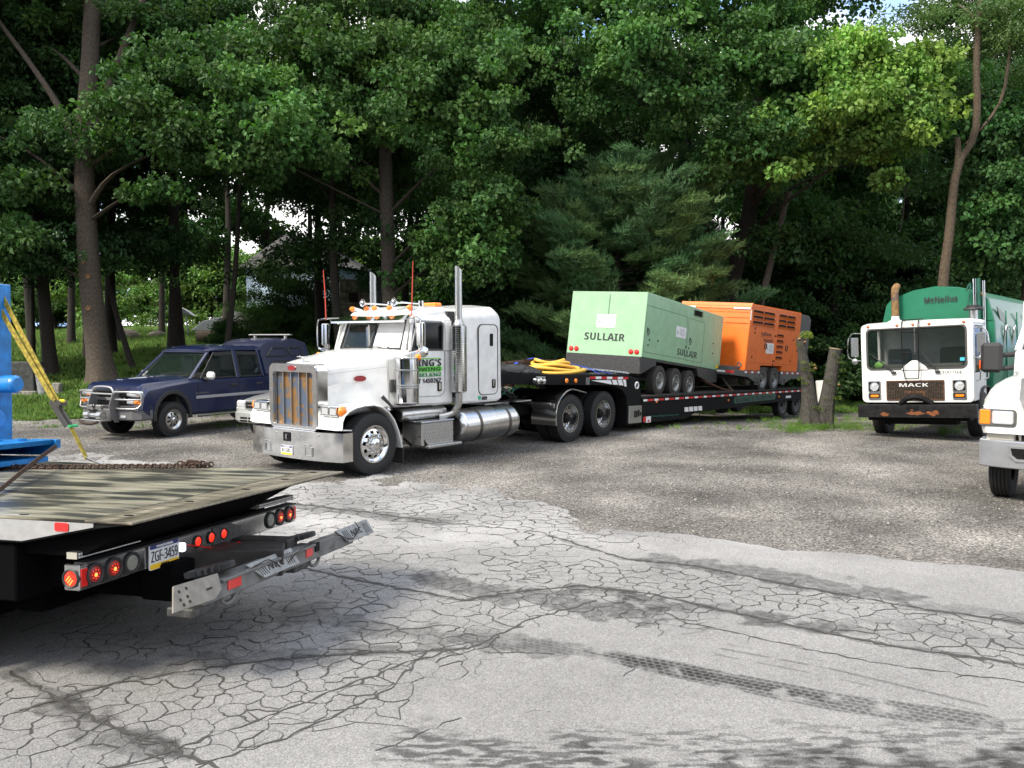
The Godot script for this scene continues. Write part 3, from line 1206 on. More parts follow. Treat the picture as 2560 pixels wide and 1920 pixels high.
func forest() -> void:
	var dark := Color(0.042, 0.092, 0.030)
	var mid := Color(0.060, 0.124, 0.036)
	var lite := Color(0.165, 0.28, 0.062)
	var blue := Color(0.050, 0.115, 0.042)
	leaf_clump("broad", 66, 0.52, 0.55, 0.165)
	leaf_clump("big", 56, 0.5, 0.55, 0.165, 0.6, 0.85)
	leaf_clump("fine", 90, 0.55, 0.35, 0.14, 0.3, 0.42)
	leaf_clump("far", 60, 0.52, 0.7, 0.24)
	var V := func(x, y, z): return Vector3(x, y, z)
	# the big poplar at the left edge of the lawn
	var b1 := W(222, 810, 30)
	var t1 := tree("poplar_tree", "thickest trunk, pale bark with three pruning scars, beside the dark blue pickup", "", b1.x, -30.0, {
		"r": 0.42, "r1": 0.24, "flare": 0.5, "bark": bark("bark_pale", 0.21, 0.165, 0.125), "trunk": [V.call(0, 0, 0), V.call(-0.25, 2.2, 0), V.call(-0.42, 5.0, 0.0), V.call(-0.45, 8.0, 0), V.call(-0.2, 11.0, 0), V.call(0.3, 17.0, 0)],
		"limbs": [[[V.call(-0.45, 6.6, 0), V.call(-2.2, 8.2, 0.6), V.call(-4.6, 9.2, 0.8)], 0.15, 0.06], [[V.call(-0.4, 6.2, 0), V.call(0.7, 7.3, 0.5), V.call(2.6, 8.1, 0.9)], 0.14, 0.05], [[V.call(-0.4, 8.2, 0), V.call(0.5, 11.0, -0.3), V.call(1.9, 14.5, -0.5)], 0.2, 0.1], [[V.call(-0.45, 7.8, 0), V.call(-1.3, 10.0, 0.3), V.call(-3.4, 13.0, 0.3)], 0.18, 0.08]],
		"leaf": "big", "tint": mid, "gap": -0.22,
		"crown": [[W(50, 110, 31.8), V.call(2.2, 1.7, 2.0), 120], [W(20, 300, 31.5), V.call(2.2, 1.2, 2.0), 100], [W(60, 420, 30), V.call(2.0, 0.8, 1.8), 55], [W(365, 265, 28.8), V.call(2.0, 1.3, 1.6), 150], [W(420, 180, 28.5), V.call(1.8, 1.2, 1.5), 120], [W(330, 80, 31.5), V.call(2.2, 1.4, 2.0), 110], [W(460, 320, 28.5), V.call(1.7, 1.0, 1.4), 120], [W(150, -120, 30), V.call(4.5, 2.2, 3.5), 160], [W(350, 395, 29), V.call(1.1, 0.5, 0.9), 30], [W(30, 530, 31), V.call(1.6, 1.0, 1.6), 55]]})
	for s in [[2.75, -0.33, 0.0, 0.10], [3.85, -0.39, 0.6, 0.085], [4.35, -0.42, -0.3, 0.06]]:
		var k := MB.new()
		var a: float = 0.15 + s[2] * 0.3
		var p := Vector3(s[1] + sin(a) * 0.36, s[0], cos(a) * 0.36)
		k.at(p, Vector3(sin(a), 0.1, cos(a)))
		k.lathe([Vector2(0, 0.025), Vector2(s[3] * 0.5, 0.03), Vector2(s[3] * 0.8, 0.05), Vector2(s[3], 0.035), Vector2(s[3] * 1.2, -0.05)], 12)
		put(k, "pruning_scar", M("scar", 0.30, 0.17, 0.08, 0.9, 0.0, "mottle", 4.0), t1, 60.0)
	# the straight trunk behind the white tractor
	var b3 := W(848, 750, 31)
	tree("oak_tree", "tall pole straight trunk standing directly behind the white tractor's cab", "", b3.x, -31.0, {
		"r": 0.31, "r1": 0.2, "bark": bark("bark_grey", 0.20, 0.165, 0.13), "trunk": [V.call(0, 0, 0), V.call(-0.1, 4.0, 0), V.call(-0.2, 9.0, 0), V.call(-0.2, 18.0, 0)], "leaf": "big", "tint": mid * 1.12, "gap": -0.24,
		"limbs": [[[V.call(-0.1, 6.9, 0), V.call(1.0, 7.2, 0.2), V.call(2.2, 7.2, 0.4)], 0.07, 0.03]],
		"crown": [[W(640, 250, 29), V.call(2.2, 1.3, 1.6), 190], [W(560, 330, 29), V.call(1.4, 0.8, 1.2), 80], [W(655, 300, 28.5), V.call(1.7, 0.9, 1.4), 120], [W(760, 130, 30), V.call(2.4, 1.4, 2.0), 160], [W(920, 240, 29), V.call(2.0, 1.2, 1.6), 180], [W(1010, 160, 29), V.call(2.0, 1.2, 1.8), 150], [W(1035, 330, 28.8), V.call(1.7, 1.0, 1.4), 150], [W(1060, 430, 29), V.call(1.1, 1.0, 1.1), 90], [W(1015, 490, 29.5), V.call(1.2, 0.9, 1.2), 90], [W(900, 60, 31), V.call(3.0, 1.6, 2.4), 190], [W(850, -120, 31), V.call(5.0, 2.2, 3.6), 170], [W(590, 120, 31), V.call(1.8, 1.0, 1.6), 90], [W(1010, 560, 30), V.call(1.4, 0.9, 1.2), 90], [W(900, 400, 33), V.call(1.8, 1.2, 1.2), 70]]})
	# the bright hanging branches at right
	var b4 := W(1575, 800, 35)
	tree("linden_tree", "dark forked tree whose sunlit yellow green branches hang out over the yard", "", b4.x, -35.0, {
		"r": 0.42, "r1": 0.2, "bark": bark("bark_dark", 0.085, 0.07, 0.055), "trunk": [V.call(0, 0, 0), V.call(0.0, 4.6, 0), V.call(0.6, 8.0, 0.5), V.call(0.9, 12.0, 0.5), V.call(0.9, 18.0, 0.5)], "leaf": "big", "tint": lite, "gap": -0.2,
		"limbs": [[[V.call(0.1, 5.4, 0), V.call(1.7, 8.6, 1.5), V.call(4.2, 9.4, 5.0)], 0.16, 0.05], [[V.call(0.0, 4.6, 0), V.call(-1.0, 7.2, 0), V.call(-1.6, 10.0, 0.5)], 0.2, 0.08], [[V.call(3.2, 9.2, 4.2), V.call(4.6, 8.6, 5.2), V.call(4.5, 6.6, 5.4)], 0.05, 0.02]],
		"crown": [[W(1850, 150, 29), V.call(1.5, 0.8, 1.4), 120], [W(1880, 215, 28.6), V.call(1.7, 1.0, 1.4), 170], [W(1945, 150, 28.8), V.call(1.0, 0.6, 1.0), 60], [W(1800, 230, 28.8), V.call(1.1, 1.1, 1.2), 95], [W(1915, 280, 28.4), V.call(1.1, 0.9, 1.0), 110], [W(1940, 335, 28.3), V.call(0.8, 0.8, 0.8), 90], [W(1928, 375, 28.3), V.call(0.6, 0.6, 0.6), 60], [W(1922, 400, 28.3), V.call(0.4, 0.4, 0.4), 36], [W(1760, 300, 29), V.call(0.9, 0.7, 0.9), 50], [W(1740, 360, 29.5), V.call(0.8, 0.5, 0.8), 30]]})
	tree("maple_tree", "mid green maple with rounded leaf masses above the green compressor", "", W(1500, 800, 37).x, -37.0, {
		"r": 0.3, "bark": bark("bark_dark", 0.085, 0.07, 0.055), "trunk": [V.call(0, 0, 0), V.call(-0.4, 7.0, 0), V.call(-0.2, 16.0, 0)], "leaf": "big", "tint": Color(0.068, 0.150, 0.044), "gap": -0.2,
		"crown": [[W(1620, 140, 30), V.call(2.2, 1.3, 1.8), 200], [W(1560, 230, 30), V.call(1.6, 1.0, 1.4), 120], [W(1440, 160, 30), V.call(1.7, 1.2, 1.6), 140], [W(1350, 110, 30), V.call(1.4, 1.1, 1.4), 110], [W(1640, 300, 30), V.call(1.6, 0.8, 1.4), 110], [W(1560, 50, 31), V.call(2.4, 1.0, 2.0), 130], [W(1390, 30, 30.5), V.call(2.0, 1.0, 2.0), 130], [W(1480, 290, 30.5), V.call(0.9, 0.6, 0.9), 40], [W(1600, 370, 31.5), V.call(1.4, 0.7, 1.2), 60], [W(1720, 200, 31), V.call(1.4, 1.6, 1.4), 110], [W(1600, -130, 32), V.call(5.0, 2.2, 3.5), 170], [W(1240, -30, 32), V.call(3.0, 1.6, 2.5), 160], [W(1120, 60, 33), V.call(2.2, 1.4, 2.0), 110], [W(1480, -20, 31), V.call(2.4, 1.2, 2.0), 120], [W(1760, 20, 32), V.call(2.2, 1.4, 2.0), 120], [W(1280, 230, 32), V.call(1.2, 1.0, 1.2), 60]]})
	# right edge
	var b5 := W(2028, 830, 28.2)
	tree("locust_tree", "slim bare tan trunk at right rising above the green refuse body", "", b5.x, -28.2, {
		"r": 0.22, "r1": 0.08, "bark": bark("bark_tan", 0.20, 0.145, 0.095), "trunk": [V.call(0, 0, 0), V.call(0.05, 4.2, 0), V.call(0.22, 6.2, 0.0), V.call(0.42, 8.4, 0), V.call(0.95, 9.6, 0.1), V.call(0.9, 12.0, 0.1), V.call(1.1, 15.0, 0.0)],
		"limbs": [[[V.call(0.40, 8.2, 0), V.call(0.45, 8.9, 0.0), V.call(0.40, 9.4, 0.0)], 0.12, 0.09], [[V.call(0.7, 9.2, 0), V.call(1.7, 10.6, 0.2), V.call(1.9, 13.0, 0.3)], 0.07, 0.04]],
		"leaf": "fine", "tint": Color(0.095, 0.165, 0.055), "gap": -0.06,
		"crown": [[W(2080, 60, 28), V.call(1.9, 0.9, 1.6), 130], [W(2170, 90, 29), V.call(1.6, 1.2, 1.4), 130], [W(2020, 40, 30), V.call(1.2, 0.6, 1.2), 60], [W(2130, -40, 30), V.call(3.0, 1.4, 2.4), 170], [W(2190, 190, 29.5), V.call(0.9, 0.9, 1.0), 50]]})
	tree("vine_tree", "leafy tree wrapped in broad leaved vines at the right edge behind the refuse truck", "", W(2190, 820, 31).x, -31.0, {
		"r": 0.18, "bark": bark("bark_tan", 0.20, 0.145, 0.095), "trunk": [V.call(0, 0, 0), V.call(0.4, 6.0, 0), V.call(0.6, 14.0, 0)], "leaf": "big", "tint": Color(0.058, 0.135, 0.042),
		"crown": [[W(2150, 300, 29), V.call(1.0, 0.9, 1.0), 80], [W(2180, 270, 29), V.call(1.1, 0.9, 1.2), 80], [W(2130, 400, 29), V.call(1.0, 1.2, 1.1), 100], [W(2190, 430, 29), V.call(1.1, 1.2, 1.1), 100], [W(2130, 500, 29.5), V.call(0.7, 1.2, 0.9), 70], [W(2180, 550, 29), V.call(1.2, 1.0, 1.2), 90]]})
	pine()
	treeline()
	# trunks of the second row; each has its own lean
	var rows := [
		[372, 745, 37, 0.25, [0.25, 6.0, 0.3, 14.0], "pair of slim trunks on the lawn, the left dark one leaning right", 1], [392, 742, 38, 0.24, [-0.25, 7.0, 0.35, 15.0], "upright trunk with a thin side branch, right of the leaning dark trunk on the lawn", 1],
		[484, 752, 34, 0.15, [0.55, 4.4, 0.9, 10.0], "thin curved trunk standing on the lawn left of the white tractor", 1], [742, 740, 33, 0.21, [-0.35, 5.0, -0.2, 13.0], "dark trunk bending left behind the tractor's far mirror", 2],
		[694, 735, 44, 0.26, [-0.1, 6.0, 0.2, 14.0], "dark trunk in front of the pale blue house", 2], [876, 735, 42, 0.22, [0.1, 5.0, 0.9, 12.0], "dark forked trunk just right of the pole straight one", 2],
		[288, 748, 34, 0.13, [-0.9, 3.6, -1.5, 9.0], "thin dark trunk curving up right beside the thickest trunk", 1], [110, 760, 33, 0.28, [-0.3, 6.0, -0.2, 14.0], "dark thick trunk left of the thickest one, behind the grey pipe post", 1],
		[70, 752, 38, 0.13, [0.15, 6.0, 0.2, 12.0], "slender dark trunk far left beyond the grey pipe post", 1], [12, 770, 30, 0.2, [-1.6, 5.0, -2.4, 10.0], "dark trunk leaning out of frame at the far left", 1],
		[190, 745, 40, 0.22, [0.1, 6.0, 0.1, 14.0], "dark trunk half hidden behind the thickest pale one", 1], [240, 735, 42, 0.3, [0.2, 7.0, 1.2, 15.0], "broad dark trunk right of the thickest pale one, forking high up", 1],
	]
	for i in rows.size():
		var q: Array = rows[i]
		var b := W(q[0], q[1], q[2])
		var g := gh(b.x, b.z)
		var cr := []
		for k in 7:
			cr.append([Vector3(b.x + q[4][2] + rng.randf_range(-3.2, 3.2), g + rng.randf_range(8.8 if q[0] > 360 and q[0] < 490 else 6.6, 14.5), b.z + rng.randf_range(-2.0, 2.0)), Vector3(rng.randf_range(1.4, 2.4), rng.randf_range(0.8, 1.4), rng.randf_range(1.4, 2.2)), 75])
		if q[0] < 360 or q[0] > 490:
			cr.append([Vector3(b.x + rng.randf_range(-1.5, 1.5), g + rng.randf_range(4.6, 5.8), b.z), Vector3(2.2, 0.8, 1.8), 60])
		tree("lawn_tree", q[5], "trees standing on the lawn", b.x, b.z, {"r": q[3], "bark": bark("bark_dark", 0.085, 0.07, 0.055), "trunk": [V.call(0, 0, 0), V.call(q[4][0], q[4][1], 0), V.call(q[4][2], q[4][3], 0)], "tint": dark * rng.randf_range(0.9, 1.25), "leaf": "broad", "scale": 1.15, "crown": cr, "gap": -0.22})
	# dense wood behind the trailer and at right
	var wood := [
		[1190, 38, 0.2, 0.3, "dark slanting trunk left of the pine's top"], [1240, 44, 0.2, -0.6, "thin dark trunk behind the pine's left side"], [1330, 42, 0.24, 0.5, "trunk in shade behind the pine's top"], 
		[1720, 40, 0.2, 0.7, "dark trunk right of the pale leaning one"], [1770, 37, 0.22, 1.1, "slim brown trunk leaning right above the orange compressor"], [1850, 44, 0.2, 0.2, "shaded trunk beneath the sunlit hanging branches"], [1950, 42, 0.22, 0.0, "dark trunk left of the slim tan one"],
		[2110, 40, 0.2, 0.2, "dim trunk right of the slim tan one"], [2200, 44, 0.25, 0.0, "dim trunk at the right edge of the wood"], [1040, 46, 0.22, -0.3, "dark trunk behind the tractor's exhaust stack"], [1120, 42, 0.24, 0.3, "dark trunk behind the tractor's sleeper"],
	]
	for q in wood:
		var b := W(q[0], 800, q[1])
		var g := gh(b.x, b.z)
		var cr := []
		for k in 10:
			cr.append([Vector3(b.x + rng.randf_range(-3.0, 3.0), g + rng.randf_range(3.5, 16.0), b.z + rng.randf_range(-2.0, 3.0)), Vector3(rng.randf_range(1.4, 2.5), rng.randf_range(0.9, 1.6), rng.randf_range(1.4, 2.2)), 75])
		tree("wood_tree", q[4], "trees of the dense wood", b.x, b.z, {"r": q[2], "bark": bark("bark_tan" if "pale" in q[4] else "bark_dark", 0.1, 0.08, 0.06), "trunk": [V.call(0, 0, 0), V.call(q[3] * 0.5, 4.0, 0), V.call(q[3] * 1.6, 10.0, 0), V.call(q[3] * 2.0, 16.0, 0)], "tint": dark * rng.randf_range(0.85, 1.2), "leaf": "broad", "scale": 1.2, "crown": cr})
	var sn := W(1600, 740, 33)
	tree("dead_tree", "pale broken trunk leaning right in the shaded wood", "", sn.x, -33.0, {"r": 0.17, "r1": 0.12, "bark": bark("bark_grey", 0.20, 0.165, 0.13), "trunk": [V.call(0, 0, 0), V.call(0.7, 4.0, 0), V.call(1.75, 8.6, 0)]})
	# understorey
	for i in 15:
		var X := 1130.0 + 75.0 * i + rng.randf_range(-15, 15)
		var D := rng.randf_range(34.0, 40.0)
		var b := W(X, 800, D)
		var g := gh(b.x, b.z)
		var cr := []
		for k in 4:
			cr.append([Vector3(b.x + rng.randf_range(-1.2, 1.2), g + 0.9 + k * 1.15, b.z + rng.randf_range(-1.0, 1.0)), Vector3(1.9 - k * 0.2, 0.9, 1.6), 60])
		tree("understorey_shrub", "leafy shrub in deep shade at the foot of the wood, %s from the left" % ORD[i], "shrubs along the foot of the wood", b.x, b.z, {"r": 0.05, "cat": "shrub", "trunk": [V.call(0, 0, 0), V.call(0.1, 3.0, 0)], "tint": dark * rng.randf_range(0.9, 1.3), "leaf": "broad", "scale": 1.1, "crown": cr, "gap": -0.3})
	# far rows
	for i in 26:
		var X := -120.0 + 98.0 * i + rng.randf_range(-25, 25)
		var D := rng.randf_range(50.0, 66.0)
		var b := W(X, 700, D)
		var g := gh(b.x, b.z)
		var low := (12.0 if X > 290 and X < 470 else 6.2) if X < 860 else 1.5
		var cr := []
		for k in (6 if X < 860 else 10):
			cr.append([Vector3(b.x + rng.randf_range(-3.4, 3.4), g + rng.randf_range(low, 19.0), b.z + rng.randf_range(-2.5, 2.5)), Vector3(rng.randf_range(2.0, 3.0), rng.randf_range(1.2, 2.0), 2.4), 52])
		tree("far_tree", "leafy far row tree beyond lawn and wood, %s from the left" % ORD[i], "trees of the far row", b.x, b.z, {"r": 0.26, "bark": bark("bark_dark", 0.1, 0.08, 0.06), "trunk": [V.call(0, 0, 0), V.call(rng.randf_range(-0.4, 0.4), 8.0, 0), V.call(0, 15, 0)], "tint": dark * rng.randf_range(0.95, 1.4), "leaf": "far", "scale": 1.55, "crown": cr, "gap": -0.02 if X < 800 else -0.22})
	for q in [[-170, 31, "dark tree whose crown hangs in from beyond the left frame edge"], [-420, 30, "second tree beyond the left frame edge, mirrored in the pickup's windshield"]]:
		var b := W(q[0], 750, q[1])
		var g := gh(b.x, b.z)
		var cr := []
		for k in 12:
			cr.append([Vector3(b.x + rng.randf_range(-3.6, 3.6), g + rng.randf_range(5.5, 17.0), b.z + rng.randf_range(-2.5, 3.5)), Vector3(rng.randf_range(1.8, 2.6), rng.randf_range(1.0, 1.6), 2.2), 80])
		tree("lawn_tree", q[2], "trees standing on the lawn", b.x, b.z, {"r": 0.3, "bark": bark("bark_dark", 0.085, 0.07, 0.055), "trunk": [V.call(0, 0, 0), V.call(0.2, 7.0, 0), V.call(0, 15.0, 0)], "tint": mid, "leaf": "broad", "scale": 1.15, "crown": cr})
	for q in [[604, 50, 3.6, "feathery dark bush in front of the pale blue house's left corner"], [664, 48, 3.3, "dark bush before the middle of the pale blue house"], [725, 46, 1.4, "low bush before the right end of the pale blue house"], [500, 47, 0.8, "low dark bush on the lawn beside the fallen log"]]:
		var b := W(q[0], 740, q[1])
		var g := gh(b.x, b.z)
		var cr := []
		for k in 4:
			cr.append([Vector3(b.x + rng.randf_range(-0.7, 0.7), g + q[2] * (0.25 + 0.28 * k), b.z + rng.randf_range(-0.5, 0.5)), Vector3(0.6 + q[2] * 0.38 - k * 0.2, 0.35 + q[2] * 0.14, 1.2), 34 + int(q[2] * 12.0)])
		tree("garden_bush", q[3], "bushes by the blue house", b.x, b.z, {"r": 0.05, "cat": "bush", "trunk": [V.call(0, 0, 0), V.call(0.1, q[2], 0)], "tint": Color(0.05, 0.10, 0.03), "leaf": "fine", "scale": 1.1, "crown": cr, "gap": -0.3})
	# the bright hedge of trees beyond the clearing
	for i in 20:
		var X := -150.0 + 66.0 * i + rng.randf_range(-15, 15)
		var D := rng.randf_range(88.0, 112.0)
		var b := W(X, 700, D)
		var g := gh(b.x, b.z)
		var hh := rng.randf_range(5.5, 10.0)
		var cr := []
		for k in 6:
			cr.append([Vector3(b.x + rng.randf_range(-2.6, 2.6), g + 1.0 + hh * (k + 0.5) / 6.0, b.z), Vector3(2.9 - 0.22 * k, 1.5, 2.6), 46])
		tree("clearing_tree", "rounded pale green tree beyond the bright clearing, %s from the left" % ORD[i], "trees beyond the clearing", b.x, b.z, {"r": 0.2, "trunk": [V.call(0, 0, 0), V.call(0, hh * 0.7, 0)], "tint": Color(0.12, 0.20, 0.055) * rng.randf_range(0.8, 1.2), "leaf": "far", "scale": 1.8, "crown": cr, "gap": -0.3})

func treeline() -> void:
	# the wood across the road behind the viewer, which the windshields and chrome mirror
	var tf := []
	var cl := []
	for i in 5200:
		var x := rng.randf_range(-75, 40)
		var top := 13.0 + 4.0 * noise.get_noise_1d(x * 4.0)
		tf.append(Transform3D(Basis(Vector3.UP, rng.randf() * TAU).scaled(Vector3.ONE * rng.randf_range(1.8, 2.8)), Vector3(x, rng.randf() * top, 46.0 + rng.randfn() * 2.0 + absf(x) * -0.15)))
		cl.append(Color(0.05, 0.09, 0.025) * rng.randf_range(0.7, 1.3))
	var o := stuff(multi(leafm["far"], tf, cl, "treeline", leaf_mat(), self))
	o.set_meta("label", "far dark row of woods mirrored in the windshields and chrome")

func pine() -> void:
	var b := W(1345, 800, 33)
	b.y = gh(b.x, -33.0) - 0.1
	var t := thing("pine_tree", "blue green pine with layered drooping boughs behind the compressors", "tree", "", Transform3D(Basis(), b))
	var H := 8.7
	put(trunk_mesh([Vector3.ZERO, Vector3(-0.2, 5, 0), Vector3(-0.55, H, 0)], 0.2, 0.02, 10), "trunk", bark("bark_dark", 0.085, 0.07, 0.055), t, 60.0)
	var tf := []
	var cl := []
	var br := MB.new()
	var y := 0.9
	while y < H - 0.2:
		var f := y / H
		var n := 5 if f < 0.75 else 4
		for k in n:
			var a := TAU * (k + rng.randf() * 0.8) / n + y * 2.4
			var L := (5.0 * pow(1.0 - f, 0.6) + 0.4) * rng.randf_range(0.55, 1.2)
			if cos(a) > 0.1:
				L *= 1.35
			L = minf(L, 5.6 if sin(a) < 0.2 else 4.2)
			var d := Vector3(cos(a), 0, sin(a))
			var rise := lerpf(0.10, 0.75, f) + rng.randf_range(-0.08, 0.12)
			var st := Vector3(-0.055 * y, y, 0)
			var tip := st + d * L + Vector3(0, L * rise, 0)
			var md := st + d * L * 0.5 + Vector3(0, L * rise * 0.25 - 0.05 * L, 0)
			br.tube([st, md, tip], [0.045, 0.03, 0.01], 5, false)
			var bg := rng.randf_range(0.8, 1.2)
			var old := rng.randf() < 0.55
			# plumes along the bough
			var pn := int(L * 3.2) + 1
			for q in pn:
				var s := lerpf(0.34, 1.0, (q + rng.randf()) / pn)
				var p := st.lerp(md, s * 2.0) if s < 0.5 else md.lerp(tip, s * 2.0 - 1.0)
				var sd := rng.randf_range(-1.0, 1.0)
				var pd := (d + Vector3(-d.z, 0, d.x) * sd * 1.1 + Vector3(0, 0.25, 0)).normalized()
				p += Vector3(-d.z, 0, d.x) * sd * (1.1 - s * 0.8) * minf(L * 0.4, 1.1)
				for i in 9:
					var dir := (pd + Vector3(rng.randfn() * 0.55, rng.randf_range(-0.15, 0.65), rng.randfn() * 0.55)).normalized()
					var xx := Vector3.UP.cross(dir).normalized()
					var off := pd * rng.randf_range(-0.35, 0.35) + Vector3(rng.randfn() * 0.16, rng.randfn() * 0.07, rng.randfn() * 0.16)
					tf.append(Transform3D(Basis(xx, dir.cross(xx), dir).scaled(Vector3.ONE * rng.randf_range(0.7, 1.15)), p + off))
					var g := bg * rng.randf_range(0.8, 1.2)
					cl.append(Color(0.098 * g if old else 0.078 * g, 0.178 * g, 0.055 * g if old else 0.066 * g))
		y += 0.5
	put(br, "branches", bark("bark_dark", 0.085, 0.07, 0.055), t, 60.0)
	var nm := M("needles", 1, 1, 1, 0.6)
	nm.vertex_color_use_as_albedo = true
	nm.backlight_enabled = true
	nm.backlight = Color(0.25, 0.3, 0.2)
	stuff(multi(pine_spray(), tf, cl, "needles", nm, t))

# ---------------------------------------------------------------- vehicles, shared pieces
# every vehicle: x runs from its nose backwards, y up, z to the side that faces the camera
var cache := {}

func ztf(side: float, p := Vector3.ZERO) -> Transform3D:
	return Transform3D(Basis(Vector3(1, 0, 0), Vector3(0, 0, side), Vector3(0, -side, 0)), p)

func plan(y := 0.0) -> Transform3D:
	return Transform3D(Basis(Vector3(1, 0, 0), Vector3(0, 0, -1), Vector3(0, 1, 0)), Vector3(0, y, 0))

func band(path: PackedVector2Array, th: float) -> PackedVector2Array:
	var out := PackedVector2Array(path)
	for i in range(path.size() - 1, -1, -1):
		var a := path[maxi(i - 1, 0)]
		var b := path[mini(i + 1, path.size() - 1)]
		var d := (b - a).normalized()
		out.append(path[i] + Vector2(d.y, -d.x) * th)
	return out

func wheel(parent: Node, p: Vector3, side: float, o: Dictionary) -> Node3D:
	var R: float = o.R
	var w: float = o.w
	var rim: float = o.rim
	var dish: float = o.get("dish", 0.03)
	var key := "%s_%s" % [o.key, side]
	var n := 40
	if not cache.has(key):
		var t := MB.new()
		t.xf = ztf(side)
		var h := w / 2
		var pr := [Vector2(rim - 0.02, -h * 0.8), Vector2(rim + 0.02, -h * 0.92), Vector2(R - 0.1, -h), Vector2(R - 0.035, -h * 0.95), Vector2(R - 0.006, -h * 0.82)]
		for g in [-0.5, -0.18, 0.18, 0.5]:
			pr.append_array([Vector2(R, h * (g - 0.05)), Vector2(R - 0.013, h * (g - 0.035)), Vector2(R - 0.013, h * (g + 0.035)), Vector2(R, h * (g + 0.05))])
		pr.append_array([Vector2(R - 0.006, h * 0.82), Vector2(R - 0.035, h * 0.95), Vector2(R - 0.1, h), Vector2(lerpf(rim, R, 0.45), h * 1.0), Vector2(lerpf(rim, R, 0.42), h * 1.015), Vector2(rim + 0.02, h * 0.92), Vector2(rim - 0.02, h * 0.8)])
		t.lathe(pr, n)
		if o.get("lugs", false):
			for i in 44:
				var a := TAU * i / 44
				for s in [-1.0, 1.0]:
					var k := MB.new()
					var c := Vector3(cos(a) * (R - 0.015), s * h * 0.72, sin(a) * (R - 0.015))
					t.xf = ztf(side) * Transform3D(Basis(Vector3.UP, -a - s * 0.03), c)
					t.box(Vector3.ZERO, Vector3(0.05, h * 0.42, 0.045))
		var r := MB.new()
		r.xf = ztf(side)
		var y := h - dish
		r.lathe([Vector2(rim - 0.02, h * 0.75), Vector2(rim + 0.012, h * 0.9), Vector2(rim + 0.012, h * 0.97), Vector2(rim - 0.006, h * 0.97), Vector2(rim - 0.02, minf(h * 0.8, y + 0.06)), Vector2(rim - 0.05, y)], n)
		var hub: float = o.get("hub", 0.1)
		var ro := rim - 0.05
		var bu: float = o.get("bulge", 0.03)
		var r1 := lerpf(hub, ro, o.get("h0", 0.45))
		var r2 := lerpf(hub, ro, o.get("h1", 0.85))
		var hs: int = o.get("holes", 10)
		r.lathe([Vector2(ro, y), Vector2(r2, y + bu * 0.2)], hs * 4)
		r.lathe([Vector2(r1, y + bu * 0.8), Vector2(hub, y + bu), Vector2(0, y + bu)], hs * 4)
		for i in hs:
			var d: float = TAU / hs
			r.lathe([Vector2(r2, y + bu * 0.2), Vector2(r1, y + bu * 0.8)], 2, d * i, d * (i + o.get("web", 0.5)))
			# hole sides
			var m := lerpf(o.get("web", 0.5), 1.0, 0.5) * d + d * i
		var back := MB.new()
		back.xf = ztf(side)
		back.lathe([Vector2(rim - 0.03, y - 0.05), Vector2(0, y - 0.05)], 20)
		var hb := MB.new()
		hb.xf = ztf(side)
		var ho: float = o.get("hub_out", 0.06)
		hb.lathe([Vector2(hub, y + bu - 0.005), Vector2(hub * 0.97, y + bu + ho * 0.5), Vector2(hub * 0.72, y + bu + ho * 0.9), Vector2(hub * 0.3, y + bu + ho), Vector2(0, y + bu + ho)], 20)
		var nt := MB.new()
		var nn: int = o.get("nuts", 10)
		var nr: float = o.get("nut_r", hub * 1.35)
		for i in nn:
			var a := TAU * (i + 0.5) / nn
			nt.xf = ztf(side) * Transform3D(Basis(), Vector3(cos(a) * nr, y + bu * 0.9, sin(a) * nr))
			nt.lathe([Vector2(0.02, -0.005), Vector2(0.018, 0.028), Vector2(0, 0.034)], 8)
		cache[key] = [t.mesh(40), r.mesh(30), back.mesh(), hb.mesh(45), nt.mesh(40) if nn > 0 else null]
	var c: Array = cache[key]
	var g := pivot("wheel", parent, Transform3D(Basis(Vector3(0, 0, 1), rng.randf() * TAU), p))
	inst(c[0], "tyre", o.get("tyre", M("tyre")), g)
	inst(c[1], "rim", o.get("mat", M("alu")), g)
	inst(c[2], "brake_drum", M("black"), g)
	inst(c[3], "hub", o.get("hub_mat", M("chrome")), g)
	if c[4]:
		inst(c[4], "lug_nuts", o.get("nut_mat", M("steel")), g)
	return g

func lamp_disc(mb: MB, p: Vector3, dir: Vector3, r: float, out := 0.012) -> void:
	mb.at(p, dir)
	mb.lathe([Vector2(r, 0), Vector2(r * 0.93, out * 0.7), Vector2(r * 0.5, out), Vector2(0, out)], 18)
	mb.home()

func ring_disc(mb: MB, p: Vector3, dir: Vector3, r: float, w: float, out := 0.015) -> void:
	mb.at(p, dir)
	mb.lathe([Vector2(r, -0.01), Vector2(r + w, -0.01), Vector2(r + w, out * 0.7), Vector2(r + w * 0.5, out), Vector2(r, out * 0.6), Vector2(r, -0.01)], 20)
	mb.home()

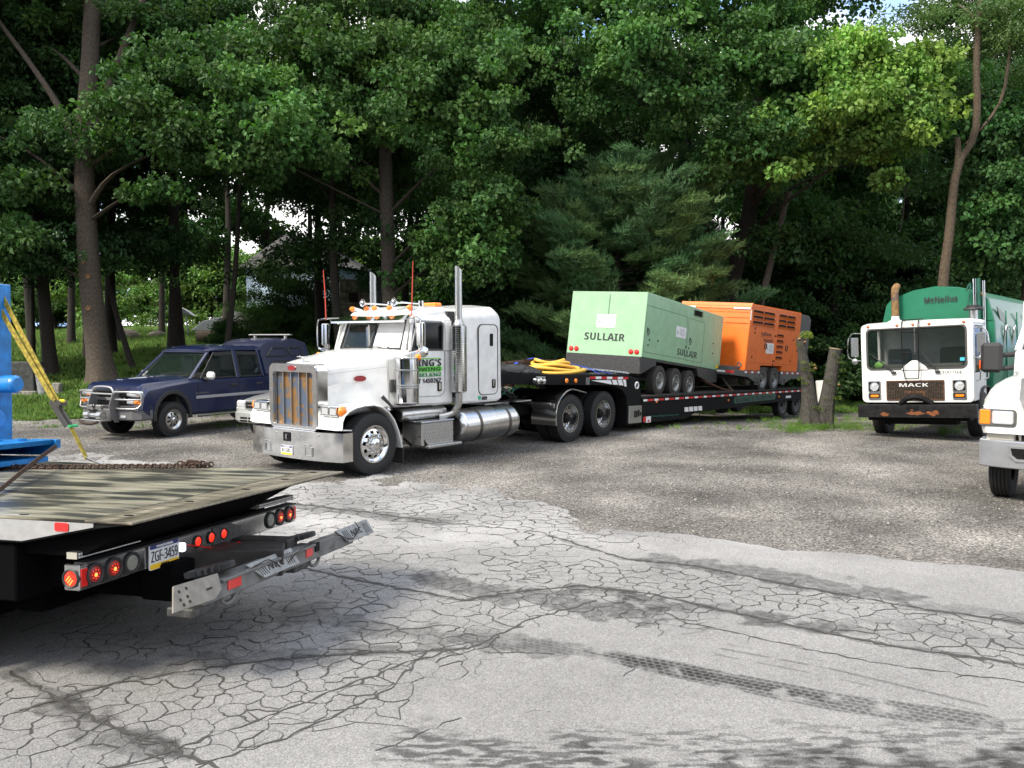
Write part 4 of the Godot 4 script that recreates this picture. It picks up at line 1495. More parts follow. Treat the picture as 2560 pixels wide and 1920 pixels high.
func plate(parent: Node, c: Vector3, right: Vector3, up: Vector3, w: float, h: float, txt: String, foot: String, tilt := 0.0) -> void:
	var x := right.normalized()
	var z := x.cross(up).normalized()
	var y := z.cross(x)
	var g := pivot("license_plate", parent, Transform3D(Basis(x, y, z), c))
	var m := MB.new()
	m.prism(rr(w, h, 0.015, 3), -0.004, 0.004, 0.001)
	put(m, "plate", M("paper"), g)
	m = MB.new()
	m.prism(rr(w * 0.96, h * 0.17, 0.01, 2, Vector2(0, h * 0.39)), 0.004, 0.006)
	put(m, "blue_band", M("navy_plate"), g)
	m = MB.new()
	m.prism(rr(w * 0.96, h * 0.2, 0.01, 2, Vector2(0, -h * 0.375)), 0.004, 0.006)
	put(m, "yellow_band", M("yellow_plate"), g)
	text(txt, Vector3(0, 0.01 * h, 0.006), Vector3.RIGHT, Vector3.UP, w * 0.88, h * 0.42, M("ink"), g, "lettering", false)
	text("PENNSYLVANIA", Vector3(0, h * 0.39, 0.0075), Vector3.RIGHT, Vector3.UP, w * 0.55, h * 0.09, M("white_flat"), g)
	if foot:
		text(foot, Vector3(0, -h * 0.375, 0.0075), Vector3.RIGHT, Vector3.UP, w * 0.26, h * 0.11, M("ink"), g)

func coil(a: Vector3, b: Vector3, r: float, turns: float, sag := 0.0) -> Array:
	var p := []
	var d := (b - a).normalized()
	var u := d.cross(Vector3.UP).normalized()
	var v := u.cross(d)
	var n := int(turns * 12)
	for i in n + 1:
		var t := float(i) / n
		var q := TAU * turns * t
		p.append(a.lerp(b, t) + (u * cos(q) + v * sin(q)) * r - Vector3(0, sag * 4 * t * (1 - t), 0))
	return p

func curve(pts: Array, step := 0.05) -> Array:
	var c := Curve3D.new()
	for i in pts.size():
		var a: Vector3 = pts[maxi(i - 1, 0)]
		var b: Vector3 = pts[mini(i + 1, pts.size() - 1)]
		c.add_point(pts[i], -(b - a) * 0.17, (b - a) * 0.17)
	var L := c.get_baked_length()
	var n := maxi(3, int(L / step))
	var out := []
	for i in n + 1:
		out.append(c.sample_baked(L * i / n))
	return out

const NEAR := Vector3(0, 0, 1)
const FRONT := Vector3(-1, 0, 0)

# ---------------------------------------------------------------- white tractor
func tractor() -> void:
	var t := thing("tractor_truck", "white long nosed tractor truck with tall chrome grille and exhaust stack", "truck", "", Transform3D(Basis(Vector3.UP, YAW), TRO))
	var white := M("white_paint")
	var m := MB.new()
	# frame
	for s in [-1, 1]:
		m.box(Vector3(4.3, 0.72, s * 0.42), Vector3(7.8, 0.26, 0.09), 0.01)
	for x in [1.6, 3.4, 5.0, 5.7, 7.1, 8.1]:
		m.box(Vector3(x, 0.72, 0), Vector3(0.1, 0.2, 0.82))
	m.box(Vector3(6.42, 0.5, 0), Vector3(0.16, 0.16, 1.9))
	m.box(Vector3(7.75, 0.5, 0), Vector3(0.16, 0.16, 1.9))
	m.box(Vector3(0.78, 0.45, 0), Vector3(0.14, 0.14, 1.9))
	m.box(Vector3(0.95, 1.0, 0), Vector3(1.3, 0.9, 0.9))
	m.box(Vector3(7.05, 0.62, 0.55), Vector3(1.6, 0.12, 0.14), 0.02)
	put(m, "frame", M("black_frame"), t)
	m = MB.new()
	m.prism(pv([6.3, 0.95, 7.6, 0.88, 7.6, 0.96, 7.1, 1.06, 6.4, 1.06]), -0.5, 0.5, 0.01)
	put(m, "fifth_wheel", M("black"), t)
	# hood
	m = MB.new()
	m.loft([section(0.19, 0.62, 0.60, 0.86, 1.80, 0.10, 0.02, 6), section(0.45, 0.655, 0.64, 0.92, 1.865, 0.13, 0.03, 6), section(0.85, 0.80, 0.77, 1.0, 1.93, 0.16, 0.04, 6), section(1.3, 0.98, 0.94, 1.06, 2.0, 0.18, 0.05, 6)], true, true, true)
	var hood := put(m, "hood", white, t, 40)
	m = MB.new()
	m.bar(Vector3(0.2, 1.66, 0.622), Vector3(1.29, 1.77, 0.982), 0.004, 0.006)
	m.bar(Vector3(1.306, 1.08, 0.992), Vector3(1.306, 1.9, 0.965), 0.012, 0.012)
	put(m, "seam", M("seam_white"), hood)
	for s in [-1, 1]:
		m = MB.new()
		m.zat(Vector3(0.82, 1.58, s * 0.797), Vector3(-0.32, 0.04, s))
		var el := PackedVector2Array()
		for q in disc(1, 20):
			el.append(q * Vector2(0.11, 0.05))
		m.prism(el, 0.0, 0.014)
		put(m, "emblem", M("emblem_red"), hood)
	# radiator shell and grille
	m = MB.new()
	var so := rr(1.30, 1.08, 0.12, 6, Vector2(0, 1.29))
	var si := rr(1.06, 0.88, 0.05, 6, Vector2(0, 1.255))
	m.zat(Vector3(0.14, 0, 0), FRONT)
	m.frame(so, si, -0.12, 0.08)
	m.frame(MB.inset(so, 0.02), si, 0.08, 0.095)
	put(m, "radiator_shell", M("chrome"), t, 40)
	m = MB.new()
	m.zat(Vector3(0.13, 0, 0), FRONT)
	m.prism(rr(1.08, 0.9, 0.05, 4, Vector2(0, 1.255)), -0.02, 0.0)
	var gm := M("grille_mesh", 0.34, 0.31, 0.27, 0.5, 0.4)
	gm.albedo_texture = grille_picture()
	gm.uv1_triplanar = true
	gm.uv1_scale = Vector3(0.9, 0.9, 0.9)
	var gr := put(m, "grille", gm, t)
	m = MB.new()
	for k in 8:
		m.box(Vector3(0.115, 1.255, -0.5 + 0.0 * k), Vector3(0.02, 0.01, 0.01))
	for k in [-0.318, -0.106, 0.106, 0.318]:
		m.box(Vector3(0.108, 1.255, k), Vector3(0.025, 0.87, 0.022), 0.004)
	for k in [-0.52, 0.52]:
		m.box(Vector3(0.108, 1.255, k), Vector3(0.02, 0.87, 0.015), 0.003)
	put(m, "grille_bar", M("steel"), gr)
	m = MB.new()
	m.zat(Vector3(0.045, 1.762, 0), FRONT)
	m.prism(disc(1, 22), 0.0, 0.015)
	for i in m.v.size():
		var c := Vector3(0.045, 1.762, 0)
		m.v[i] = c + (m.v[i] - c) * Vector3(1, 0.045, 0.10)
	put(m, "emblem", M("emblem_red"), t)
	m = MB.new()
	m.tube([Vector3(0.3, 1.84, 0), Vector3(0.28, 1.93, 0), Vector3(0.2, 1.955, 0)], [0.02, 0.014, 0.008], 8)
	m.box(Vector3(0.25, 1.945, 0), Vector3(0.07, 0.012, 0.2), 0.005)
	put(m, "hood_ornament", M("chrome"), t)
	# bumper
	m = MB.new()
	m.xf = plan(0.28)
	var bp := PackedVector2Array()
	for i in 17:
		var z := -1.21 + 2.42 * i / 16
		bp.append(Vector2(0.10 - 0.17 * (1.0 - pow(absf(z) / 1.21, 3.0)) + 0.0, z))
	bp.append(Vector2(0.30, 1.21)); bp.append(Vector2(0.30, 1.18)); bp.append(Vector2(0.12, 1.16)); bp.append(Vector2(0.12, -1.16)); bp.append(Vector2(0.30, -1.18)); bp.append(Vector2(0.30, -1.21))
	m.prism(bp, 0.0, 0.465, 0.0)
	var bum := put(m, "bumper", M("chrome"), t, 30)
	m = MB.new()
	m.box(Vector3(-0.068, 0.63, 0.0), Vector3(0.03, 0.15, 0.19), 0.004)
	put(m, "tow_pin_box", M("black"), bum)
	m = MB.new()
	m.tube([Vector3(-0.085, 0.67, 0), Vector3(-0.095, 0.63, 0), Vector3(-0.085, 0.59, 0)], 0.014, 8)
	put(m, "tow_pin", M("steel"), bum)
	for s in [-1, 1]:
		m = MB.new()
		m.zat(Vector3(-0.055, 0.42, s * 0.55), FRONT)
		m.frame(rr(0.18, 0.15, 0.01, 2), rr(0.15, 0.12, 0.01, 2), -0.03, 0.012)
		m.prism(rr(0.16, 0.13, 0.01, 2), -0.05, -0.035)
		put(m, "tow_eye", M("steel"), bum)
	m = MB.new()
	for k in [[-0.75, 0.68], [0.38, 0.68], [0.75, 0.68], [-0.3, 0.68], [0.45, 0.52], [0.57, 0.52], [-0.5, 0.52], [-0.62, 0.52]]:
		lamp_disc(m, Vector3(-0.066 + 0.03 * pow(absf(k[0]), 3), k[1], k[0]), FRONT, 0.014, 0.01)
	put(m, "bolts", M("steel"), bum)
	plate(t, Vector3(-0.082, 0.405, 0.0), NEAR, Vector3.UP, 0.305, 0.155, "AG-55857", "")
	# fenders, lamps
	for s in [-1, 1]:
		m = MB.new()
		var path := pv([0.06, 0.80, 0.07, 0.93, 0.12, 1.03, 0.22, 1.10, 0.36, 1.15, 0.55, 1.175, 0.76, 1.175, 0.93, 1.13, 1.09, 1.03, 1.22, 0.88, 1.31, 0.70, 1.37, 0.52, 1.40, 0.40])
		var pb := band(path, 0.03)
		m.prism(pb, 0.56 if s > 0 else -1.23, 1.23 if s > 0 else -0.56, 0.012)
		# inner skirt from the arch to the hood
		for i in path.size() - 1:
			var a := Vector3(path[i].x, path[i].y, s * 0.56)
			var b := Vector3(path[i + 1].x, path[i + 1].y, s * 0.56)
			m.quad(a, b, Vector3(b.x, b.y + 0.35, s * (0.6 + 0.2 * b.x)), Vector3(a.x, a.y + 0.35, s * (0.6 + 0.2 * a.x)))
		put(m, "fender", white, t, 40)
		m = MB.new()
		m.prism(band(pv([0.05, 0.79, 0.2, 0.775, 0.36, 0.76]), -0.02), (0.58 if s > 0 else -1.15), (1.15 if s > 0 else -0.58), 0.004)
		put(m, "fender_lip", white, t)
		var hl := pivot("headlight", t)
		m = MB.new()
		m.box(Vector3(0.17, 1.09, s * 0.92), Vector3(0.2, 0.17, 0.40), 0.015)
		m.bar(Vector3(0.25, 1.09, s * 0.7), Vector3(0.3, 1.09, s * 0.55), 0.06, 0.08)
		put(m, "housing", M("chrome"), hl)
		for k in [0.815, 1.015]:
			m = MB.new()
			m.box(Vector3(0.07, 1.09, s * k), Vector3(0.02, 0.115, 0.165), 0.008)
			put(m, "lens", M("clear_lens"), hl)
			m = MB.new()
			m.zat(Vector3(0.066, 1.09, s * k), FRONT)
			m.frame(rr(0.19, 0.14, 0.02, 3), rr(0.16, 0.11, 0.015, 3), 0.0, 0.014)
			put(m, "bezel", M("steel"), hl)
		m = MB.new()
		m.ball(Vector3(0.14, 1.09, s * 1.155), Vector3(0.085, 0.085, 0.055), 14, 10)
		put(m, "turn_signal", M("amber"), hl, 60)
		wheel(t, Vector3(0.776, 0.512, s * 1.055), s, {"key": "front", "R": 0.512, "w": 0.30, "rim": 0.30, "dish": 0.05, "bulge": 0.04, "hub": 0.115, "hub_out": 0.075, "h0": 0.52, "h1": 0.82, "holes": 10, "nut_r": 0.155, "mat": M("chrome")})
		m = MB.new()
		m.box(Vector3(1.42, 0.30, s * 0.95), Vector3(0.02, 0.36, 0.5), 0.004)
		put(m, "mud_flap", M("plastic"), t)
		for x in [6.42, 7.75]:
			var dual := {"key": "drive", "R": 0.512, "w": 0.27, "rim": 0.295, "dish": 0.19, "bulge": 0.02, "hub": 0.12, "hub_out": 0.12, "h0": 0.4, "h1": 0.8, "holes": 10, "nut_r": 0.155, "hub_mat": M("black"), "lugs": true, "mat": M("alu_bright", 0.74, 0.74, 0.73, 0.2, 1.0, "faint", 1.4)}
			wheel(t, Vector3(x, 0.512, s * 1.08), s, dual)
			m = MB.new()
			m.xf = ztf(s, Vector3(x, 0.512, s * 0.74))
			m.lathe([Vector2(0.28, -0.13), Vector2(0.42, -0.14), Vector2(0.50, -0.11), Vector2(0.512, 0.0), Vector2(0.50, 0.11), Vector2(0.42, 0.14), Vector2(0.28, 0.13)], 32)
			put(m, "inner_tyre", M("tyre"), t, 50)
	# cab
	m = MB.new()
	m.loft([section(1.312, 0.985, 0.945, 1.07, 2.0, 0.16, 0.05, 6), section(1.72, 1.01, 0.985, 1.06, 2.045, 0.07, 0.03, 6), section(1.86, 1.02, 1.0, 1.06, 2.05, 0.05, 0.0, 6), section(2.85, 1.02, 1.0, 1.04, 2.05, 0.05, 0.0, 6)])
	var cab := put(m, "cab", white, t, 40)
	m = MB.new()
	m.loft([section(1.93, 0.80, 0.78, 2.575, 2.66, 0.05, 0.03, 5), section(2.05, 0.92, 0.86, 2.56, 2.74, 0.1, 0.04, 5), section(2.35, 0.97, 0.88, 2.55, 2.80, 0.14, 0.04, 5), section(2.85, 0.98, 0.88, 2.55, 2.83, 0.14, 0.04, 5)])
	for s in [-1, 1]:
		m.bar(Vector3(1.78, 2.03, s * 0.86), Vector3(1.98, 2.6, s * 0.82), 0.09, 0.08, 0.01)
		m.bar(Vector3(1.80, 2.03, s * 0.985), Vector3(1.93, 2.58, s * 0.93), 0.05, 0.07, 0.01)
		m.box(Vector3(2.74, 2.3, s * 0.99), Vector3(0.22, 0.55, 0.05), 0.01)
		m.box(Vector3(2.25, 2.55, s * 0.965), Vector3(0.85, 0.07, 0.05), 0.01)
	m.box(Vector3(2.83, 2.3, 0), Vector3(0.04, 0.55, 1.9))
	put(m, "cab_roof", white, t, 40)
	m = MB.new()
	m.box(Vector3(2.35, 2.07, 0), Vector3(0.95, 0.03, 1.9))
	m.box(Vector3(2.55, 2.25, 0.4), Vector3(0.14, 0.5, 0.5), 0.04)
	m.box(Vector3(2.55, 2.25, -0.45), Vector3(0.14, 0.5, 0.5), 0.04)
	put(m, "interior", M("interior"), t)
	m = MB.new()
	m.xf = Transform3D(Basis(Vector3(0, 0, 1), -0.5), Vector3(2.1, 2.14, 0.45))
	m.tube([Vector3(0.2, 0, 0), Vector3(0.14, 0, 0.14), Vector3(0, 0, 0.2), Vector3(-0.14, 0, 0.14), Vector3(-0.2, 0, 0), Vector3(-0.14, 0, -0.14), Vector3(0, 0, -0.2), Vector3(0.14, 0, -0.14), Vector3(0.2, 0, 0)], 0.015, 6)
	put(m, "steering_wheel", M("plastic"), t)
	# windshield, two flat panes in a rubber frame
	var W3 := func(f: float, g: float) -> Vector3: return Vector3(lerpf(1.745, 1.945, g), lerpf(2.055, 2.575, g), f * lerpf(0.80, 0.775, g))
	for s in [-1, 1]:
		m = MB.new()
		m.quad(W3.call(s * 0.035, 0.04), W3.call(s * 0.035, 0.97), W3.call(s * 0.95, 0.97), W3.call(s * 0.97, 0.04))
		put(m, "windshield_pane", M("glass_clear") if s > 0 else M("glass"), t)
	m = MB.new()
	var q := [W3.call(-1, 0), W3.call(-1, 1), W3.call(1, 1), W3.call(1, 0)]
	for i in 4:
		m.bar(q[i], q[(i + 1) % 4], 0.03, 0.035, 0.006)
	m.bar(W3.call(0, 0), W3.call(0, 1), 0.03, 0.03, 0.005)
	put(m, "windshield_frame", M("seam"), t)
	m = MB.new()
	var D := Vector3(0.03, 0, 0)
	m.quad(W3.call(0.06, 0.06) + D, W3.call(0.06, 0.90) + D, W3.call(0.93, 0.90) + D, W3.call(0.95, 0.06) + D)
	put(m, "sunshade", M("white_flat"), t)
	m = MB.new()
	m.tube([Vector3(1.72, 2.06, 0.45), Vector3(1.74, 2.11, 0.2), Vector3(1.735, 2.1, -0.02)], 0.008, 5)
	m.tube([Vector3(1.71, 2.05, 0.62), Vector3(1.735, 2.1, 0.5)], 0.014, 5)
	m.tube([Vector3(1.72, 2.05, -0.42), Vector3(1.745, 2.12, -0.6)], 0.01, 5)
	m.tube([Vector3(1.71, 2.03, -0.36), Vector3(1.73, 2.08, -0.44)], 0.014, 5)
	put(m, "wiper", M("plastic"), t)
	# visor
	m = MB.new()
	m.quad(Vector3(1.68, 2.565, -0.98), Vector3(1.95, 2.675, -0.92), Vector3(1.95, 2.675, 0.92), Vector3(1.68, 2.565, 0.98))
	m.quad(Vector3(1.68, 2.56, -0.98), Vector3(1.68, 2.56, 0.98), Vector3(1.95, 2.67, 0.92), Vector3(1.95, 2.67, -0.92))
	m.quad(Vector3(1.68, 2.53, -0.98), Vector3(1.68, 2.565, -0.98), Vector3(1.68, 2.565, 0.98), Vector3(1.68, 2.53, 0.98))
	put(m, "sun_visor", M("chrome"), t)
	# door
	m = MB.new()
	for s in [1]:
		var door := PackedVector2Array()
		for k in [[1.77, 1.45], [1.78, 1.30], [1.83, 1.22], [2.52, 1.20], [2.62, 1.24], [2.665, 1.33], [2.675, 2.42], [2.64, 2.52], [2.56, 2.56], [1.97, 2.57], [1.94, 2.52], [1.80, 2.06]]:
			door.append(Vector2(k[0], k[1]))
		m.frame(door, MB.inset(door, 0.014), 1.0, 1.024)
	put(m, "door_seam", M("seam_white"), cab)
	var dr := pivot("door", t)
	m = MB.new()
	m.prism(pv([1.86, 2.06, 2.60, 2.05, 2.61, 2.46, 2.57, 2.505, 1.99, 2.51]), 0.985, 0.99)
	put(m, "window", M("glass_dark"), dr)
	m = MB.new()
	var wo := pv([1.84, 2.04, 2.63, 2.03, 2.64, 2.47, 2.58, 2.535, 1.97, 2.54])
	m.frame(wo, MB.inset(wo, 0.03), 0.97, 1.012)
	put(m, "window_frame", M("seam"), dr)
	m = MB.new()
	m.prism(rr(0.10, 0.17, 0.02, 3, Vector2(2.51, 1.38)), 1.02, 1.03)
	put(m, "handle_recess", M("black"), dr)
	m = MB.new()
	m.box(Vector3(2.51, 1.385, 1.035), Vector3(0.05, 0.13, 0.02), 0.006)
	put(m, "handle", M("chrome"), dr)
	# lettering on the door; the first letter is behind the air cleaner
	m = MB.new()
	m.prism(rr(0.95, 0.10, 0.045, 4, Vector2(2.10, 1.70)), 1.018, 1.021)
	m.prism(pv([1.7, 1.885, 2.55, 1.885, 2.56, 1.9, 1.7, 1.9]), 1.018, 1.021)
	put(m, "green_band", M("sign_green", 0.10, 0.50, 0.04, 0.5), dr)
	text("KLING'S", Vector3(2.14, 1.815, 1.022), Vector3.RIGHT, Vector3.UP, 0.84, 0.125, M("ink"), dr)
	text("TOWING", Vector3(2.17, 1.70, 1.024), Vector3.RIGHT, Vector3.UP, 0.72, 0.065, M("ink"), dr)
	text("610.383.6362", Vector3(2.13, 1.60, 1.022), Vector3.RIGHT, Vector3.UP, 0.86, 0.07, M("green_text"), dr)
	text("USDOT 1450267", Vector3(2.10, 1.495, 1.022), Vector3.RIGHT, Vector3.UP, 0.9, 0.085, M("ink"), dr)
	# mirrors
	for s in [-1, 1]:
		var g := pivot("mirror", t)
		m = MB.new()
		m.tube(curve([Vector3(1.95, 2.62, s * 0.93), Vector3(1.78, 2.62, s * 1.1), Vector3(1.68, 2.60, s * 1.36), Vector3(1.68, 2.5, s * 1.38), Vector3(1.68, 2.1, s * 1.38), Vector3(1.7, 2.05, s * 1.34), Vector3(1.62, 1.98, s * 1.08), Vector3(1.55, 1.93, s * 1.0)]), 0.014, 6)
		m.tube([Vector3(1.78, 2.62, s * 1.12), Vector3(1.80, 2.06, s * 1.2), Vector3(1.68, 2.05, s * 1.36)], 0.012, 6)
		put(m, "arm", M("chrome"), g)
		m = MB.new()
		m.box(Vector3(1.78, 2.32, s * 1.28), Vector3(0.05, 0.42, 0.19), 0.02)
		put(m, "housing", M("chrome"), g)
		m = MB.new()
		m.box(Vector3(1.808, 2.32, s * 1.28), Vector3(0.01, 0.38, 0.16), 0.003)
		put(m, "glass", M("clear_lens"), g)
		m = MB.new()
		lamp_disc(m, Vector3(1.82, 2.02, s * 1.3), Vector3(-0.3, 0, s), 0.10, 0.03)
		put(m, "convex_mirror", M("chrome"), g, 50)
		m = MB.new()
		m.box(Vector3(1.66, 1.93, s * 1.33), Vector3(0.09, 0.11, 0.13), 0.035)
		put(m, "marker_lamp", M("amber"), g)
	# air cleaner
	for s in [-1, 1]:
		var g := pivot("air_cleaner", t)
		m = MB.new()
		m.xf = Transform3D(Basis(), Vector3(1.53, 1.12, s * 1.19))
		m.lathe([Vector2(0.17, -0.005), Vector2(0.205, 0.02), Vector2(0.205, 0.78), Vector2(0.19, 0.81), Vector2(0.0, 0.83)], 28)
		m.lathe([Vector2(0, 0), Vector2(0.17, -0.005)], 28)
		put(m, "canister", M("chrome"), g, 40)
		m = MB.new()
		for y in [1.14, 1.4, 1.44, 1.70, 1.90]:
			m.xf = Transform3D(Basis(), Vector3(1.53, y, s * 1.19))
			m.lathe([Vector2(0.205, 0), Vector2(0.211, 0.006), Vector2(0.211, 0.02), Vector2(0.205, 0.026)], 28)
		m.home()
		m.box(Vector3(1.53, 1.42, s * 1.0), Vector3(0.06, 0.05, 0.12))
		put(m, "band", M("steel"), g)
		m = MB.new()
		m.box(Vector3(1.36, 1.44, s * 1.01), Vector3(0.09, 0.22, 0.03), 0.01)
		put(m, "latch", M("dark_grey"), g)
	m = MB.new()
	m.tube([Vector3(1.13, 1.27, 1.0), Vector3(1.28, 1.08, 1.1)], [0.035, 0.02], 6)
	put(m, "hood_latch", M("plastic"), t)
	# roof gear
	for k in [-0.82, -0.42, -0.2, 0.2, 0.72]:
		m = MB.new()
		m.at(Vector3(2.08, 2.80, k), Vector3(-1, 0.12, 0))
		m.lathe([Vector2(0.03, -0.22), Vector2(0.05, 0.0), Vector2(0.0505, 0.001)], 12)
		var cl := put(m, "clearance_lamp", white, t)
		m = MB.new()
		m.at(Vector3(2.08, 2.80, k), Vector3(-1, 0.12, 0))
		m.lathe([Vector2(0.052, 0.0), Vector2(0.05, 0.03), Vector2(0.03, 0.065), Vector2(0, 0.075)], 12)
		put(m, "lens", M("amber"), cl, 60)
	for k in [-0.42, 0.42]:
		m = MB.new()
		m.at(Vector3(2.1, 2.905, k), Vector3(-1, 0.03, 0))
		m.lathe([Vector2(0.055, 0.13), Vector2(0.075, 0.135), Vector2(0.07, 0.12), Vector2(0.03, 0.03), Vector2(0.018, -0.1), Vector2(0.014, -0.5), Vector2(0, -0.5)], 16)
		m.home()
		m.xf = Transform3D(Basis(), Vector3(2.66, 2.82, k))
		m.lathe([Vector2(0.05, 0), Vector2(0.05, 0.13), Vector2(0, 0.135)], 12)
		put(m, "air_horn", M("chrome"), t, 50)
	m = MB.new()
	m.xf = plan(2.865)
	m.prism(rr(0.2, 0.46, 0.06, 4, Vector2(3.35, 0.0)), 0, 0.075, 0.02)
	put(m, "beacon", M("amber"), t)
	for s in [-1, 1]:
		m = MB.new()
		var b := Vector3(1.74, 2.6, s * 1.2) if s < 0 else Vector3(1.92, 2.66, 0.92)
		m.tube([b, b + Vector3(0.0, 0.5, s * 0.02), b + Vector3(-0.01, 0.94, s * 0.05)], [0.012, 0.010, 0.007], 6)
		put(m, "antenna", M("antenna_red", 0.45, 0.05, 0.03, 0.5), t)
	# sleeper
	m = MB.new()
	m.loft([section(3.02, 1.05, 1.02, 1.03, 2.80, 0.22, 0.05, 8), section(4.12, 1.06, 1.03, 1.02, 2.87, 0.24, 0.05, 8), section(4.26, 1.03, 1.0, 1.04, 2.80, 0.22, 0.04, 8), section(4.30, 0.96, 0.93, 1.08, 2.68, 0.2, 0.03, 8)])
	var sl := put(m, "sleeper", white, t, 32)
	m = MB.new()
	m.box(Vector3(2.93, 1.95, 0), Vector3(0.2, 1.6, 1.86))
	put(m, "boot", M("plastic"), t)
	var sd := pivot("sleeper_door", t)
	m = MB.new()
	m.frame(rr(0.58, 1.36, 0.12, 6, Vector2(3.84, 1.84)), rr(0.556, 1.336, 0.11, 6, Vector2(3.84, 1.84)), 1.03, 1.062)
	put(m, "door_seam", M("seam"), sd)
	m = MB.new()
	m.prism(rr(0.55, 1.33, 0.108, 6, Vector2(3.84, 1.84)), 1.0, 1.058, 0.006)
	put(m, "panel", white, sd)
	m = MB.new()
	m.prism(rr(0.09, 0.24, 0.02, 3, Vector2(3.93, 2.22)), 1.05, 1.068)
	put(m, "vent", M("black"), sd)
	m = MB.new()
	m.prism(rr(0.105, 0.17, 0.025, 3, Vector2(4.0, 1.37)), 1.05, 1.066)
	put(m, "handle", M("black"), sd)
	m = MB.new()
	m.box(Vector3(4.0, 1.38, 1.07), Vector3(0.05, 0.12, 0.015), 0.005)
	put(m, "latch", M("chrome"), sd)
	m = MB.new()
	m.prism(rr(0.16, 0.07, 0.034, 5, Vector2(3.72, 1.10)), 1.05, 1.066)
	put(m, "badge", M("dark_grey"), sl)
	m = MB.new()
	m.prism(rr(0.07, 0.07, 0.005, 2, Vector2(3.58, 1.115)), 1.05, 1.064)
	put(m, "sticker", M("sticker_green", 0.02, 0.4, 0.2, 0.5), sl)
	# stacks
	for s in [-1, 1]:
		var g := pivot("exhaust_stack", t)
		m = MB.new()
		m.tube(curve([Vector3(2.62, 0.82, s * 0.9), Vector3(2.82, 0.86, s * 1.05), Vector3(2.89, 1.02, s * 1.14), Vector3(2.89, 1.26, s * 1.15)]), 0.065, 14)
		m.xf = Transform3D(Basis(), Vector3(2.89, 2.5, s * 1.15))
		m.lathe([Vector2(0.11, 0), Vector2(0.075, 0.06), Vector2(0.066, 0.1), Vector2(0.066, 0.9)], 20)
		m.home()
		var lo := PackedVector3Array()
		var hi := PackedVector3Array()
		for k in 20:
			var a := TAU * k / 20
			lo.append(Vector3(2.89 + 0.066 * cos(a), 3.4, s * 1.15 + 0.066 * sin(a)))
			hi.append(Vector3(2.89 + 0.066 * cos(a), 3.5 - 0.07 * cos(a), s * 1.15 + 0.066 * sin(a)))
		m.loft([lo, hi], true, false, false)
		put(m, "pipe", M("steel"), g, 45)
		m = MB.new()
		m.xf = Transform3D(Basis(), Vector3(2.89, 1.25, s * 1.15))
		m.lathe([Vector2(0.10, 0), Vector2(0.135, 0.02), Vector2(0.135, 1.23), Vector2(0.10, 1.25)], 24)
		put(m, "muffler", M("steel"), g)
		m = MB.new()
		m.xf = Transform3D(Basis(), Vector3(2.89, 1.28, s * 1.15))
		for k in 30:
			m.lathe([Vector2(0.15, 0.04 * k), Vector2(0.152, 0.04 * k), Vector2(0.152, 0.04 * k + 0.024), Vector2(0.15, 0.04 * k + 0.024)], 20, -0.5, PI + 0.5)
		for k in 10:
			m.lathe([Vector2(0.1515, 0.0), Vector2(0.1515, 1.19)], 1, -0.5 + k * 0.45, -0.5 + k * 0.45 + 0.17)
		put(m, "heat_shield", M("chrome"), g, 50)
	# tank, box, steps
	for s in [-1, 1]:
		var g := pivot("fuel_tank", t)
		m = MB.new()
		m.at(Vector3(2.97, 0.60, s * 0.88), Vector3(1, 0, 0))
		m.lathe([Vector2(0, 0.0), Vector2(0.2, 0.005), Vector2(0.285, 0.03), Vector2(0.315, 0.09), Vector2(0.32, 0.16), Vector2(0.32, 1.62), Vector2(0.30, 1.70), Vector2(0.2, 1.745), Vector2(0, 1.75)], 36)
		put(m, "tank", M("alu"), g, 50)
		for x in [3.45, 4.32]:
			m = MB.new()
			m.at(Vector3(x, 0.60, s * 0.88), Vector3(1, 0, 0))
			m.lathe([Vector2(0.321, 0), Vector2(0.327, 0.005), Vector2(0.327, 0.075), Vector2(0.321, 0.08)], 36)
			put(m, "strap", M("dark_steel", 0.12, 0.11, 0.10, 0.4, 0.8), g)
		m = MB.new()
		m.at(Vector3(4.5, 0.9, s * 0.96), Vector3(0, 1, 0.25 * s))
		m.lathe([Vector2(0.06, 0), Vector2(0.06, 0.04), Vector2(0, 0.045)], 14)
		put(m, "filler_cap", M("dark_grey"), g)
		g = pivot("battery_box", t)
		m = MB.new()
		m.box(Vector3(2.28, 0.56, s * 0.95), Vector3(0.82, 0.40, 0.5), 0.015)
		put(m, "box", M("alu_dull"), g)
		m = MB.new()
		m.box(Vector3(2.28, 0.775, s * 0.95), Vector3(0.84, 0.03, 0.52), 0.008)
		for i in 12:
			for j in 6:
				m.box(Vector3(1.93 + 0.063 * i + (0.03 if j % 2 else 0.0), 0.41 + 0.06 * j, s * 1.202), Vector3(0.034, 0.011, 0.006))
		put(m, "tread_plate", M("alu"), g)
		m = MB.new()
		m.box(Vector3(2.38, 0.345, s * 1.14), Vector3(0.86, 0.05, 0.32), 0.01)
		put(m, "step", M("alu_dull"), g)
		m = MB.new()
		m.bar(Vector3(1.88, 0.55, s * 1.14), Vector3(1.98, 0.36, s * 1.22), 0.035, 0.05)
		m.bar(Vector3(1.72, 0.5, s * 0.9), Vector3(1.86, 0.36, s * 0.95), 0.03, 0.04)
		put(m, "bracket", M("black_frame"), g)
		m = MB.new()
		m.at(Vector3(1.66, 0.90, s * 0.84), Vector3(1, 0, 0))
		m.lathe([Vector2(0, 0), Vector2(0.09, 0.01), Vector2(0.115, 0.05), Vector2(0.115, 1.1), Vector2(0.09, 1.14), Vector2(0, 1.15)], 24)
		m.lathe([Vector2(0.117, 0.25), Vector2(0.12, 0.255), Vector2(0.12, 0.275), Vector2(0.117, 0.28)], 24)
		put(m, "air_tank", M("steel"), t, 50)
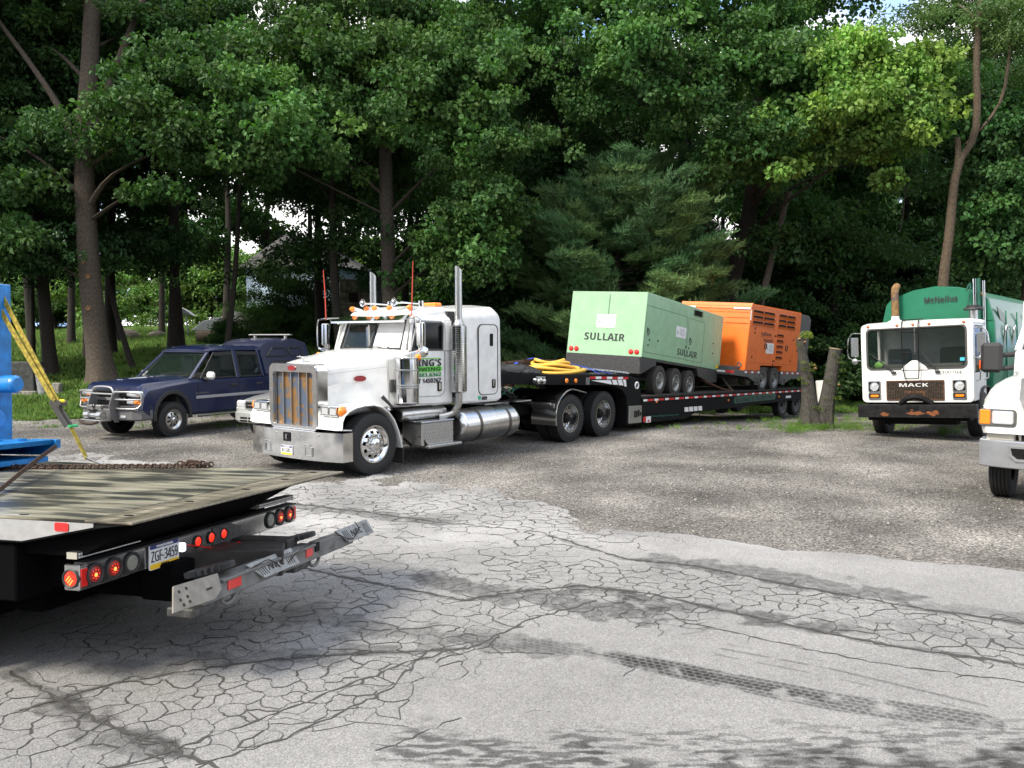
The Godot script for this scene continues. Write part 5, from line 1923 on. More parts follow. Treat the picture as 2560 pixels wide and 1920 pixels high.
	# half fenders over the front drive wheels
	for s in [-1, 1]:
		var g := pivot("half_fender", t)
		m = MB.new()
		var p := PackedVector2Array()
		for i in 13:
			var a := PI * (1.0 + 0.07) - (PI * 0.60) * i / 12
			p.append(Vector2(6.42 + 0.64 * cos(a), 0.54 + 0.62 * sin(a)))
		p.append(Vector2(6.95, 1.06))
		m.prism(band(p, 0.012), 0.62 if s > 0 else -1.26, 1.26 if s > 0 else -0.62, 0.004)
		put(m, "sheet", M("alu_bright"), g, 40)
		m = MB.new()
		m.prism(band(p, 0.03), 1.255 if s > 0 else -1.275, 1.275 if s > 0 else -1.255, 0.003)
		put(m, "rolled_edge", M("chrome"), g, 40)
		m = MB.new()
		m.tube([Vector3(5.65, 0.88, s * 0.45), Vector3(5.7, 0.86, s * 1.2)], 0.035, 10)
		m.box(Vector3(5.76, 0.82, s * 0.95), Vector3(0.05, 0.1, 0.62), 0.015)
		put(m, "bracket", M("steel"), g)
	m = MB.new()
	m.box(Vector3(4.85, 0.9, 0.0), Vector3(0.8, 0.03, 0.9))
	m.box(Vector3(5.4, 0.93, 0.55), Vector3(0.5, 0.03, 0.35), 0.005)
	put(m, "deck_plate", M("alu_dull"), t)
	for c in [["air_hose", Color(0.5, 0.02, 0.07), Vector3(4.35, 1.75, 0.25), Vector3(5.5, 1.38, 0.55), 0.07, 9.0], ["air_hose", Color(0.02, 0.18, 0.13), Vector3(4.35, 1.5, 0.5), Vector3(5.3, 1.25, 0.6), 0.06, 7.0], ["electric_cable", Color(0.012, 0.012, 0.012), Vector3(4.35, 1.6, 0.0), Vector3(5.3, 1.35, 0.3), 0.06, 6.0]]:
		m = MB.new()
		m.tube(coil(c[2], c[3], c[4], c[5], 0.22), 0.012, 5, false)
		var hm := M("hose_%s" % c[1].to_html(), c[1].r, c[1].g, c[1].b, 0.4)
		put(m, c[0], hm, t, 60)
	m = MB.new()
	for i in 3:
		m.tube(curve([Vector3(4.5, 0.95, 0.35 + 0.1 * i), Vector3(4.7, 1.2 + 0.1 * i, 0.55), Vector3(5.0, 1.1, 0.75 - 0.1 * i), Vector3(5.15, 0.94, 0.6), Vector3(4.9, 0.94, 0.4)]), 0.016, 6)
	put(m, "brake_hose", M("plastic"), t, 60)

func grille_picture() -> ImageTexture:
	# fine woven mesh with the colour the weathered bug screen has
	var n := FastNoiseLite.new()
	n.frequency = 0.012
	n.seed = 4
	var im := Image.create(512, 512, false, Image.FORMAT_RGB8)
	for y in 512:
		for x in 512:
			var g := 0.55 + 0.45 * (1.0 if (x % 6 < 4 and y % 6 < 4) else 0.35)
			var f := smoothstep(-0.2, 0.2, sin((x * 0.35 + y * 0.22 + 40.0 * n.get_noise_2d(x, y)) * TAU / 90.0) * 0.2 + 0.2 * n.get_noise_2d(x * 2.0, y * 2.0))
			var c := Color(0.62, 0.74, 0.95).lerp(Color(1.0, 0.78, 0.5), f) * g
			im.set_pixel(x, y, c)
	return ImageTexture.create_from_image(im)

# ---------------------------------------------------------------- lowboy trailer
func tr_at(u: float, w: float, v: float) -> Transform3D:
	var b := Basis(Vector3.UP, YAW)
	return Transform3D(b, TRO + b * Vector3(u, w, v))

func tr_tilt() -> Transform3D:
	var f := tr_at(8.7, 0, 0)
	f.basis = f.basis * Basis(Vector3(0, 0, 1), -0.028)
	return f

func lowboy() -> void:
	var t := thing("lowboy_trailer", "long black lowboy trailer with gooseneck and red and white edge tape", "trailer", "", tr_tilt())
	var blk := M("black_frame")
	var m := MB.new()
	# gooseneck, tapered at its nose
	var top := pv([-4.15, 0.5, -2.5, 1.27, 0.05, 1.27, 0.05, -1.27, -2.5, -1.27, -4.15, -0.5])
	var rings := []
	for y in [[1.16, 0.0], [1.20, 0.0], [1.36, 0.0], [1.385, 0.01]]:
		var r := PackedVector3Array()
		for p in MB.inset(top, y[1]):
			r.append(Vector3(p.x, y[0] + 0.03 * (-p.x / 4.0) - (0.03 if p.x > -0.3 and y[0] < 1.3 else 0.0), p.y))
		rings.append(r)
	m.loft(rings)
	put(m, "gooseneck", blk, t)
	m = MB.new()
	for s in [-1, 1]:
		m.prism(pv([-1.2, 1.17, -0.6, 1.12, -0.25, 1.02, -0.05, 0.85, 0.0, 0.55, 0.0, 0.17, 0.66, 0.17, 0.66, 0.86, 0.50, 1.28, 0.06, 1.35, -1.0, 1.35]), (0.95 if s > 0 else -1.26), (1.26 if s > 0 else -0.95), 0.012)
	m.box(Vector3(0.34, 0.75, 0), Vector3(0.5, 0.9, 1.9))
	put(m, "neck", blk, t)
	for s in [-1, 1]:
		m = MB.new()
		m.prism(pv([0.66, 0.19, 2.98, 0.19, 3.55, 0.33, 12.0, 0.46, 12.25, 0.55, 12.25, 0.80, 0.66, 0.81]), (1.18 if s > 0 else -1.28), (1.28 if s > 0 else -1.18), 0.01)
		m.box(Vector3(6.4, 0.80, s * 1.284), Vector3(11.6, 0.03, 0.012))
		m.bar(Vector3(0.7, 0.42, s * 1.284), Vector3(3.6, 0.34, s * 1.284), 0.012, 0.02)
		put(m, "side_beam", blk, t)
	m = MB.new()
	for x in [1.5, 3, 4.5, 6, 7.5, 9, 12.0]:
		m.box(Vector3(x, 0.6, 0), Vector3(0.12, 0.3, 2.4))
	m.box(Vector3(10.9, 0.45, 0.0), Vector3(2.2, 0.2, 0.7))
	for x in [10.25, 11.5]:
		m.box(Vector3(x, 0.31, 0), Vector3(0.13, 0.13, 2.0))
	put(m, "cross_member", blk, t)
	var deck := pivot("deck", t)
	var wm := M("deck_wood", 0.055, 0.046, 0.038, 0.85, 0.0, "scuff", 2.0)
	wm.uv1_scale = Vector3(0.6, 2.0, 3.0)
	for i in 11:
		m = MB.new()
		m.box(Vector3(6.45, 0.825 + rng.randf_range(-0.004, 0.004), -1.075 + 0.215 * i), Vector3(11.5, 0.045, 0.205), 0.006)
		put(m, "plank", wm, deck)
	for s in [-1, 1]:
		for x in [10.22, 11.48]:
			wheel(t, Vector3(x, 0.31, s * 1.04), s, {"key": "lowboy", "R": 0.42, "w": 0.25, "rim": 0.26, "dish": 0.15, "bulge": 0.02, "hub": 0.1, "hub_out": 0.1, "holes": 8, "nut_r": 0.14, "nuts": 8, "hub_mat": M("black"), "mat": M("galv")})
	# tape
	var rt := box_mesh(Vector3(0.29, 0.05, 0.006))
	var wt := box_mesh(Vector3(0.19, 0.05, 0.006))
	var x := 0.64
	var k := 0
	while x < 12.1:
		tape(t, k % 2 == 1, rt if k % 2 == 1 else wt, Vector3(x + 0.15, 0.748, 1.292))
		x += 0.30 if k % 2 == 1 else 0.25
		k += 1
	for i in 7:
		tape(t, i % 2 == 0, box_mesh(Vector3(0.225, 0.055, 0.006)), Vector3(-1.55 + 0.235 * i, 1.325 - 0.004 * i, 1.276))
	for q in [[-1.62, 1.265, -0.8, 1.265, -0.72, 1.16, -0.9, 1.18], [-0.74, 1.265, -0.55, 1.265, -0.47, 1.15, -0.67, 1.155], [-0.5, 1.265, -0.3, 1.265, -0.22, 1.13, -0.42, 1.14], [-0.25, 1.265, -0.12, 1.265, -0.08, 1.10, -0.18, 1.11]]:
		m = MB.new()
		m.prism(pv(q), 1.27, 1.274)
		put(m, "white_panel", M("white_tape"), t)
	for i in 4:
		m = MB.new()
		m.prism(pv([2.88 + 0.27 * i, 0.50, 3.10 + 0.27 * i, 0.495, 3.12 + 0.27 * i, 0.375, 2.90 + 0.27 * i, 0.38]), 1.284, 1.288)
		put(m, "white_panel", M("white_tape"), t)
	for p in [[-2.57, 1.27], [-2.23, 1.265], [1.35, 0.69], [5.6, 0.60], [9.5, 0.6]]:
		m = MB.new()
		lamp_disc(m, Vector3(p[0], p[1], 1.275 if p[0] < 0 else 1.285), NEAR, 0.05 if p[0] < 0 else 0.03, 0.03)
		put(m, "marker_lamp", M("amber"), t, 50)
	m = MB.new()
	m.box(Vector3(-1.75, 1.25, 1.275), Vector3(0.14, 0.16, 0.02), 0.005)
	put(m, "clear_lamp", M("grey"), t)
	m = MB.new()
	ring_disc(m, Vector3(0.40, 1.12, 1.262), NEAR, 0.06, 0.03, 0.03)
	put(m, "pin_ring", M("white_flat"), t)
	m = MB.new()
	m.box(Vector3(-3.05, 1.28, 1.02), Vector3(0.5, 0.16, 0.03), 0.005)
	put(m, "coupler_plate", M("alu_dull"), t)
	m = MB.new()
	for q in [-3.35, -3.15]:
		m.at(Vector3(q, 1.27, 1.03), Vector3(-0.5, 0, 1))
		m.lathe([Vector2(0.07, 0), Vector2(0.06, 0.06), Vector2(0.035, 0.1), Vector2(0.04, 0.16), Vector2(0, 0.17)], 12)
	put(m, "glad_hand", M("chrome"), t, 50)
	# control box, notices, lettering
	m = MB.new()
	m.box(Vector3(0.34, 0.42, 1.27), Vector3(0.60, 0.42, 0.04), 0.01)
	var cb := put(m, "control_panel", M("alu_dull"), t)
	m = MB.new()
	for i in 4:
		m.box(Vector3(0.30 + 0.09 * i, 0.43 + (0.02 if i == 2 else 0.0), 1.295), Vector3(0.035, 0.16 if i < 3 else 0.09, 0.02))
	put(m, "lever", M("black"), cb)
	m = MB.new()
	m.box(Vector3(0.97, 0.27, 1.287), Vector3(0.24, 0.15, 0.006))
	put(m, "notice", M("paper"), t)
	m = MB.new()
	m.box(Vector3(0.78, 0.28, 1.288), Vector3(0.13, 0.13, 0.006))
	m.box(Vector3(0.98, 0.235, 1.291), Vector3(0.08, 0.05, 0.006))
	put(m, "red_notice", M("red_tape"), t)
	text("www.klingstowing.com", Vector3(1.82, 0.33, 1.286), Vector3(1, -0.012, 0), Vector3.UP, 1.5, 0.075, M("teal_paint"), t)
	m = MB.new()
	m.xf = Transform3D(Basis(Vector3(0, 0, 1), 0.012), Vector3(7.62, 0.605, 1.28))
	m.prism(rr(3.2, 0.2, 0.08, 4), 0.0, 0.005)
	put(m, "logo_panel", M("teal_paint"), t)
	text("KLING'S TOWING", Vector3(7.62, 0.60, 1.288), Vector3(1, 0.012, 0), Vector3.UP, 2.95, 0.13, M("ink"), t)
	m = MB.new()
	m.box(Vector3(10.35, 0.57, 1.286), Vector3(0.45, 0.075, 0.006))
	put(m, "placard", M("paper"), t)

func box_mesh(s: Vector3) -> ArrayMesh:
	var key := "box%s" % s
	if not cache.has(key):
		var m := MB.new()
		m.box(Vector3.ZERO, s)
		cache[key] = m.mesh()
	return cache[key]

func tape(t: Node, red: bool, m: Mesh, p: Vector3) -> void:
	inst(m, "red_tape" if red else "white_tape", M("red_tape" if red else "white_tape"), t, Transform3D(Basis(), p))

func comp_tf(o: Vector3, ya: float, pi: float, ro: float) -> Transform3D:
	var f := tr_at(o.x, o.z, o.y)
	f.basis = f.basis * Basis(Vector3.UP, ya) * Basis(Vector3(0, 0, 1), -pi) * Basis(Vector3(1, 0, 0), -ro)
	return f

func louvre(t: Node, x0: float, x1: float, y: float, h: float, z: float, mat: Material) -> void:
	# one slanted slat over a dark slot
	var m := MB.new()
	m.box(Vector3((x0 + x1) / 2, y, z), Vector3(x1 - x0, h, 0.01))
	put(m, "slot", M("black"), t)
	m = MB.new()
	var a := Vector3(x0, y - h * 0.05, z + 0.055)
	var b := Vector3(x1, y - h * 0.05, z + 0.055)
	var c := Vector3(x1, y - h * 0.62, z)
	var d := Vector3(x0, y - h * 0.62, z)
	m.quad(a, b, c, d)
	m.tri(a, d, Vector3(x0, y - h * 0.1, z))
	m.tri(b, Vector3(x1, y - h * 0.1, z), c)
	m.quad(a + Vector3(0, 0.006, 0), Vector3(x0, y - h * 0.15, z + 0.004), Vector3(x1, y - h * 0.15, z + 0.004), b + Vector3(0, 0.006, 0))
	put(m, "louvre", mat, t)

func notice(t: Node, c: Vector3, right: Vector3, up: Vector3, w: float, h: float, lines: int) -> void:
	var x := right.normalized()
	var z := x.cross(up).normalized()
	var g := pivot("notice", t, Transform3D(Basis(x, z.cross(x), z), c))
	var m := MB.new()
	m.prism(rr(w, h, 0.01, 2), -0.003, 0.003)
	put(m, "sheet", M("paper"), g)
	m = MB.new()
	for k in 3:
		m.box(Vector3(-w * 0.34 + 0.01 * k, h * (0.02 - 0.09 * k), 0.004), Vector3(w * (0.06 + 0.04 * k), h * 0.045, 0.003))
	m.bar(Vector3(-w * 0.4, -h * 0.18, 0.004), Vector3(-w * 0.33, h * 0.12, 0.004), 0.008, 0.003)
	for i in lines:
		m.box(Vector3(w * 0.1, h * (0.3 - 0.6 * i / maxf(lines - 1, 1)), 0.004), Vector3(w * (0.5 + 0.15 * sin(i * 3.0)), h * 0.022, 0.002))
	put(m, "print", M("grey"), g)

func latch(t: Node, x: float, y: float, z: float) -> void:
	var m := MB.new()
	m.tube([Vector3(x, y + 0.07, z), Vector3(x, y + 0.06, z + 0.03), Vector3(x + 0.03, y, z + 0.035), Vector3(x + 0.03, y - 0.09, z + 0.03), Vector3(x + 0.01, y - 0.1, z)], 0.012, 6)
	m.box(Vector3(x, y + 0.02, z), Vector3(0.05, 0.14, 0.012), 0.004)
	put(m, "latch", M("dark_grey"), t)

func compressors() -> void:
	# green one
	var t := thing("air_compressor", "pale green towable air compressor with three axles, nearer on the lowboy", "compressor", "portable air compressors on the lowboy", comp_tf(Vector3(9.588, 0.012, 1.828), 0.068, 0.097, -0.042))
	var gm := M("compressor_green")
	var m := MB.new()
	m.prism(pv([0.0, 0.0, 5.258, 0.0, 5.258, 1.614, 0.047, 1.614]), -1.082, 1.082, 0.012)
	put(m, "body", gm, t)
	m = MB.new()
	m.prism(pv([-0.05, 0.0, 0.9, 0.0, 0.9, -0.16, 0.72, -0.2, 0.1, -0.42, 0.0, -0.42]), -1.07, 1.07, 0.01)
	m.prism(pv([0.9, 0.0, 5.2, 0.0, 5.2, -0.36, 4.7, -0.40, 3.75, -0.26, 3.6, -0.06, 0.9, -0.06]), -1.06, 1.06, 0.01)
	m.box(Vector3(2.3, -0.4, 0), Vector3(3.0, 0.12, 1.2))
	for x in [1.24, 2.26, 3.2]:
		m.box(Vector3(x, -0.52, 0), Vector3(0.1, 0.1, 1.7))
	m.bar(Vector3(5.0, -0.3, 0), Vector3(6.3, -0.42, 0), 0.14, 0.14)
	put(m, "chassis", M("dark_grey"), t)
	for s in [-1, 1]:
		for x in [1.24, 2.26, 3.2]:
			wheel(t, Vector3(x, -0.53, s * 0.94), s, {"key": "green", "R": 0.395, "w": 0.24, "rim": 0.215, "dish": 0.07, "bulge": 0.045, "hub": 0.055, "hub_out": 0.05, "h0": 0.35, "h1": 0.75, "holes": 8, "web": 0.65, "nuts": 8, "nut_r": 0.085, "tyre": M("tyre_dusty"), "mat": M("white_steel", 0.5, 0.5, 0.48, 0.4, 0.4, "mottle", 2.0), "hub_mat": M("grey")})
	for k in [-0.95, -0.79, 0.78, 0.94]:
		m = MB.new()
		ring_disc(m, Vector3(0.0, 0.115, k), FRONT, 0.052, 0.012, 0.016)
		lamp_disc(m, Vector3(-0.002, 0.115, k), FRONT, 0.053, 0.022)
		put(m, "tail_lamp", M("red_lens"), t, 50)
	text("SULLAIR", Vector3(0.008, 0.455, -0.01), NEAR, Vector3(0.03, 1, 0), 1.16, 0.19, M("ink"), t)
	text("SULLAIR", Vector3(2.79, 0.31, 1.083), Vector3.RIGHT, Vector3.UP, 1.36, 0.175, M("ink"), t)
	notice(t, Vector3(0.018, 0.86, 0.0), NEAR, Vector3(0.03, 1, 0), 0.54, 0.34, 0)
	notice(t, Vector3(2.255, 0.835, 1.083), Vector3.RIGHT, Vector3.UP, 0.66, 0.29, 7)
	m = MB.new()
	m.box(Vector3(0.022, 0.8, 0.04), Vector3(0.006, 1.5, 0.01))
	for q in [[0.05, 2.62, 0.13, 1.30], [2.70, 3.85, 0.12, 1.28]]:
		m.frame(pv([q[0], q[2], q[1], q[2], q[1], q[3], q[0], q[3]]), pv([q[0] + 0.012, q[2] + 0.012, q[1] - 0.012, q[2] + 0.012, q[1] - 0.012, q[3] - 0.012, q[0] + 0.012, q[3] - 0.012]), 1.07, 1.0845)
	put(m, "panel_seam", M("seam_green", 0.07, 0.14, 0.08, 0.7), t)
	for i in 4:
		louvre(t, 3.01, 3.56, 1.53 - 0.04 * i, 0.032, 1.082, M("graphite"))
	latch(t, 0.2, 0.66, 1.083)
	latch(t, 2.87, 0.66, 1.083)
	m = MB.new()
	for q in [[0.35, 0.45], [0.85, 0.48], [2.65, 0.48], [2.85, 0.46], [4.6, 0.75], [4.62, 0.46], [0.3, 0.32]]:
		m.box(Vector3(q[0], q[1], 1.086), Vector3(0.05, 0.05, 0.02), 0.005)
	put(m, "catch", M("dark_grey"), t)
	m = MB.new()
	m.box(Vector3(5.05, 0.10, 1.086), Vector3(0.2, 0.09, 0.006))
	put(m, "yellow_sticker", M("yellow_plate"), t)
	# orange one
	t = thing("air_compressor", "orange towable air compressor with louvred sides and dark grey tail, farther on the lowboy", "compressor", "portable air compressors on the lowboy", comp_tf(Vector3(15.561, 0.074, 1.33), 0.011, 0.043, -0.053))
	var om := M("compressor_orange")
	m = MB.new()
	m.prism(pv([0.0, 0.0, 1.2, 0.0, 1.2, 0.16, 3.05, 0.17, 3.05, 0.0, 4.5, 0.0, 4.5, 2.018, 0.20, 2.018, 0.13, 1.93]), -1.165, 1.165, 0.015)
	put(m, "body", om, t)
	m = MB.new()
	m.prism(pv([4.5, -0.05, 5.4, -0.05, 5.55, 1.85, 5.35, 1.97, 4.5, 1.98]), -1.15, 1.15, 0.02)
	put(m, "tail_hood", M("graphite"), t)
	m = MB.new()
	for s in [-1, 1]:
		m.prism(pv([-0.9, 0.0, 1.2, 0.0, 1.2, -0.36, 0.9, -0.36, 0.3, -0.20, -0.9, -0.14]), (1.02 if s > 0 else -1.16), (1.16 if s > 0 else -1.02), 0.006)
		m.prism(pv([3.0, 0.0, 5.45, 0.0, 5.45, -0.22, 4.0, -0.25, 3.4, -0.40, 3.0, -0.40]), (1.02 if s > 0 else -1.16), (1.16 if s > 0 else -1.02), 0.006)
		for x in [0.98, 3.25]:
			m.frame(rr(0.28, 0.22, 0.01, 1, Vector2(x, -0.32)), rr(0.22, 0.16, 0.01, 1, Vector2(x, -0.32)), s * 1.165 - 0.02, s * 1.165 + 0.02)
	m.box(Vector3(2.2, 0.05, 0), Vector3(6.0, 0.12, 2.0))
	m.box(Vector3(-0.85, -0.07, 0), Vector3(0.1, 0.14, 2.2))
	for x in [1.47, 2.49]:
		m.box(Vector3(x, -0.27, 0), Vector3(0.1, 0.1, 1.8))
	put(m, "chassis", M("graphite"), t)
	for s in [-1, 1]:
		for x in [1.52, 2.52]:
			wheel(t, Vector3(x, -0.27, s * 1.04), s, {"key": "orange", "R": 0.395, "w": 0.235, "rim": 0.25, "dish": 0.11, "bulge": 0.02, "hub": 0.09, "hub_out": 0.06, "holes": 8, "nuts": 8, "nut_r": 0.13, "mat": M("galv"), "hub_mat": M("dark_grey"), "tyre": M("tyre_dark_dust", 0.04, 0.038, 0.035, 0.85)})
	for gx in [[0.34, 1.12], [1.2, 2.04], [2.46, 3.12], [3.2, 3.92]]:
		for i in 3:
			louvre(t, gx[0], gx[1], 1.78 - 0.165 * i, 0.13, 1.166, om)
	for i in 5:
		louvre(t, 2.42 + 0.0 * i, 2.95, 1.15 - 0.18 * i, 0.10, 1.166, om)
	# front louvres between posts
	var fl := pivot("front_louvres", t, Transform3D(Basis(NEAR, Vector3(0.095, 1, 0).normalized(), FRONT), Vector3(0.0, 0, 0)))
	for k in [[-1.12, -0.42], [-0.36, 0.34], [0.40, 1.12]]:
		for i in 3:
			louvre(fl, k[0], k[1], 1.76 - 0.165 * i, 0.13, 0.0, om)
	m = MB.new()
	m.prism(pv([0.10, 1.86, 0.19, 2.035, 0.30, 2.035, 0.22, 1.86]), -1.17, 1.17, 0.006)
	put(m, "top_lip", om, t)
	m = MB.new()
	for k in [[-1.15, -0.65], [0.62, 1.15]]:
		m.box(Vector3(0.105, 1.87, (k[0] + k[1]) / 2), Vector3(0.03, 0.05, k[1] - k[0]))
	m.box(Vector3(0.14, 1.68, 1.17), Vector3(0.05, 0.32, 0.01))
	put(m, "white_tape", M("white_tape"), t)
	for i in 22:
		var x := 0.1 + 0.25 * i
		if x > 1.2 and x < 3.05:
			continue
		tape(t, i % 2 == 1, box_mesh(Vector3(0.16, 0.055, 0.008)), Vector3(x, -0.05, 1.165))
	for i in 4:
		tape(t, i % 2 == 1, box_mesh(Vector3(0.008, 0.06, 0.26)), Vector3(-0.905, -0.05, 0.25 + 0.28 * i))
	text("Sullivan", Vector3(1.47, 1.16, 1.167), Vector3.RIGHT, Vector3.UP, 0.85, 0.12, M("ink"), t)
	text("Palatek", Vector3(1.68, 0.965, 1.167), Vector3.RIGHT, Vector3.UP, 0.75, 0.12, M("ink"), t)
	text("Sullivan", Vector3(0.09, 1.09, 0.32), NEAR, Vector3(0.095, 1, 0), 0.72, 0.10, M("rust_text", 0.32, 0.03, 0.01, 0.6), t)
	text("Palatek", Vector3(0.075, 0.93, 0.42), NEAR, Vector3(0.095, 1, 0), 0.72, 0.11, M("rust_text"), t)
	m = MB.new()
	m.box(Vector3(1.5, 1.075, 1.167), Vector3(1.0, 0.014, 0.004))
	m.box(Vector3(0.083, 1.01, 0.38), Vector3(0.006, 0.012, 0.75))
	for q in [[0.2, 4.4, 0.24, 0.245], [0.35, 2.2, 1.33, 1.335]]:
		m.box(Vector3((q[0] + q[1]) / 2, q[2], 1.166), Vector3(q[1] - q[0], 0.008, 0.006))
	for q in [[0.79, 0.45, 1.34], [-0.3, 0.3, 1.34]]:
		m.bar(Vector3(0.095 * q[1], q[1], q[0]), Vector3(0.095 * q[2], q[2], q[0]), 0.01, 0.006)
	m.bar(Vector3(0.095 * 1.34, 1.34, -0.3), Vector3(0.095 * 1.34, 1.34, 1.1), 0.006, 0.01)
	m.bar(Vector3(0.045, 0.47, 0.79), Vector3(0.045, 0.47, 1.12), 0.006, 0.01)
	put(m, "panel_seam", M("rust_text"), t)
	notice(t, Vector3(1.86, 0.72, 1.167), Vector3.RIGHT, Vector3.UP, 0.62, 0.33, 7)
	for q in [[1.48, 0.78], [3.3, 0.77]]:
		m = MB.new()
		ring_disc(m, Vector3(q[0], q[1], 1.165), NEAR, 0.07, 0.03, 0.025)
		put(m, "door_handle", M("dark_grey"), t)
	m = MB.new()
	for q in [[0.55, 1.29], [0.55, 1.16], [0.45, 0.42], [3.75, 0.35], [3.9, 1.07], [4.3, 0.72], [2.2, 1.13], [2.3, 1.13], [2.2, 0.32], [2.32, 0.32], [2.2, 0.20]]:
		m.box(Vector3(q[0], q[1], 1.168), Vector3(0.055, 0.06, 0.02), 0.006)
	for q in [[0.76, 1.2], [1.12, 0.95], [1.08, 0.68], [0.68, 0.5]]:
		m.box(Vector3(0.095 * q[1], q[1], q[0]), Vector3(0.02, 0.06, 0.07), 0.006)
	put(m, "catch", M("rust_dark"), t)
	m = MB.new()
	m.box(Vector3(0.085, 0.88, 0.94), Vector3(0.012, 0.10, 0.18), 0.003)
	m.box(Vector3(0.095, 1.0, 1.06), Vector3(0.012, 0.07, 0.1), 0.003)
	m.box(Vector3(0.03, 0.30, 0.98), Vector3(0.012, 0.03, 0.3), 0.003)
	put(m, "label_plate", M("paper"), t)
	m = MB.new()
	ring_disc(m, Vector3(0.01, 0.16, 0.98), FRONT, 0.05, 0.03, 0.02)
	put(m, "gauge", M("grey"), t)
	m = MB.new()
	m.tube([Vector3(-0.75, 0.0, 0.35), Vector3(-0.9, 0.02, 0.5), Vector3(-1.1, 0.0, 0.62)], 0.07, 10)
	m.tube([Vector3(-0.9, 0.03, 0.2), Vector3(-0.95, 0.14, 0.4), Vector3(-1.0, 0.05, 0.6)], 0.025, 8)
	put(m, "hose_coupler", M("rust"), t)

func chain(a: Array, called: String, label: String, mat: Material, link := 0.05, wire := 0.008, tf := Transform3D()) -> Node3D:
	# links laid one by one along a line
	var mb := MB.new()
	var pts := curve(a, link * 0.62)
	for i in pts.size() - 1:
		var d: Vector3 = (pts[i + 1] - pts[i]).normalized()
		var x := Vector3.UP.cross(d)
		x = x.normalized() if x.length() > 0.01 else Vector3.RIGHT
		var y := d.cross(x)
		var s := (x if i % 2 else y) * 0.9 + (y if i % 2 else x) * 0.3
		s = s.normalized() * link * 0.34
		var c: Vector3 = (pts[i] + pts[i + 1]) / 2.0
		var h := d * link * 0.5
		var k := d * link * 0.28
		mb.tube([c - h, c - k + s, c + k + s, c + h, c + k - s, c - k - s, c - h], wire, 5, false)
	var o := put(mb, called, mat, self, 60)
	o.transform = tf
	tag(o, label, "chain")
	return o

func gooseneck_load() -> void:
	var f := tr_tilt()
	var t := thing("air_hose_coil", "yellow air hose coiled on the black gooseneck in front of the green compressor", "hose", "", f)
	for i in 5:
		var m := MB.new()
		var p := []
		for k in 25:
			var a := TAU * k / 24
			p.append(Vector3(-1.9 + 0.03 * i + (0.86 - 0.1 * i) * cos(a), 1.45 + 0.055 * i + 0.035 * sin(a * 2.0 + i * 1.7) , 0.45 + (0.62 - 0.10 * i) * sin(a) - 0.05 * i))
		m.tube(p, 0.04, 8, false)
		put(m, "hose_loop", M("hose_yellow"), t, 60)
	t = thing("steel_grate", "dark rusty steel grate lying behind the yellow hose on the gooseneck", "grate", "", f)
	for i in 16:
		var m := MB.new()
		m.bar(Vector3(-2.4 + 0.09 * i, 1.58, -1.0), Vector3(-2.4 + 0.09 * i, 1.68, 0.0), 0.02, 0.05)
		put(m, "bar", M("rust_dark"), t)
	var m2 := MB.new()
	for z in [[-1.0, 1.58], [-0.5, 1.63], [0.0, 1.68]]:
		m2.bar(Vector3(-2.45, z[1], z[0]), Vector3(-1.0, z[1], z[0]), 0.02, 0.07)
	m2.box(Vector3(-1.7, 1.48, -0.6), Vector3(1.2, 0.18, 0.6), 0.02)
	put(m2, "frame", M("rust_dark"), t)
	# crumpled black cover
	var m := MB.new()
	var rings := []
	for i in 13:
		var r := PackedVector3Array()
		for j in 14:
			var a := PI * j / 13
			var x := -3.4 + 0.068 * i
			var h := 0.19 * sin(PI * (i + 0.6) / 13.2) + 0.1 * noise.get_noise_2d(i * 40.0, j * 40.0)
			r.append(Vector3(x + 0.05 * noise.get_noise_2d(j * 50.0, i * 31.0), 1.40 + h * sin(a) + 0.02, 0.15 + 0.62 * cos(a) + 0.12 * noise.get_noise_2d(i * 33.0, j * 57.0 + 90.0)))
		rings.append(r)
	m.loft(rings, false, true, true)
	var o := put(m, "tarpaulin", M("tarp_black", 0.012, 0.012, 0.013, 0.5), self, 25)
	o.transform = f
	tag(o, "crumpled black tarpaulin on the gooseneck left of the yellow hose", "tarpaulin")
	var ln := [[[Vector3(-3.3, 1.42, 0.2), Vector3(-2.3, 1.66, -0.25), Vector3(-1.6, 1.74, -0.35)], "blue ratchet strap rising from the tarpaulin over the rusty grate"], [[Vector3(-1.6, 1.74, -0.35), Vector3(-1.1, 1.62, 0.35), Vector3(-0.55, 1.40, 1.15)], "blue ratchet strap slanting down past the hose to the gooseneck edge"], [[Vector3(-1.45, 1.60, 0.75), Vector3(-1.3, 1.55, 0.95), Vector3(-1.15, 1.40, 1.2)], "short blue strap end pinning the near loop of the hose"]]
	for l in ln:
		m = MB.new()
		var p: Array = l[0]
		for i in p.size() - 1:
			m.bar(p[i], p[i + 1], 0.07, 0.012)
		o = put(m, "blue_strap", M("strap_blue"), self)
		o.transform = f
		tag(o, l[1], "strap", "blue straps on the gooseneck")
	chain([Vector3(-0.9, 1.50, 0.55), Vector3(-0.2, 1.46, 0.75), Vector3(0.55, 1.40, 0.95)], "chain", "grey chain from the gooseneck to the green compressor's skirt", M("steel"), 0.07, 0.01, f)
	chain([Vector3(-1.1, 1.40, 0.9), Vector3(-0.6, 1.405, 1.05), Vector3(-0.1, 1.40, 1.0)], "chain", "loose dark chain lying on the gooseneck edge", M("dark_steel"), 0.07, 0.01, f)
	chain([Vector3(5.0, 1.2, 0.7), Vector3(5.8, 0.92, 1.0), Vector3(6.2, 0.86, 1.15)], "chain", "rusty chain running down to the deck behind the green compressor", M("rust"), 0.07, 0.011, f)
	chain([Vector3(6.35, 1.25, 0.75), Vector3(6.36, 1.05, 0.9), Vector3(6.4, 0.86, 1.05)], "chain", "chain hanging from the orange compressor's front crossbar", M("dark_steel"), 0.07, 0.011, f)

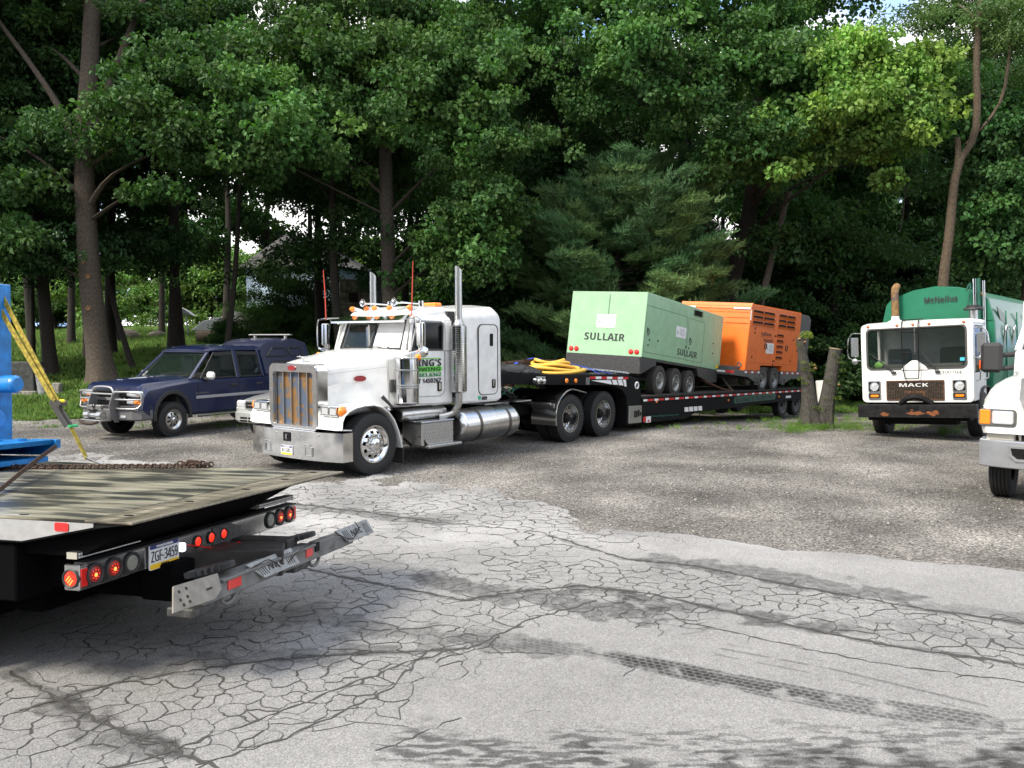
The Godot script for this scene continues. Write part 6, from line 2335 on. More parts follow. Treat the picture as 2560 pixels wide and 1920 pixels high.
func place(x: float, z: float, yaw: float, roll := 0.0, y := 0.0) -> Transform3D:
	return Transform3D(Basis(Vector3.UP, yaw) * Basis(Vector3(1, 0, 0), -roll), Vector3(x, y, z))

func sym(a: float, b: float, s: int) -> Array:
	return [a, b] if s > 0 else [-b, -a]

# ---------------------------------------------------------------- refuse truck
func refuse_truck() -> void:
	var t := thing("refuse_truck", "white cabover refuse truck with green body and rusty black bumper", "truck", "", place(8.85, -18.4, 0.89, 0.05))
	var white := M("white_old")
	var m := MB.new()
	var bp := PackedVector2Array()
	for i in 9:
		var z := -1.21 + 2.42 * i / 8
		bp.append(Vector2(0.06 * pow(absf(z) / 1.21, 4.0), z))
	bp.append(Vector2(0.26, 1.21)); bp.append(Vector2(0.26, -1.21))
	m.xf = plan(0.50)
	m.prism(bp, 0, 0.29, 0.012)
	var bum := put(m, "bumper", M("black_bumper", 0.02, 0.02, 0.021, 0.5, 0.0, "scuff", 1.2), t)
	m = MB.new()
	m.box(Vector3(-0.004, 0.73, -0.05), Vector3(0.02, 0.07, 0.24), 0.004)
	put(m, "tow_hole", M("black"), bum)
	for q in [[-0.62, 0.58, 0.26, 0.12, 1], [0.02, 0.60, 0.5, 0.10, 2], [0.38, 0.60, 0.34, 0.14, 3], [-0.05, 0.69, 0.07, 0.09, 4]]:
		m = MB.new()
		var p := PackedVector2Array()
		for k in 22:
			var a := TAU * k / 22
			var r: float = 0.62 + 0.55 * noise.get_noise_2d(q[4] * 77.0 + cos(a) * 60.0, sin(a) * 60.0)
			p.append(Vector2(q[0] + cos(a) * q[2] * r * 0.5, q[1] + sin(a) * q[3] * r * 0.62))
		m.zat(Vector3(-0.0015, 0, 0), FRONT)
		m.prism(p, -0.001, 0.002)
		put(m, "rust_patch", M("rust_bright", 0.30, 0.095, 0.03, 0.9, 0.0, "scuff", 5.0), bum)
	m = MB.new()
	m.box(Vector3(0.5, 0.62, 0), Vector3(0.5, 0.4, 2.1), 0.02)
	for s in [-1, 1]:
		m.box(Vector3(4.6, 0.85, s * 0.45), Vector3(8.6, 0.3, 0.1))
	m.box(Vector3(1.35, 0.5, 0), Vector3(0.16, 0.16, 1.9))
	m.box(Vector3(0.6, 0.42, 0.0), Vector3(0.4, 0.18, 1.5))
	put(m, "frame", M("black_frame"), t)
	m = MB.new()
	m.tube(curve([Vector3(0.05, 0.80, -0.30), Vector3(0.0, 0.93, -0.14), Vector3(0.0, 0.96, 0.0), Vector3(0.05, 0.93, 0.15), Vector3(0.1, 0.80, 0.35)]), 0.06, 8)
	put(m, "hydraulic_hose", M("black"), t, 60)
	# cab front with its wide window, sides, roof
	m = MB.new()
	m.zat(Vector3(0.2, 0, 0), FRONT)
	m.frame(rr(2.28, 1.76, 0.10, 6, Vector2(0, 1.715)), rr(2.05, 0.94, 0.12, 6, Vector2(0.0, 2.035)), -0.06, 0.0)
	m.home()
	for s in [-1, 1]:
		m.box(Vector3(0.33, 1.75, s * 1.10), Vector3(0.2, 1.66, 0.07), 0.015)
		m.prism(pv([0.26, 0.85, 1.65, 0.85, 1.65, 1.45, 0.26, 1.45]), sym(1.07, 1.13, s)[0], sym(1.07, 1.13, s)[1], 0.01)
		m.box(Vector3(1.55, 2.0, s * 1.1), Vector3(0.22, 1.2, 0.06), 0.01)
		m.box(Vector3(0.95, 2.52, s * 1.1), Vector3(1.4, 0.10, 0.06), 0.01)
	m.box(Vector3(1.66, 1.7, 0), Vector3(0.05, 1.7, 2.2), 0.01)
	m.loft([section(0.19, 1.13, 1.11, 2.50, 2.60, 0.06, 0.015, 5), section(0.4, 1.14, 1.11, 2.49, 2.63, 0.08, 0.02, 5), section(1.68, 1.14, 1.11, 2.49, 2.63, 0.08, 0.02, 5)])
	put(m, "cab", white, t, 40)
	m = MB.new()
	m.zat(Vector3(0.215, 0, 0), FRONT)
	m.frame(rr(2.07, 0.96, 0.125, 6, Vector2(0.0, 2.035)), rr(1.99, 0.88, 0.10, 6, Vector2(0.0, 2.035)), -0.02, 0.022)
	m.home()
	m.bar(Vector3(0.2, 1.9, 0.0), Vector3(0.2, 2.5, 0.0), 0.03, 0.02)
	put(m, "window_gasket", M("seam"), t, 40)
	m = MB.new()
	m.quad(Vector3(0.225, 1.575, -1.0), Vector3(0.225, 2.49, -1.0), Vector3(0.225, 2.49, 1.0), Vector3(0.225, 1.575, 1.0))
	put(m, "windshield", M("glass"), t)
	m = MB.new()
	m.zat(Vector3(0.19, 0, -0.02), FRONT)
	m.prism(pv([-0.28, 1.55, 0.28, 1.55, 0.22, 1.63, 0.05, 1.76, -0.05, 1.76, -0.22, 1.63]), -0.03, 0.012, 0.004)
	put(m, "center_panel", white, t)
	m = MB.new()
	m.box(Vector3(0.95, 1.5, 0), Vector3(1.3, 0.06, 2.1))
	m.box(Vector3(1.3, 1.75, 0.55), Vector3(0.2, 0.55, 0.55), 0.05)
	m.box(Vector3(1.3, 1.75, -0.6), Vector3(0.2, 0.55, 0.5), 0.05)
	m.box(Vector3(0.42, 1.6, 0.1), Vector3(0.25, 0.16, 1.7), 0.04)
	put(m, "interior", M("interior_grey"), t)
	m = MB.new()
	m.ball(Vector3(0.5, 1.66, -0.82), Vector3(0.12, 0.1, 0.13), 10, 7)
	put(m, "safety_vest", M("vest", 0.35, 0.75, 0.15, 0.7), t)
	m = MB.new()
	m.box(Vector3(0.222, 1.76, 0.93), Vector3(0.004, 0.07, 0.09))
	put(m, "sticker", M("sticker_cyan", 0.05, 0.4, 0.5, 0.5), t)
	# grille and lamps
	m = MB.new()
	m.zat(Vector3(0.19, 0, -0.02), FRONT)
	m.frame(rr(1.19, 0.44, 0.015, 2, Vector2(0, 1.10)), rr(1.15, 0.40, 0.01, 2, Vector2(0, 1.10)), -0.01, 0.016)
	m.prism(pv([-0.2, 0.92, 0.2, 0.92, 0.2, 1.08, -0.2, 1.08, -0.2, 1.05, 0.17, 1.05, 0.17, 0.95, -0.2, 0.95]), 0.0, 0.02)
	var g := put(m, "grille_frame", M("rust"), t)
	m = MB.new()
	m.box(Vector3(0.188, 1.10, -0.02), Vector3(0.01, 0.40, 1.15))
	put(m, "backing", M("black"), g)
	m = MB.new()
	for i in 34:
		m.box(Vector3(0.178, 1.10, -0.58 + 0.034 * i), Vector3(0.006, 0.40, 0.007))
	for i in 13:
		m.box(Vector3(0.178, 0.915 + 0.031 * i, -0.02), Vector3(0.006, 0.007, 1.15))
	put(m, "mesh", M("rust_mesh", 0.16, 0.11, 0.075, 0.8, 0.3, "scuff", 3.0), g)
	text("MACK", Vector3(0.165, 1.22, -0.04), NEAR, Vector3.UP, 0.6, 0.08, M("badge_silver", 0.62, 0.62, 0.62, 0.35, 0.3), t)
	text("300704", Vector3(0.197, 1.485, 0.72), NEAR, Vector3.UP, 0.40, 0.065, M("ink"), t, "fleet_number", false, true)
	for s in [-1, 1]:
		var hl := pivot("headlight", t)
		var zc: float = 0.87 * s + (0.0 if s > 0 else 0.0)
		m = MB.new()
		m.zat(Vector3(0.195, 0, zc), FRONT)
		m.frame(rr(0.27, 0.25, 0.02, 3, Vector2(0, 1.19)), rr(0.23, 0.21, 0.02, 3, Vector2(0, 1.19)), 0.0, 0.03)
		m.frame(rr(0.27, 0.14, 0.02, 3, Vector2(0, 0.98)), rr(0.23, 0.10, 0.02, 3, Vector2(0, 0.98)), 0.0, 0.03)
		put(m, "bezel", M("steel"), hl)
		m = MB.new()
		m.zat(Vector3(0.195, 0, zc), FRONT)
		m.prism(rr(0.24, 0.22, 0.02, 3, Vector2(0, 1.19)), 0.0, 0.012)
		m.prism(rr(0.24, 0.11, 0.02, 3, Vector2(0, 0.98)), 0.0, 0.012)
		put(m, "housing", M("black"), hl)
		m = MB.new()
		ring_disc(m, Vector3(0.18, 1.19, zc), FRONT, 0.085, 0.012, 0.02)
		lamp_disc(m, Vector3(0.182, 1.19, zc), FRONT, 0.085, 0.02)
		put(m, "lens", M("clear_lens"), hl, 50)
		m = MB.new()
		m.zat(Vector3(0.18, 0, zc), FRONT)
		m.prism(rr(0.18, 0.055, 0.025, 4, Vector2(0, 0.98)), 0.0, 0.015, 0.004)
		put(m, "turn_signal", M("amber"), hl)
		wheel(t, Vector3(1.35, 0.50, s * 1.0), s, {"key": "front", "R": 0.512, "w": 0.30, "rim": 0.30, "dish": 0.05, "bulge": 0.04, "hub": 0.115, "hub_out": 0.075, "h0": 0.52, "h1": 0.82, "holes": 10, "nut_r": 0.155, "mat": M("chrome")})
		for x in [6.2, 7.55]:
			wheel(t, Vector3(x, 0.50, s * 1.0), s, {"key": "drive", "R": 0.512, "w": 0.27, "rim": 0.295})
		var mr := pivot("mirror", t)
		m = MB.new()
		m.tube(curve([Vector3(0.3, 2.40, s * 1.1), Vector3(0.2, 2.42, s * 1.35), Vector3(0.2, 2.3, s * 1.42), Vector3(0.2, 1.85, s * 1.42), Vector3(0.3, 1.78, s * 1.1)]), 0.014, 6)
		put(m, "arm", M("chrome"), mr, 60)
		m = MB.new()
		m.box(Vector3(0.24, 2.1, s * 1.30), Vector3(0.05, 0.44, 0.17), 0.015)
		put(m, "housing", M("steel"), mr)
		m = MB.new()
		lamp_disc(m, Vector3(0.24, 1.77, s * 1.30), FRONT, 0.07, 0.03)
		put(m, "convex_mirror", M("steel"), mr, 50)
	# wipers, ladder rack, marker lamps
	for q in [[-0.45, -0.95], [0.45, 0.12]]:
		m = MB.new()
		m.bar(Vector3(0.16, 1.49, q[0]), Vector3(0.175, 1.95, q[1]), 0.018, 0.012)
		m.bar(Vector3(0.155, 1.49, q[0] + 0.05), Vector3(0.17, 1.9, q[1] + 0.06), 0.012, 0.012)
		m.box(Vector3(0.17, 1.50, q[0]), Vector3(0.05, 0.05, 0.1), 0.01)
		put(m, "wiper", M("plastic"), t)
	m = MB.new()
	for z in [-0.24, 0.10]:
		m.tube(curve([Vector3(0.6, 2.66, z), Vector3(0.2, 2.67, z), Vector3(0.10, 2.58, z), Vector3(0.08, 2.2, z), Vector3(0.08, 1.55, z + (0.02 if z < 0 else -0.0)), Vector3(0.10, 1.36, z * 0.8)]), 0.012, 6)
	for y in [2.66, 2.38, 1.93, 1.36]:
		m.tube([Vector3(0.08 if y < 2.6 else 0.2, y, -0.24 if y > 1.4 else -0.19), Vector3(0.08 if y < 2.6 else 0.2, y, 0.10 if y > 1.4 else 0.08)], 0.011, 6)
	put(m, "ladder", M("black_gloss"), t, 60)
	for z in [-0.98, -0.36, -0.03, 0.30, 0.98]:
		m = MB.new()
		m.ball(Vector3(0.185, 2.555, z), Vector3(0.03, 0.026, 0.035), 10, 6)
		put(m, "marker_lamp", M("lamp_orange", 0.7, 0.12, 0.02, 0.35), t, 60)
	# door on the side that shows
	m = MB.new()
	m.prism(pv([0.45, 1.5, 1.42, 1.5, 1.42, 2.46, 0.45, 2.46]), 1.085, 1.095)
	put(m, "side_window", M("glass_dark"), t)
	m = MB.new()
	for q in [[0.5, 1.12], [1.45, 1.12]]:
		m.tube(curve([Vector3(q[0], 2.3, q[1]), Vector3(q[0], 2.28, q[1] + 0.09), Vector3(q[0], 1.3, q[1] + 0.09), Vector3(q[0], 1.28, q[1])]), 0.016, 6)
	put(m, "grab_handle", M("chrome"), t, 60)
	m = MB.new()
	m.prism(band(pv([0.78, 0.75, 0.85, 0.98, 1.02, 1.1, 1.35, 1.14, 1.68, 1.1, 1.85, 0.98, 1.92, 0.75]), 0.02), 0.9, 1.2, 0.006)
	put(m, "wheel_arch", M("plastic"), t)
	# stack, intake, pipes
	m = MB.new()
	m.tube(curve([Vector3(1.95, 2.2, -0.84), Vector3(1.95, 3.2, -0.84), Vector3(1.95, 3.42, -0.84), Vector3(2.0, 3.52, -0.83), Vector3(2.08, 3.55, -0.82)]), 0.085, 14)
	var rm := M("stack_rust", 0.34, 0.19, 0.07, 0.8, 0.0, "scuff", 1.5)
	var ex := put(m, "exhaust_stack", rm, t, 60)
	m = MB.new()
	m.xf = Transform3D(Basis(), Vector3(1.95, 2.60, -0.84))
	m.lathe([Vector2(0.18, 0), Vector2(0.18, 0.10), Vector2(0.10, 0.13), Vector2(0.088, 0.22)], 16)
	put(m, "collar", M("white_old"), ex)
	m = MB.new()
	m.xf = Transform3D(Basis(), Vector3(1.95, 3.2, -0.84))
	m.lathe([Vector2(0.0865, 0), Vector2(0.0865, 0.2)], 16)
	put(m, "sooty_band", M("soot", 0.09, 0.06, 0.05, 0.9), ex)
	m = MB.new()
	m.xf = Transform3D(Basis(), Vector3(1.55, 2.58, 0.92))
	m.lathe([Vector2(0.09, 0), Vector2(0.09, 0.28), Vector2(0.0, 0.28)], 16)
	var ai := put(m, "air_intake", M("steel"), t)
	m = MB.new()
	m.xf = Transform3D(Basis(), Vector3(1.55, 2.84, 0.92))
	m.lathe([Vector2(0.19, 0), Vector2(0.205, 0.02), Vector2(0.19, 0.05), Vector2(0.14, 0.065), Vector2(0.14, 0.11), Vector2(0, 0.12)], 20)
	put(m, "cap", M("plastic"), ai)
	m = MB.new()
	for q in [[0.86, 3.58, 0.045], [1.05, 3.52, 0.03]]:
		m.tube([Vector3(2.05, 1.6, q[0]), Vector3(2.05, q[1], q[0])], q[2], 10)
	put(m, "hydraulic_pipe", M("chrome"), t, 60)
	m = MB.new()
	m.tube([Vector3(2.06, 1.6, 0.95), Vector3(2.06, 3.58, 0.95)], 0.04, 10)
	m.tube(curve([Vector3(2.0, 3.3, 0.7), Vector3(2.0, 3.5, 0.8), Vector3(2.0, 2.9, 0.72)]), 0.02, 6)
	put(m, "hydraulic_pipe", M("teal_paint"), t, 60)
	# green body
	var rg := M("refuse_green")
	m = MB.new()
	var sec := func(x: float, k: float) -> PackedVector3Array:
		var r := PackedVector3Array()
		for q in [[-1.18, 1.0], [1.18, 1.0], [1.26, 1.9], [1.24, 2.6], [1.12, 3.12], [0.98, 3.26], [0.5, 3.43], [0.0, 3.49], [-0.5, 3.43], [-0.98, 3.26], [-1.12, 3.12], [-1.24, 2.6], [-1.26, 1.9]]:
			r.append(Vector3(x, lerpf(2.2, q[1], k), q[0] * k))
		return r
	m.loft([sec.call(2.2, 0.985), sec.call(2.24, 1.0), sec.call(3.6, 1.0), sec.call(8.6, 1.0), sec.call(9.3, 0.85)])
	var body := put(m, "body", rg, t, 30)
	m = MB.new()
	m.box(Vector3(2.19, 2.62, 0.9), Vector3(0.02, 0.02, 0.6))
	m.box(Vector3(2.18, 2.0, 0.62), Vector3(0.02, 1.2, 0.02))
	for x in [3.6, 5.2, 6.8]:
		m.box(Vector3(x, 2.0, 1.255), Vector3(0.10, 1.7, 0.03))
	put(m, "rib", rg, body)
	m = MB.new()
	m.prism(pv([2.5, 2.92, 3.4, 2.78, 3.9, 2.5, 2.9, 2.62]), 1.225, 1.245)
	put(m, "pale_panel", M("pale_panel", 0.26, 0.30, 0.25, 0.5), body)
	text("McNeilus", Vector3(2.17, 3.17, 0.12), NEAR, Vector3.UP, 0.72, 0.15, M("ink"), body)
	m = MB.new()
	lamp_disc(m, Vector3(2.2, 3.22, 1.02), FRONT, 0.05, 0.03)
	put(m, "marker_lamp", M("amber"), body, 50)
	m = MB.new()
	for q in [[3.2, 1.3], [4.4, 1.3]]:
		m.tube(curve([Vector3(q[0], 2.0, q[1] - 0.05), Vector3(q[0], 2.45, q[1]), Vector3(q[0] + 0.12, 2.5, q[1]), Vector3(q[0] + 0.22, 2.4, q[1])]), 0.025, 7)
	put(m, "grab_handle", M("chrome"), body, 60)

# ---------------------------------------------------------------- white truck at the right edge
func white_truck() -> void:
	var t := thing("medium_truck", "white truck nose with amber turn lamp and silver bumper at the right frame edge", "truck", "", place(7.34, -10.78, 0.897))
	var w := M("white_paint")
	var m := MB.new()
	m.xf = plan(0.50)
	var bp := PackedVector2Array()
	for i in 15:
		var z := -1.2 + 2.4 * i / 14
		bp.append(Vector2(0.16 * pow(absf(z) / 1.2, 6.0), z))
	bp.append(Vector2(0.5, 1.22)); bp.append(Vector2(0.5, 1.18)); bp.append(Vector2(0.2, 1.1)); bp.append(Vector2(0.2, -1.1)); bp.append(Vector2(0.5, -1.18)); bp.append(Vector2(0.5, -1.22))
	m.prism(bp, 0.0, 0.37, 0.012)
	var bu := put(m, "bumper", M("silver_bumper", 0.5, 0.51, 0.53, 0.3, 0.75, "faint", 1.0), t, 30)
	m = MB.new()
	m.zat(Vector3(-0.003, 0.72, -0.36), FRONT)
	m.prism(pv([-0.44, 0.06, 1.1, 0.06, 1.06, -0.08, -0.36, -0.08, -0.42, -0.03]), -0.02, 0.004)
	put(m, "bumper_slot", M("black"), bu)
	m = MB.new()
	m.zat(Vector3(-0.005, 0.72, -0.36), FRONT)
	var oq := pv([-0.47, 0.085, 1.13, 0.085, 1.09, -0.115, -0.38, -0.115, -0.46, -0.04])
	m.frame(oq, pv([-0.44, 0.06, 1.1, 0.06, 1.06, -0.08, -0.36, -0.08, -0.42, -0.03]), 0.0, 0.012)
	put(m, "slot_trim", M("chrome"), bu)
	m = MB.new()
	m.box(Vector3(0.3, 0.9, 0), Vector3(0.3, 0.16, 1.4))
	m.box(Vector3(3.0, 0.75, 0), Vector3(6.0, 0.25, 0.9))
	put(m, "frame", M("black_frame"), t)
	m = MB.new()
	m.box(Vector3(0.28, 0.91, -0.95), Vector3(0.2, 0.14, 0.35), 0.02)
	put(m, "valance", M("pale_dirt2", 0.4, 0.38, 0.33, 0.7), t)
	# hood and fenders in one flowing loft
	m = MB.new()
	var sec := func(x: float, hw: float, y0: float, ysh: float, ytop: float, hn: float) -> PackedVector3Array:
		var r := PackedVector3Array()
		for s in [1.0, -1.0]:
			var q := [[hw * 0.98, y0], [hw, y0 + 0.08], [hw * 0.985, lerpf(y0, ysh, 0.75)], [hw * 0.93, ysh - 0.02], [hw * 0.82, ysh + 0.07], [hn + 0.10, ysh + 0.10], [hn, ysh + 0.22], [hn * 0.93, ytop - 0.05], [hn * 0.8, ytop]]
			if s < 0:
				q.reverse()
			for k in q:
				r.append(Vector3(x, k[1], k[0] * s))
		return r
	m.loft([sec.call(0.10, 1.12, 0.96, 1.36, 1.72, 0.60), sec.call(0.16, 1.18, 0.95, 1.46, 1.80, 0.63), sec.call(0.35, 1.20, 0.95, 1.56, 1.86, 0.66), sec.call(0.75, 1.20, 1.1, 1.62, 1.93, 0.72), sec.call(1.15, 1.18, 1.2, 1.64, 2.0, 0.80), sec.call(1.7, 1.10, 1.2, 1.66, 2.08, 0.92)])
	var hood := put(m, "hood", w, t, 40)
	m = MB.new()
	m.loft([section(1.72, 1.05, 1.02, 0.9, 2.08, 0.06, 0.02), section(3.6, 1.05, 1.02, 0.9, 2.08, 0.06, 0.02)])
	m.loft([section(2.35, 0.9, 0.86, 2.75, 2.85, 0.06, 0.02), section(3.6, 0.98, 0.9, 2.72, 2.9, 0.1, 0.02)])
	for s in [-1, 1]:
		m.bar(Vector3(1.75, 2.06, s * 0.98), Vector3(2.4, 2.8, s * 0.87), 0.09, 0.09)
		m.box(Vector3(3.5, 2.4, s * 0.98), Vector3(0.2, 0.75, 0.06))
	put(m, "cab", w, t, 40)
	m = MB.new()
	m.quad(Vector3(1.77, 2.09, -0.95), Vector3(2.38, 2.77, -0.84), Vector3(2.38, 2.77, 0.84), Vector3(1.77, 2.09, 0.95))
	put(m, "windshield", M("glass_dark"), t)
	m = MB.new()
	m.box(Vector3(4.9, 1.9, 0), Vector3(2.4, 2.0, 2.4), 0.03)
	put(m, "body", w, t)
	# grille
	var so := PackedVector2Array()
	var si := PackedVector2Array()
	for q in [[-0.70, 1.72], [-0.40, 1.84], [0.40, 1.84], [0.70, 1.72], [0.72, 1.45], [0.56, 1.10], [0.40, 1.0], [-0.40, 1.0], [-0.56, 1.10], [-0.72, 1.45]]:
		so.append(Vector2(q[0], q[1]))
		si.append(Vector2(q[0] * 0.84, 1.43 + (q[1] - 1.43) * 0.78))
	m = MB.new()
	m.zat(Vector3(0.03, 0, 0), FRONT)
	m.frame(so, si, -0.10, 0.05)
	put(m, "grille_surround", M("chrome"), t, 30)
	m = MB.new()
	m.zat(Vector3(0.06, 0, 0), FRONT)
	m.prism(si, -0.03, 0.0)
	put(m, "grille", M("black"), t)
	m = MB.new()
	for i in 16:
		m.box(Vector3(0.045, 1.15 + 0.04 * i, 0), Vector3(0.02, 0.012, 1.1))
	for i in 28:
		m.box(Vector3(0.046, 1.43, -0.54 + 0.04 * i), Vector3(0.018, 0.6, 0.008))
	put(m, "grille_mesh", M("graphite"), t)
	for s in [-1, 1]:
		var hl := pivot("headlight", t)
		m = MB.new()
		m.zat(Vector3(0.10, 1.175, s * 0.985), FRONT)
		m.prism(rr(0.46, 0.235, 0.05, 4), -0.08, 0.02, 0.006)
		put(m, "housing", M("graphite"), hl)
		m = MB.new()
		m.zat(Vector3(0.10, 1.18, s * 0.915), FRONT)
		m.prism(rr(0.26, 0.18, 0.03, 4), 0.018, 0.04, 0.01)
		put(m, "lens", M("clear_lens"), hl)
		m = MB.new()
		m.zat(Vector3(0.105, 1.18, s * 1.13), FRONT)
		m.prism(rr(0.13, 0.20, 0.015, 3), -0.05, 0.035, 0.01)
		put(m, "turn_signal", M("amber"), hl)
		wheel(t, Vector3(0.78, 0.485, s * 0.98), s, {"key": "medium", "R": 0.485, "w": 0.27, "rim": 0.27, "holes": 8})
		wheel(t, Vector3(5.0, 0.485, s * 0.98), s, {"key": "medium", "R": 0.485, "w": 0.27, "rim": 0.27, "holes": 8})
		var mr := pivot("mirror", t)
		m = MB.new()
		m.tube([Vector3(1.9, 2.02, s * 1.0), Vector3(1.72, 1.98, s * 1.36)], [0.045, 0.028], 8)
		m.tube([Vector3(1.9, 1.82, s * 1.0), Vector3(1.72, 1.76, s * 1.4)], [0.04, 0.028], 8)
		put(m, "arm", M("plastic"), mr, 60)
		m = MB.new()
		m.box(Vector3(1.72, 1.96, s * 1.33), Vector3(0.12, 0.46, 0.30), 0.05)
		put(m, "housing", M("plastic"), mr)
		m = MB.new()
		m.box(Vector3(1.68, 1.85, s * 1.48), Vector3(0.05, 0.13, 0.02), 0.006)
		put(m, "side_reflector", M("red_orange", 0.7, 0.08, 0.01, 0.3), mr)

# ---------------------------------------------------------------- dark blue pickup
func pickup() -> void:
	var t := thing("pickup_truck", "dark blue crew cab pickup with bed cap, winch and brush guard", "pickup", "", place(-9.06, -18.75, 1.1, 0.0))
	var nv := M("navy")
	var m := MB.new()
	# lower body with wheel openings
	var side := PackedVector2Array()
	for q in [[0.10, 0.62], [0.16, 0.90], [0.30, 1.06]]:
		side.append(Vector2(q[0], q[1]))
	for q in [[1.0, 1.14], [1.62, 1.19], [5.9, 1.19], [5.95, 0.55], [5.55, 0.50]]:
		side.append(Vector2(q[0], q[1]))
	for c in [[4.95, 0.45], [0.98, 0.45]]:
		for i in 9:
			var a := PI * i / 8.0
			side.append(Vector2(c[0] + 0.47 * cos(a), 0.44 + 0.48 * sin(a)))
		if c[0] > 2:
			side.append(Vector2(4.3, 0.42))
			side.append(Vector2(1.6, 0.42))
	side.append(Vector2(0.3, 0.45))
	m.prism(side, -0.985, 0.985, 0.05)
	put(m, "body", nv, t, 38)
	m = MB.new()
	m.loft([section(0.17, 0.88, 0.84, 0.9, 1.09, 0.05, 0.02, 5), section(0.30, 0.94, 0.88, 0.95, 1.16, 0.06, 0.03, 5), section(0.9, 0.96, 0.9, 1.0, 1.20, 0.08, 0.05, 5), section(1.62, 0.97, 0.9, 1.05, 1.23, 0.06, 0.05, 5)])
	put(m, "hood", nv, t, 40)
	# cab
	var P := func(f: float, s: float, g: float) -> Vector3: return Vector3(lerpf(1.55, 2.28, g), lerpf(1.19, 1.80, g), s * lerpf(0.90, 0.72, g) * f)
	m = MB.new()
	m.loft([section(2.20, 0.76, 0.70, 1.775, 1.83, 0.04, 0.02, 5), section(2.45, 0.80, 0.72, 1.78, 1.90, 0.08, 0.03, 5), section(3.0, 0.81, 0.72, 1.78, 1.93, 0.1, 0.03, 5), section(3.92, 0.80, 0.72, 1.78, 1.91, 0.1, 0.03, 5)])
	for s in [-1, 1]:
		m.bar(P.call(1, s, 0.0), P.call(1.02, s, 1.0), 0.07, 0.06, 0.01)
		m.bar(Vector3(3.02, 1.18, s * 0.955), Vector3(3.02, 1.82, s * 0.79), 0.12, 0.05, 0.01)
		m.bar(Vector3(3.92, 1.18, s * 0.955), Vector3(3.86, 1.82, s * 0.79), 0.14, 0.05, 0.01)
	m.box(Vector3(3.98, 1.5, 0), Vector3(0.04, 0.65, 1.6))
	put(m, "cab", nv, t, 40)
	m = MB.new()
	m.quad(P.call(0.98, -1, 0.02), P.call(0.98, -1, 0.98), P.call(0.98, 1, 0.98), P.call(0.98, 1, 0.02))
	put(m, "windshield", M("glass"), t)
	m = MB.new()
	m.bar(Vector3(1.52, 1.21, -0.7), Vector3(1.66, 1.30, 0.1), 0.02, 0.012)
	m.bar(Vector3(1.52, 1.21, 0.05), Vector3(1.64, 1.29, 0.75), 0.02, 0.012)
	put(m, "wiper", M("plastic"), t)
	for s in [-1, 1]:
		for q in [[1.82, 1.21, 2.36, 1.76, 2.94, 1.78, 2.94, 1.21], [3.10, 1.21, 3.10, 1.78, 3.78, 1.76, 3.84, 1.21]]:
			m = MB.new()
			var v := []
			for i in 4:
				v.append(Vector3(q[i * 2], q[i * 2 + 1], s * lerpf(0.955, 0.80, (q[i * 2 + 1] - 1.2) / 0.6)))
			m.quad(v[0], v[1], v[2], v[3])
			put(m, "side_window", M("glass"), t)
			m = MB.new()
			for i in 4:
				m.bar(v[i] + Vector3(0, 0, s * 0.004), v[(i + 1) % 4] + Vector3(0, 0, s * 0.004), 0.02, 0.03)
			m.bar(v[1] + Vector3(0, -0.03, s * 0.02), v[2] + Vector3(0, -0.03, s * 0.02), 0.03, 0.07)
			put(m, "rain_guard", M("plastic"), t)
		m = MB.new()
		for q in [[1.72, 1.72], [3.02, 3.02], [3.92, 3.90]]:
			m.bar(Vector3(q[0], 0.5, s * 0.986), Vector3(q[1], 1.16, s * 0.986), 0.012, 0.006)
		put(m, "door_seam", M("ink"), t)
		m = MB.new()
		for x in [2.84, 3.72]:
			m.box(Vector3(x, 1.02, s * 0.99), Vector3(0.2, 0.06, 0.03), 0.012)
		put(m, "door_handle", M("plastic"), t)
		m = MB.new()
		m.box(Vector3(3.0, 0.80, s * 0.995), Vector3(2.7, 0.065, 0.02), 0.006)
		put(m, "side_molding", M("molding", 0.30, 0.30, 0.32, 0.5), t)
		m = MB.new()
		m.tube([Vector3(1.65, 0.43, s * 1.02), Vector3(4.1, 0.43, s * 1.02)], 0.04, 10)
		put(m, "step_bar", M("chrome"), t, 60)
		var mr := pivot("mirror", t)
		m = MB.new()
		m.box(Vector3(1.98, 1.27, s * 1.13), Vector3(0.15, 0.17, 0.22), 0.05)
		put(m, "cap", M("white_paint"), mr)
		m = MB.new()
		m.bar(Vector3(1.95, 1.20, s * 0.95), Vector3(1.98, 1.20, s * 1.06), 0.1, 0.06, 0.01)
		put(m, "arm", M("plastic"), mr)
		# flares
		for c in [0.98, 4.95]:
			m = MB.new()
			var arc := PackedVector2Array()
			for i in 13:
				var a := PI * 1.04 - PI * 1.08 * i / 12.0
				arc.append(Vector2(c + 0.55 * cos(a), 0.44 + 0.56 * sin(a)))
			m.prism(band(arc, 0.085), sym(0.93, 1.012, s)[0], sym(0.93, 1.012, s)[1], 0.012)
			put(m, "fender_flare", M("plastic"), t, 40)
			wheel(t, Vector3(c, 0.39, s * 0.87), s, {"key": "pickup", "R": 0.395, "w": 0.27, "rim": 0.225, "dish": 0.05, "bulge": 0.035, "hub": 0.06, "hub_out": 0.05, "h0": 0.3, "h1": 0.85, "holes": 8, "web": 0.6, "nuts": 8, "nut_r": 0.085, "lugs": true, "mat": M("steel")})
		text("SILVERADO", Vector3(1.84, 0.89, s * 0.988), Vector3.RIGHT * s, Vector3.UP, 0.4, 0.035, M("grey"), t, "badge")
	m = MB.new()
	m.box(Vector3(3.3, 0.85, 0), Vector3(4.2, 0.5, 1.7))
	m.box(Vector3(3.0, 1.25, 0), Vector3(1.6, 0.1, 1.7))
	put(m, "interior", M("interior"), t)
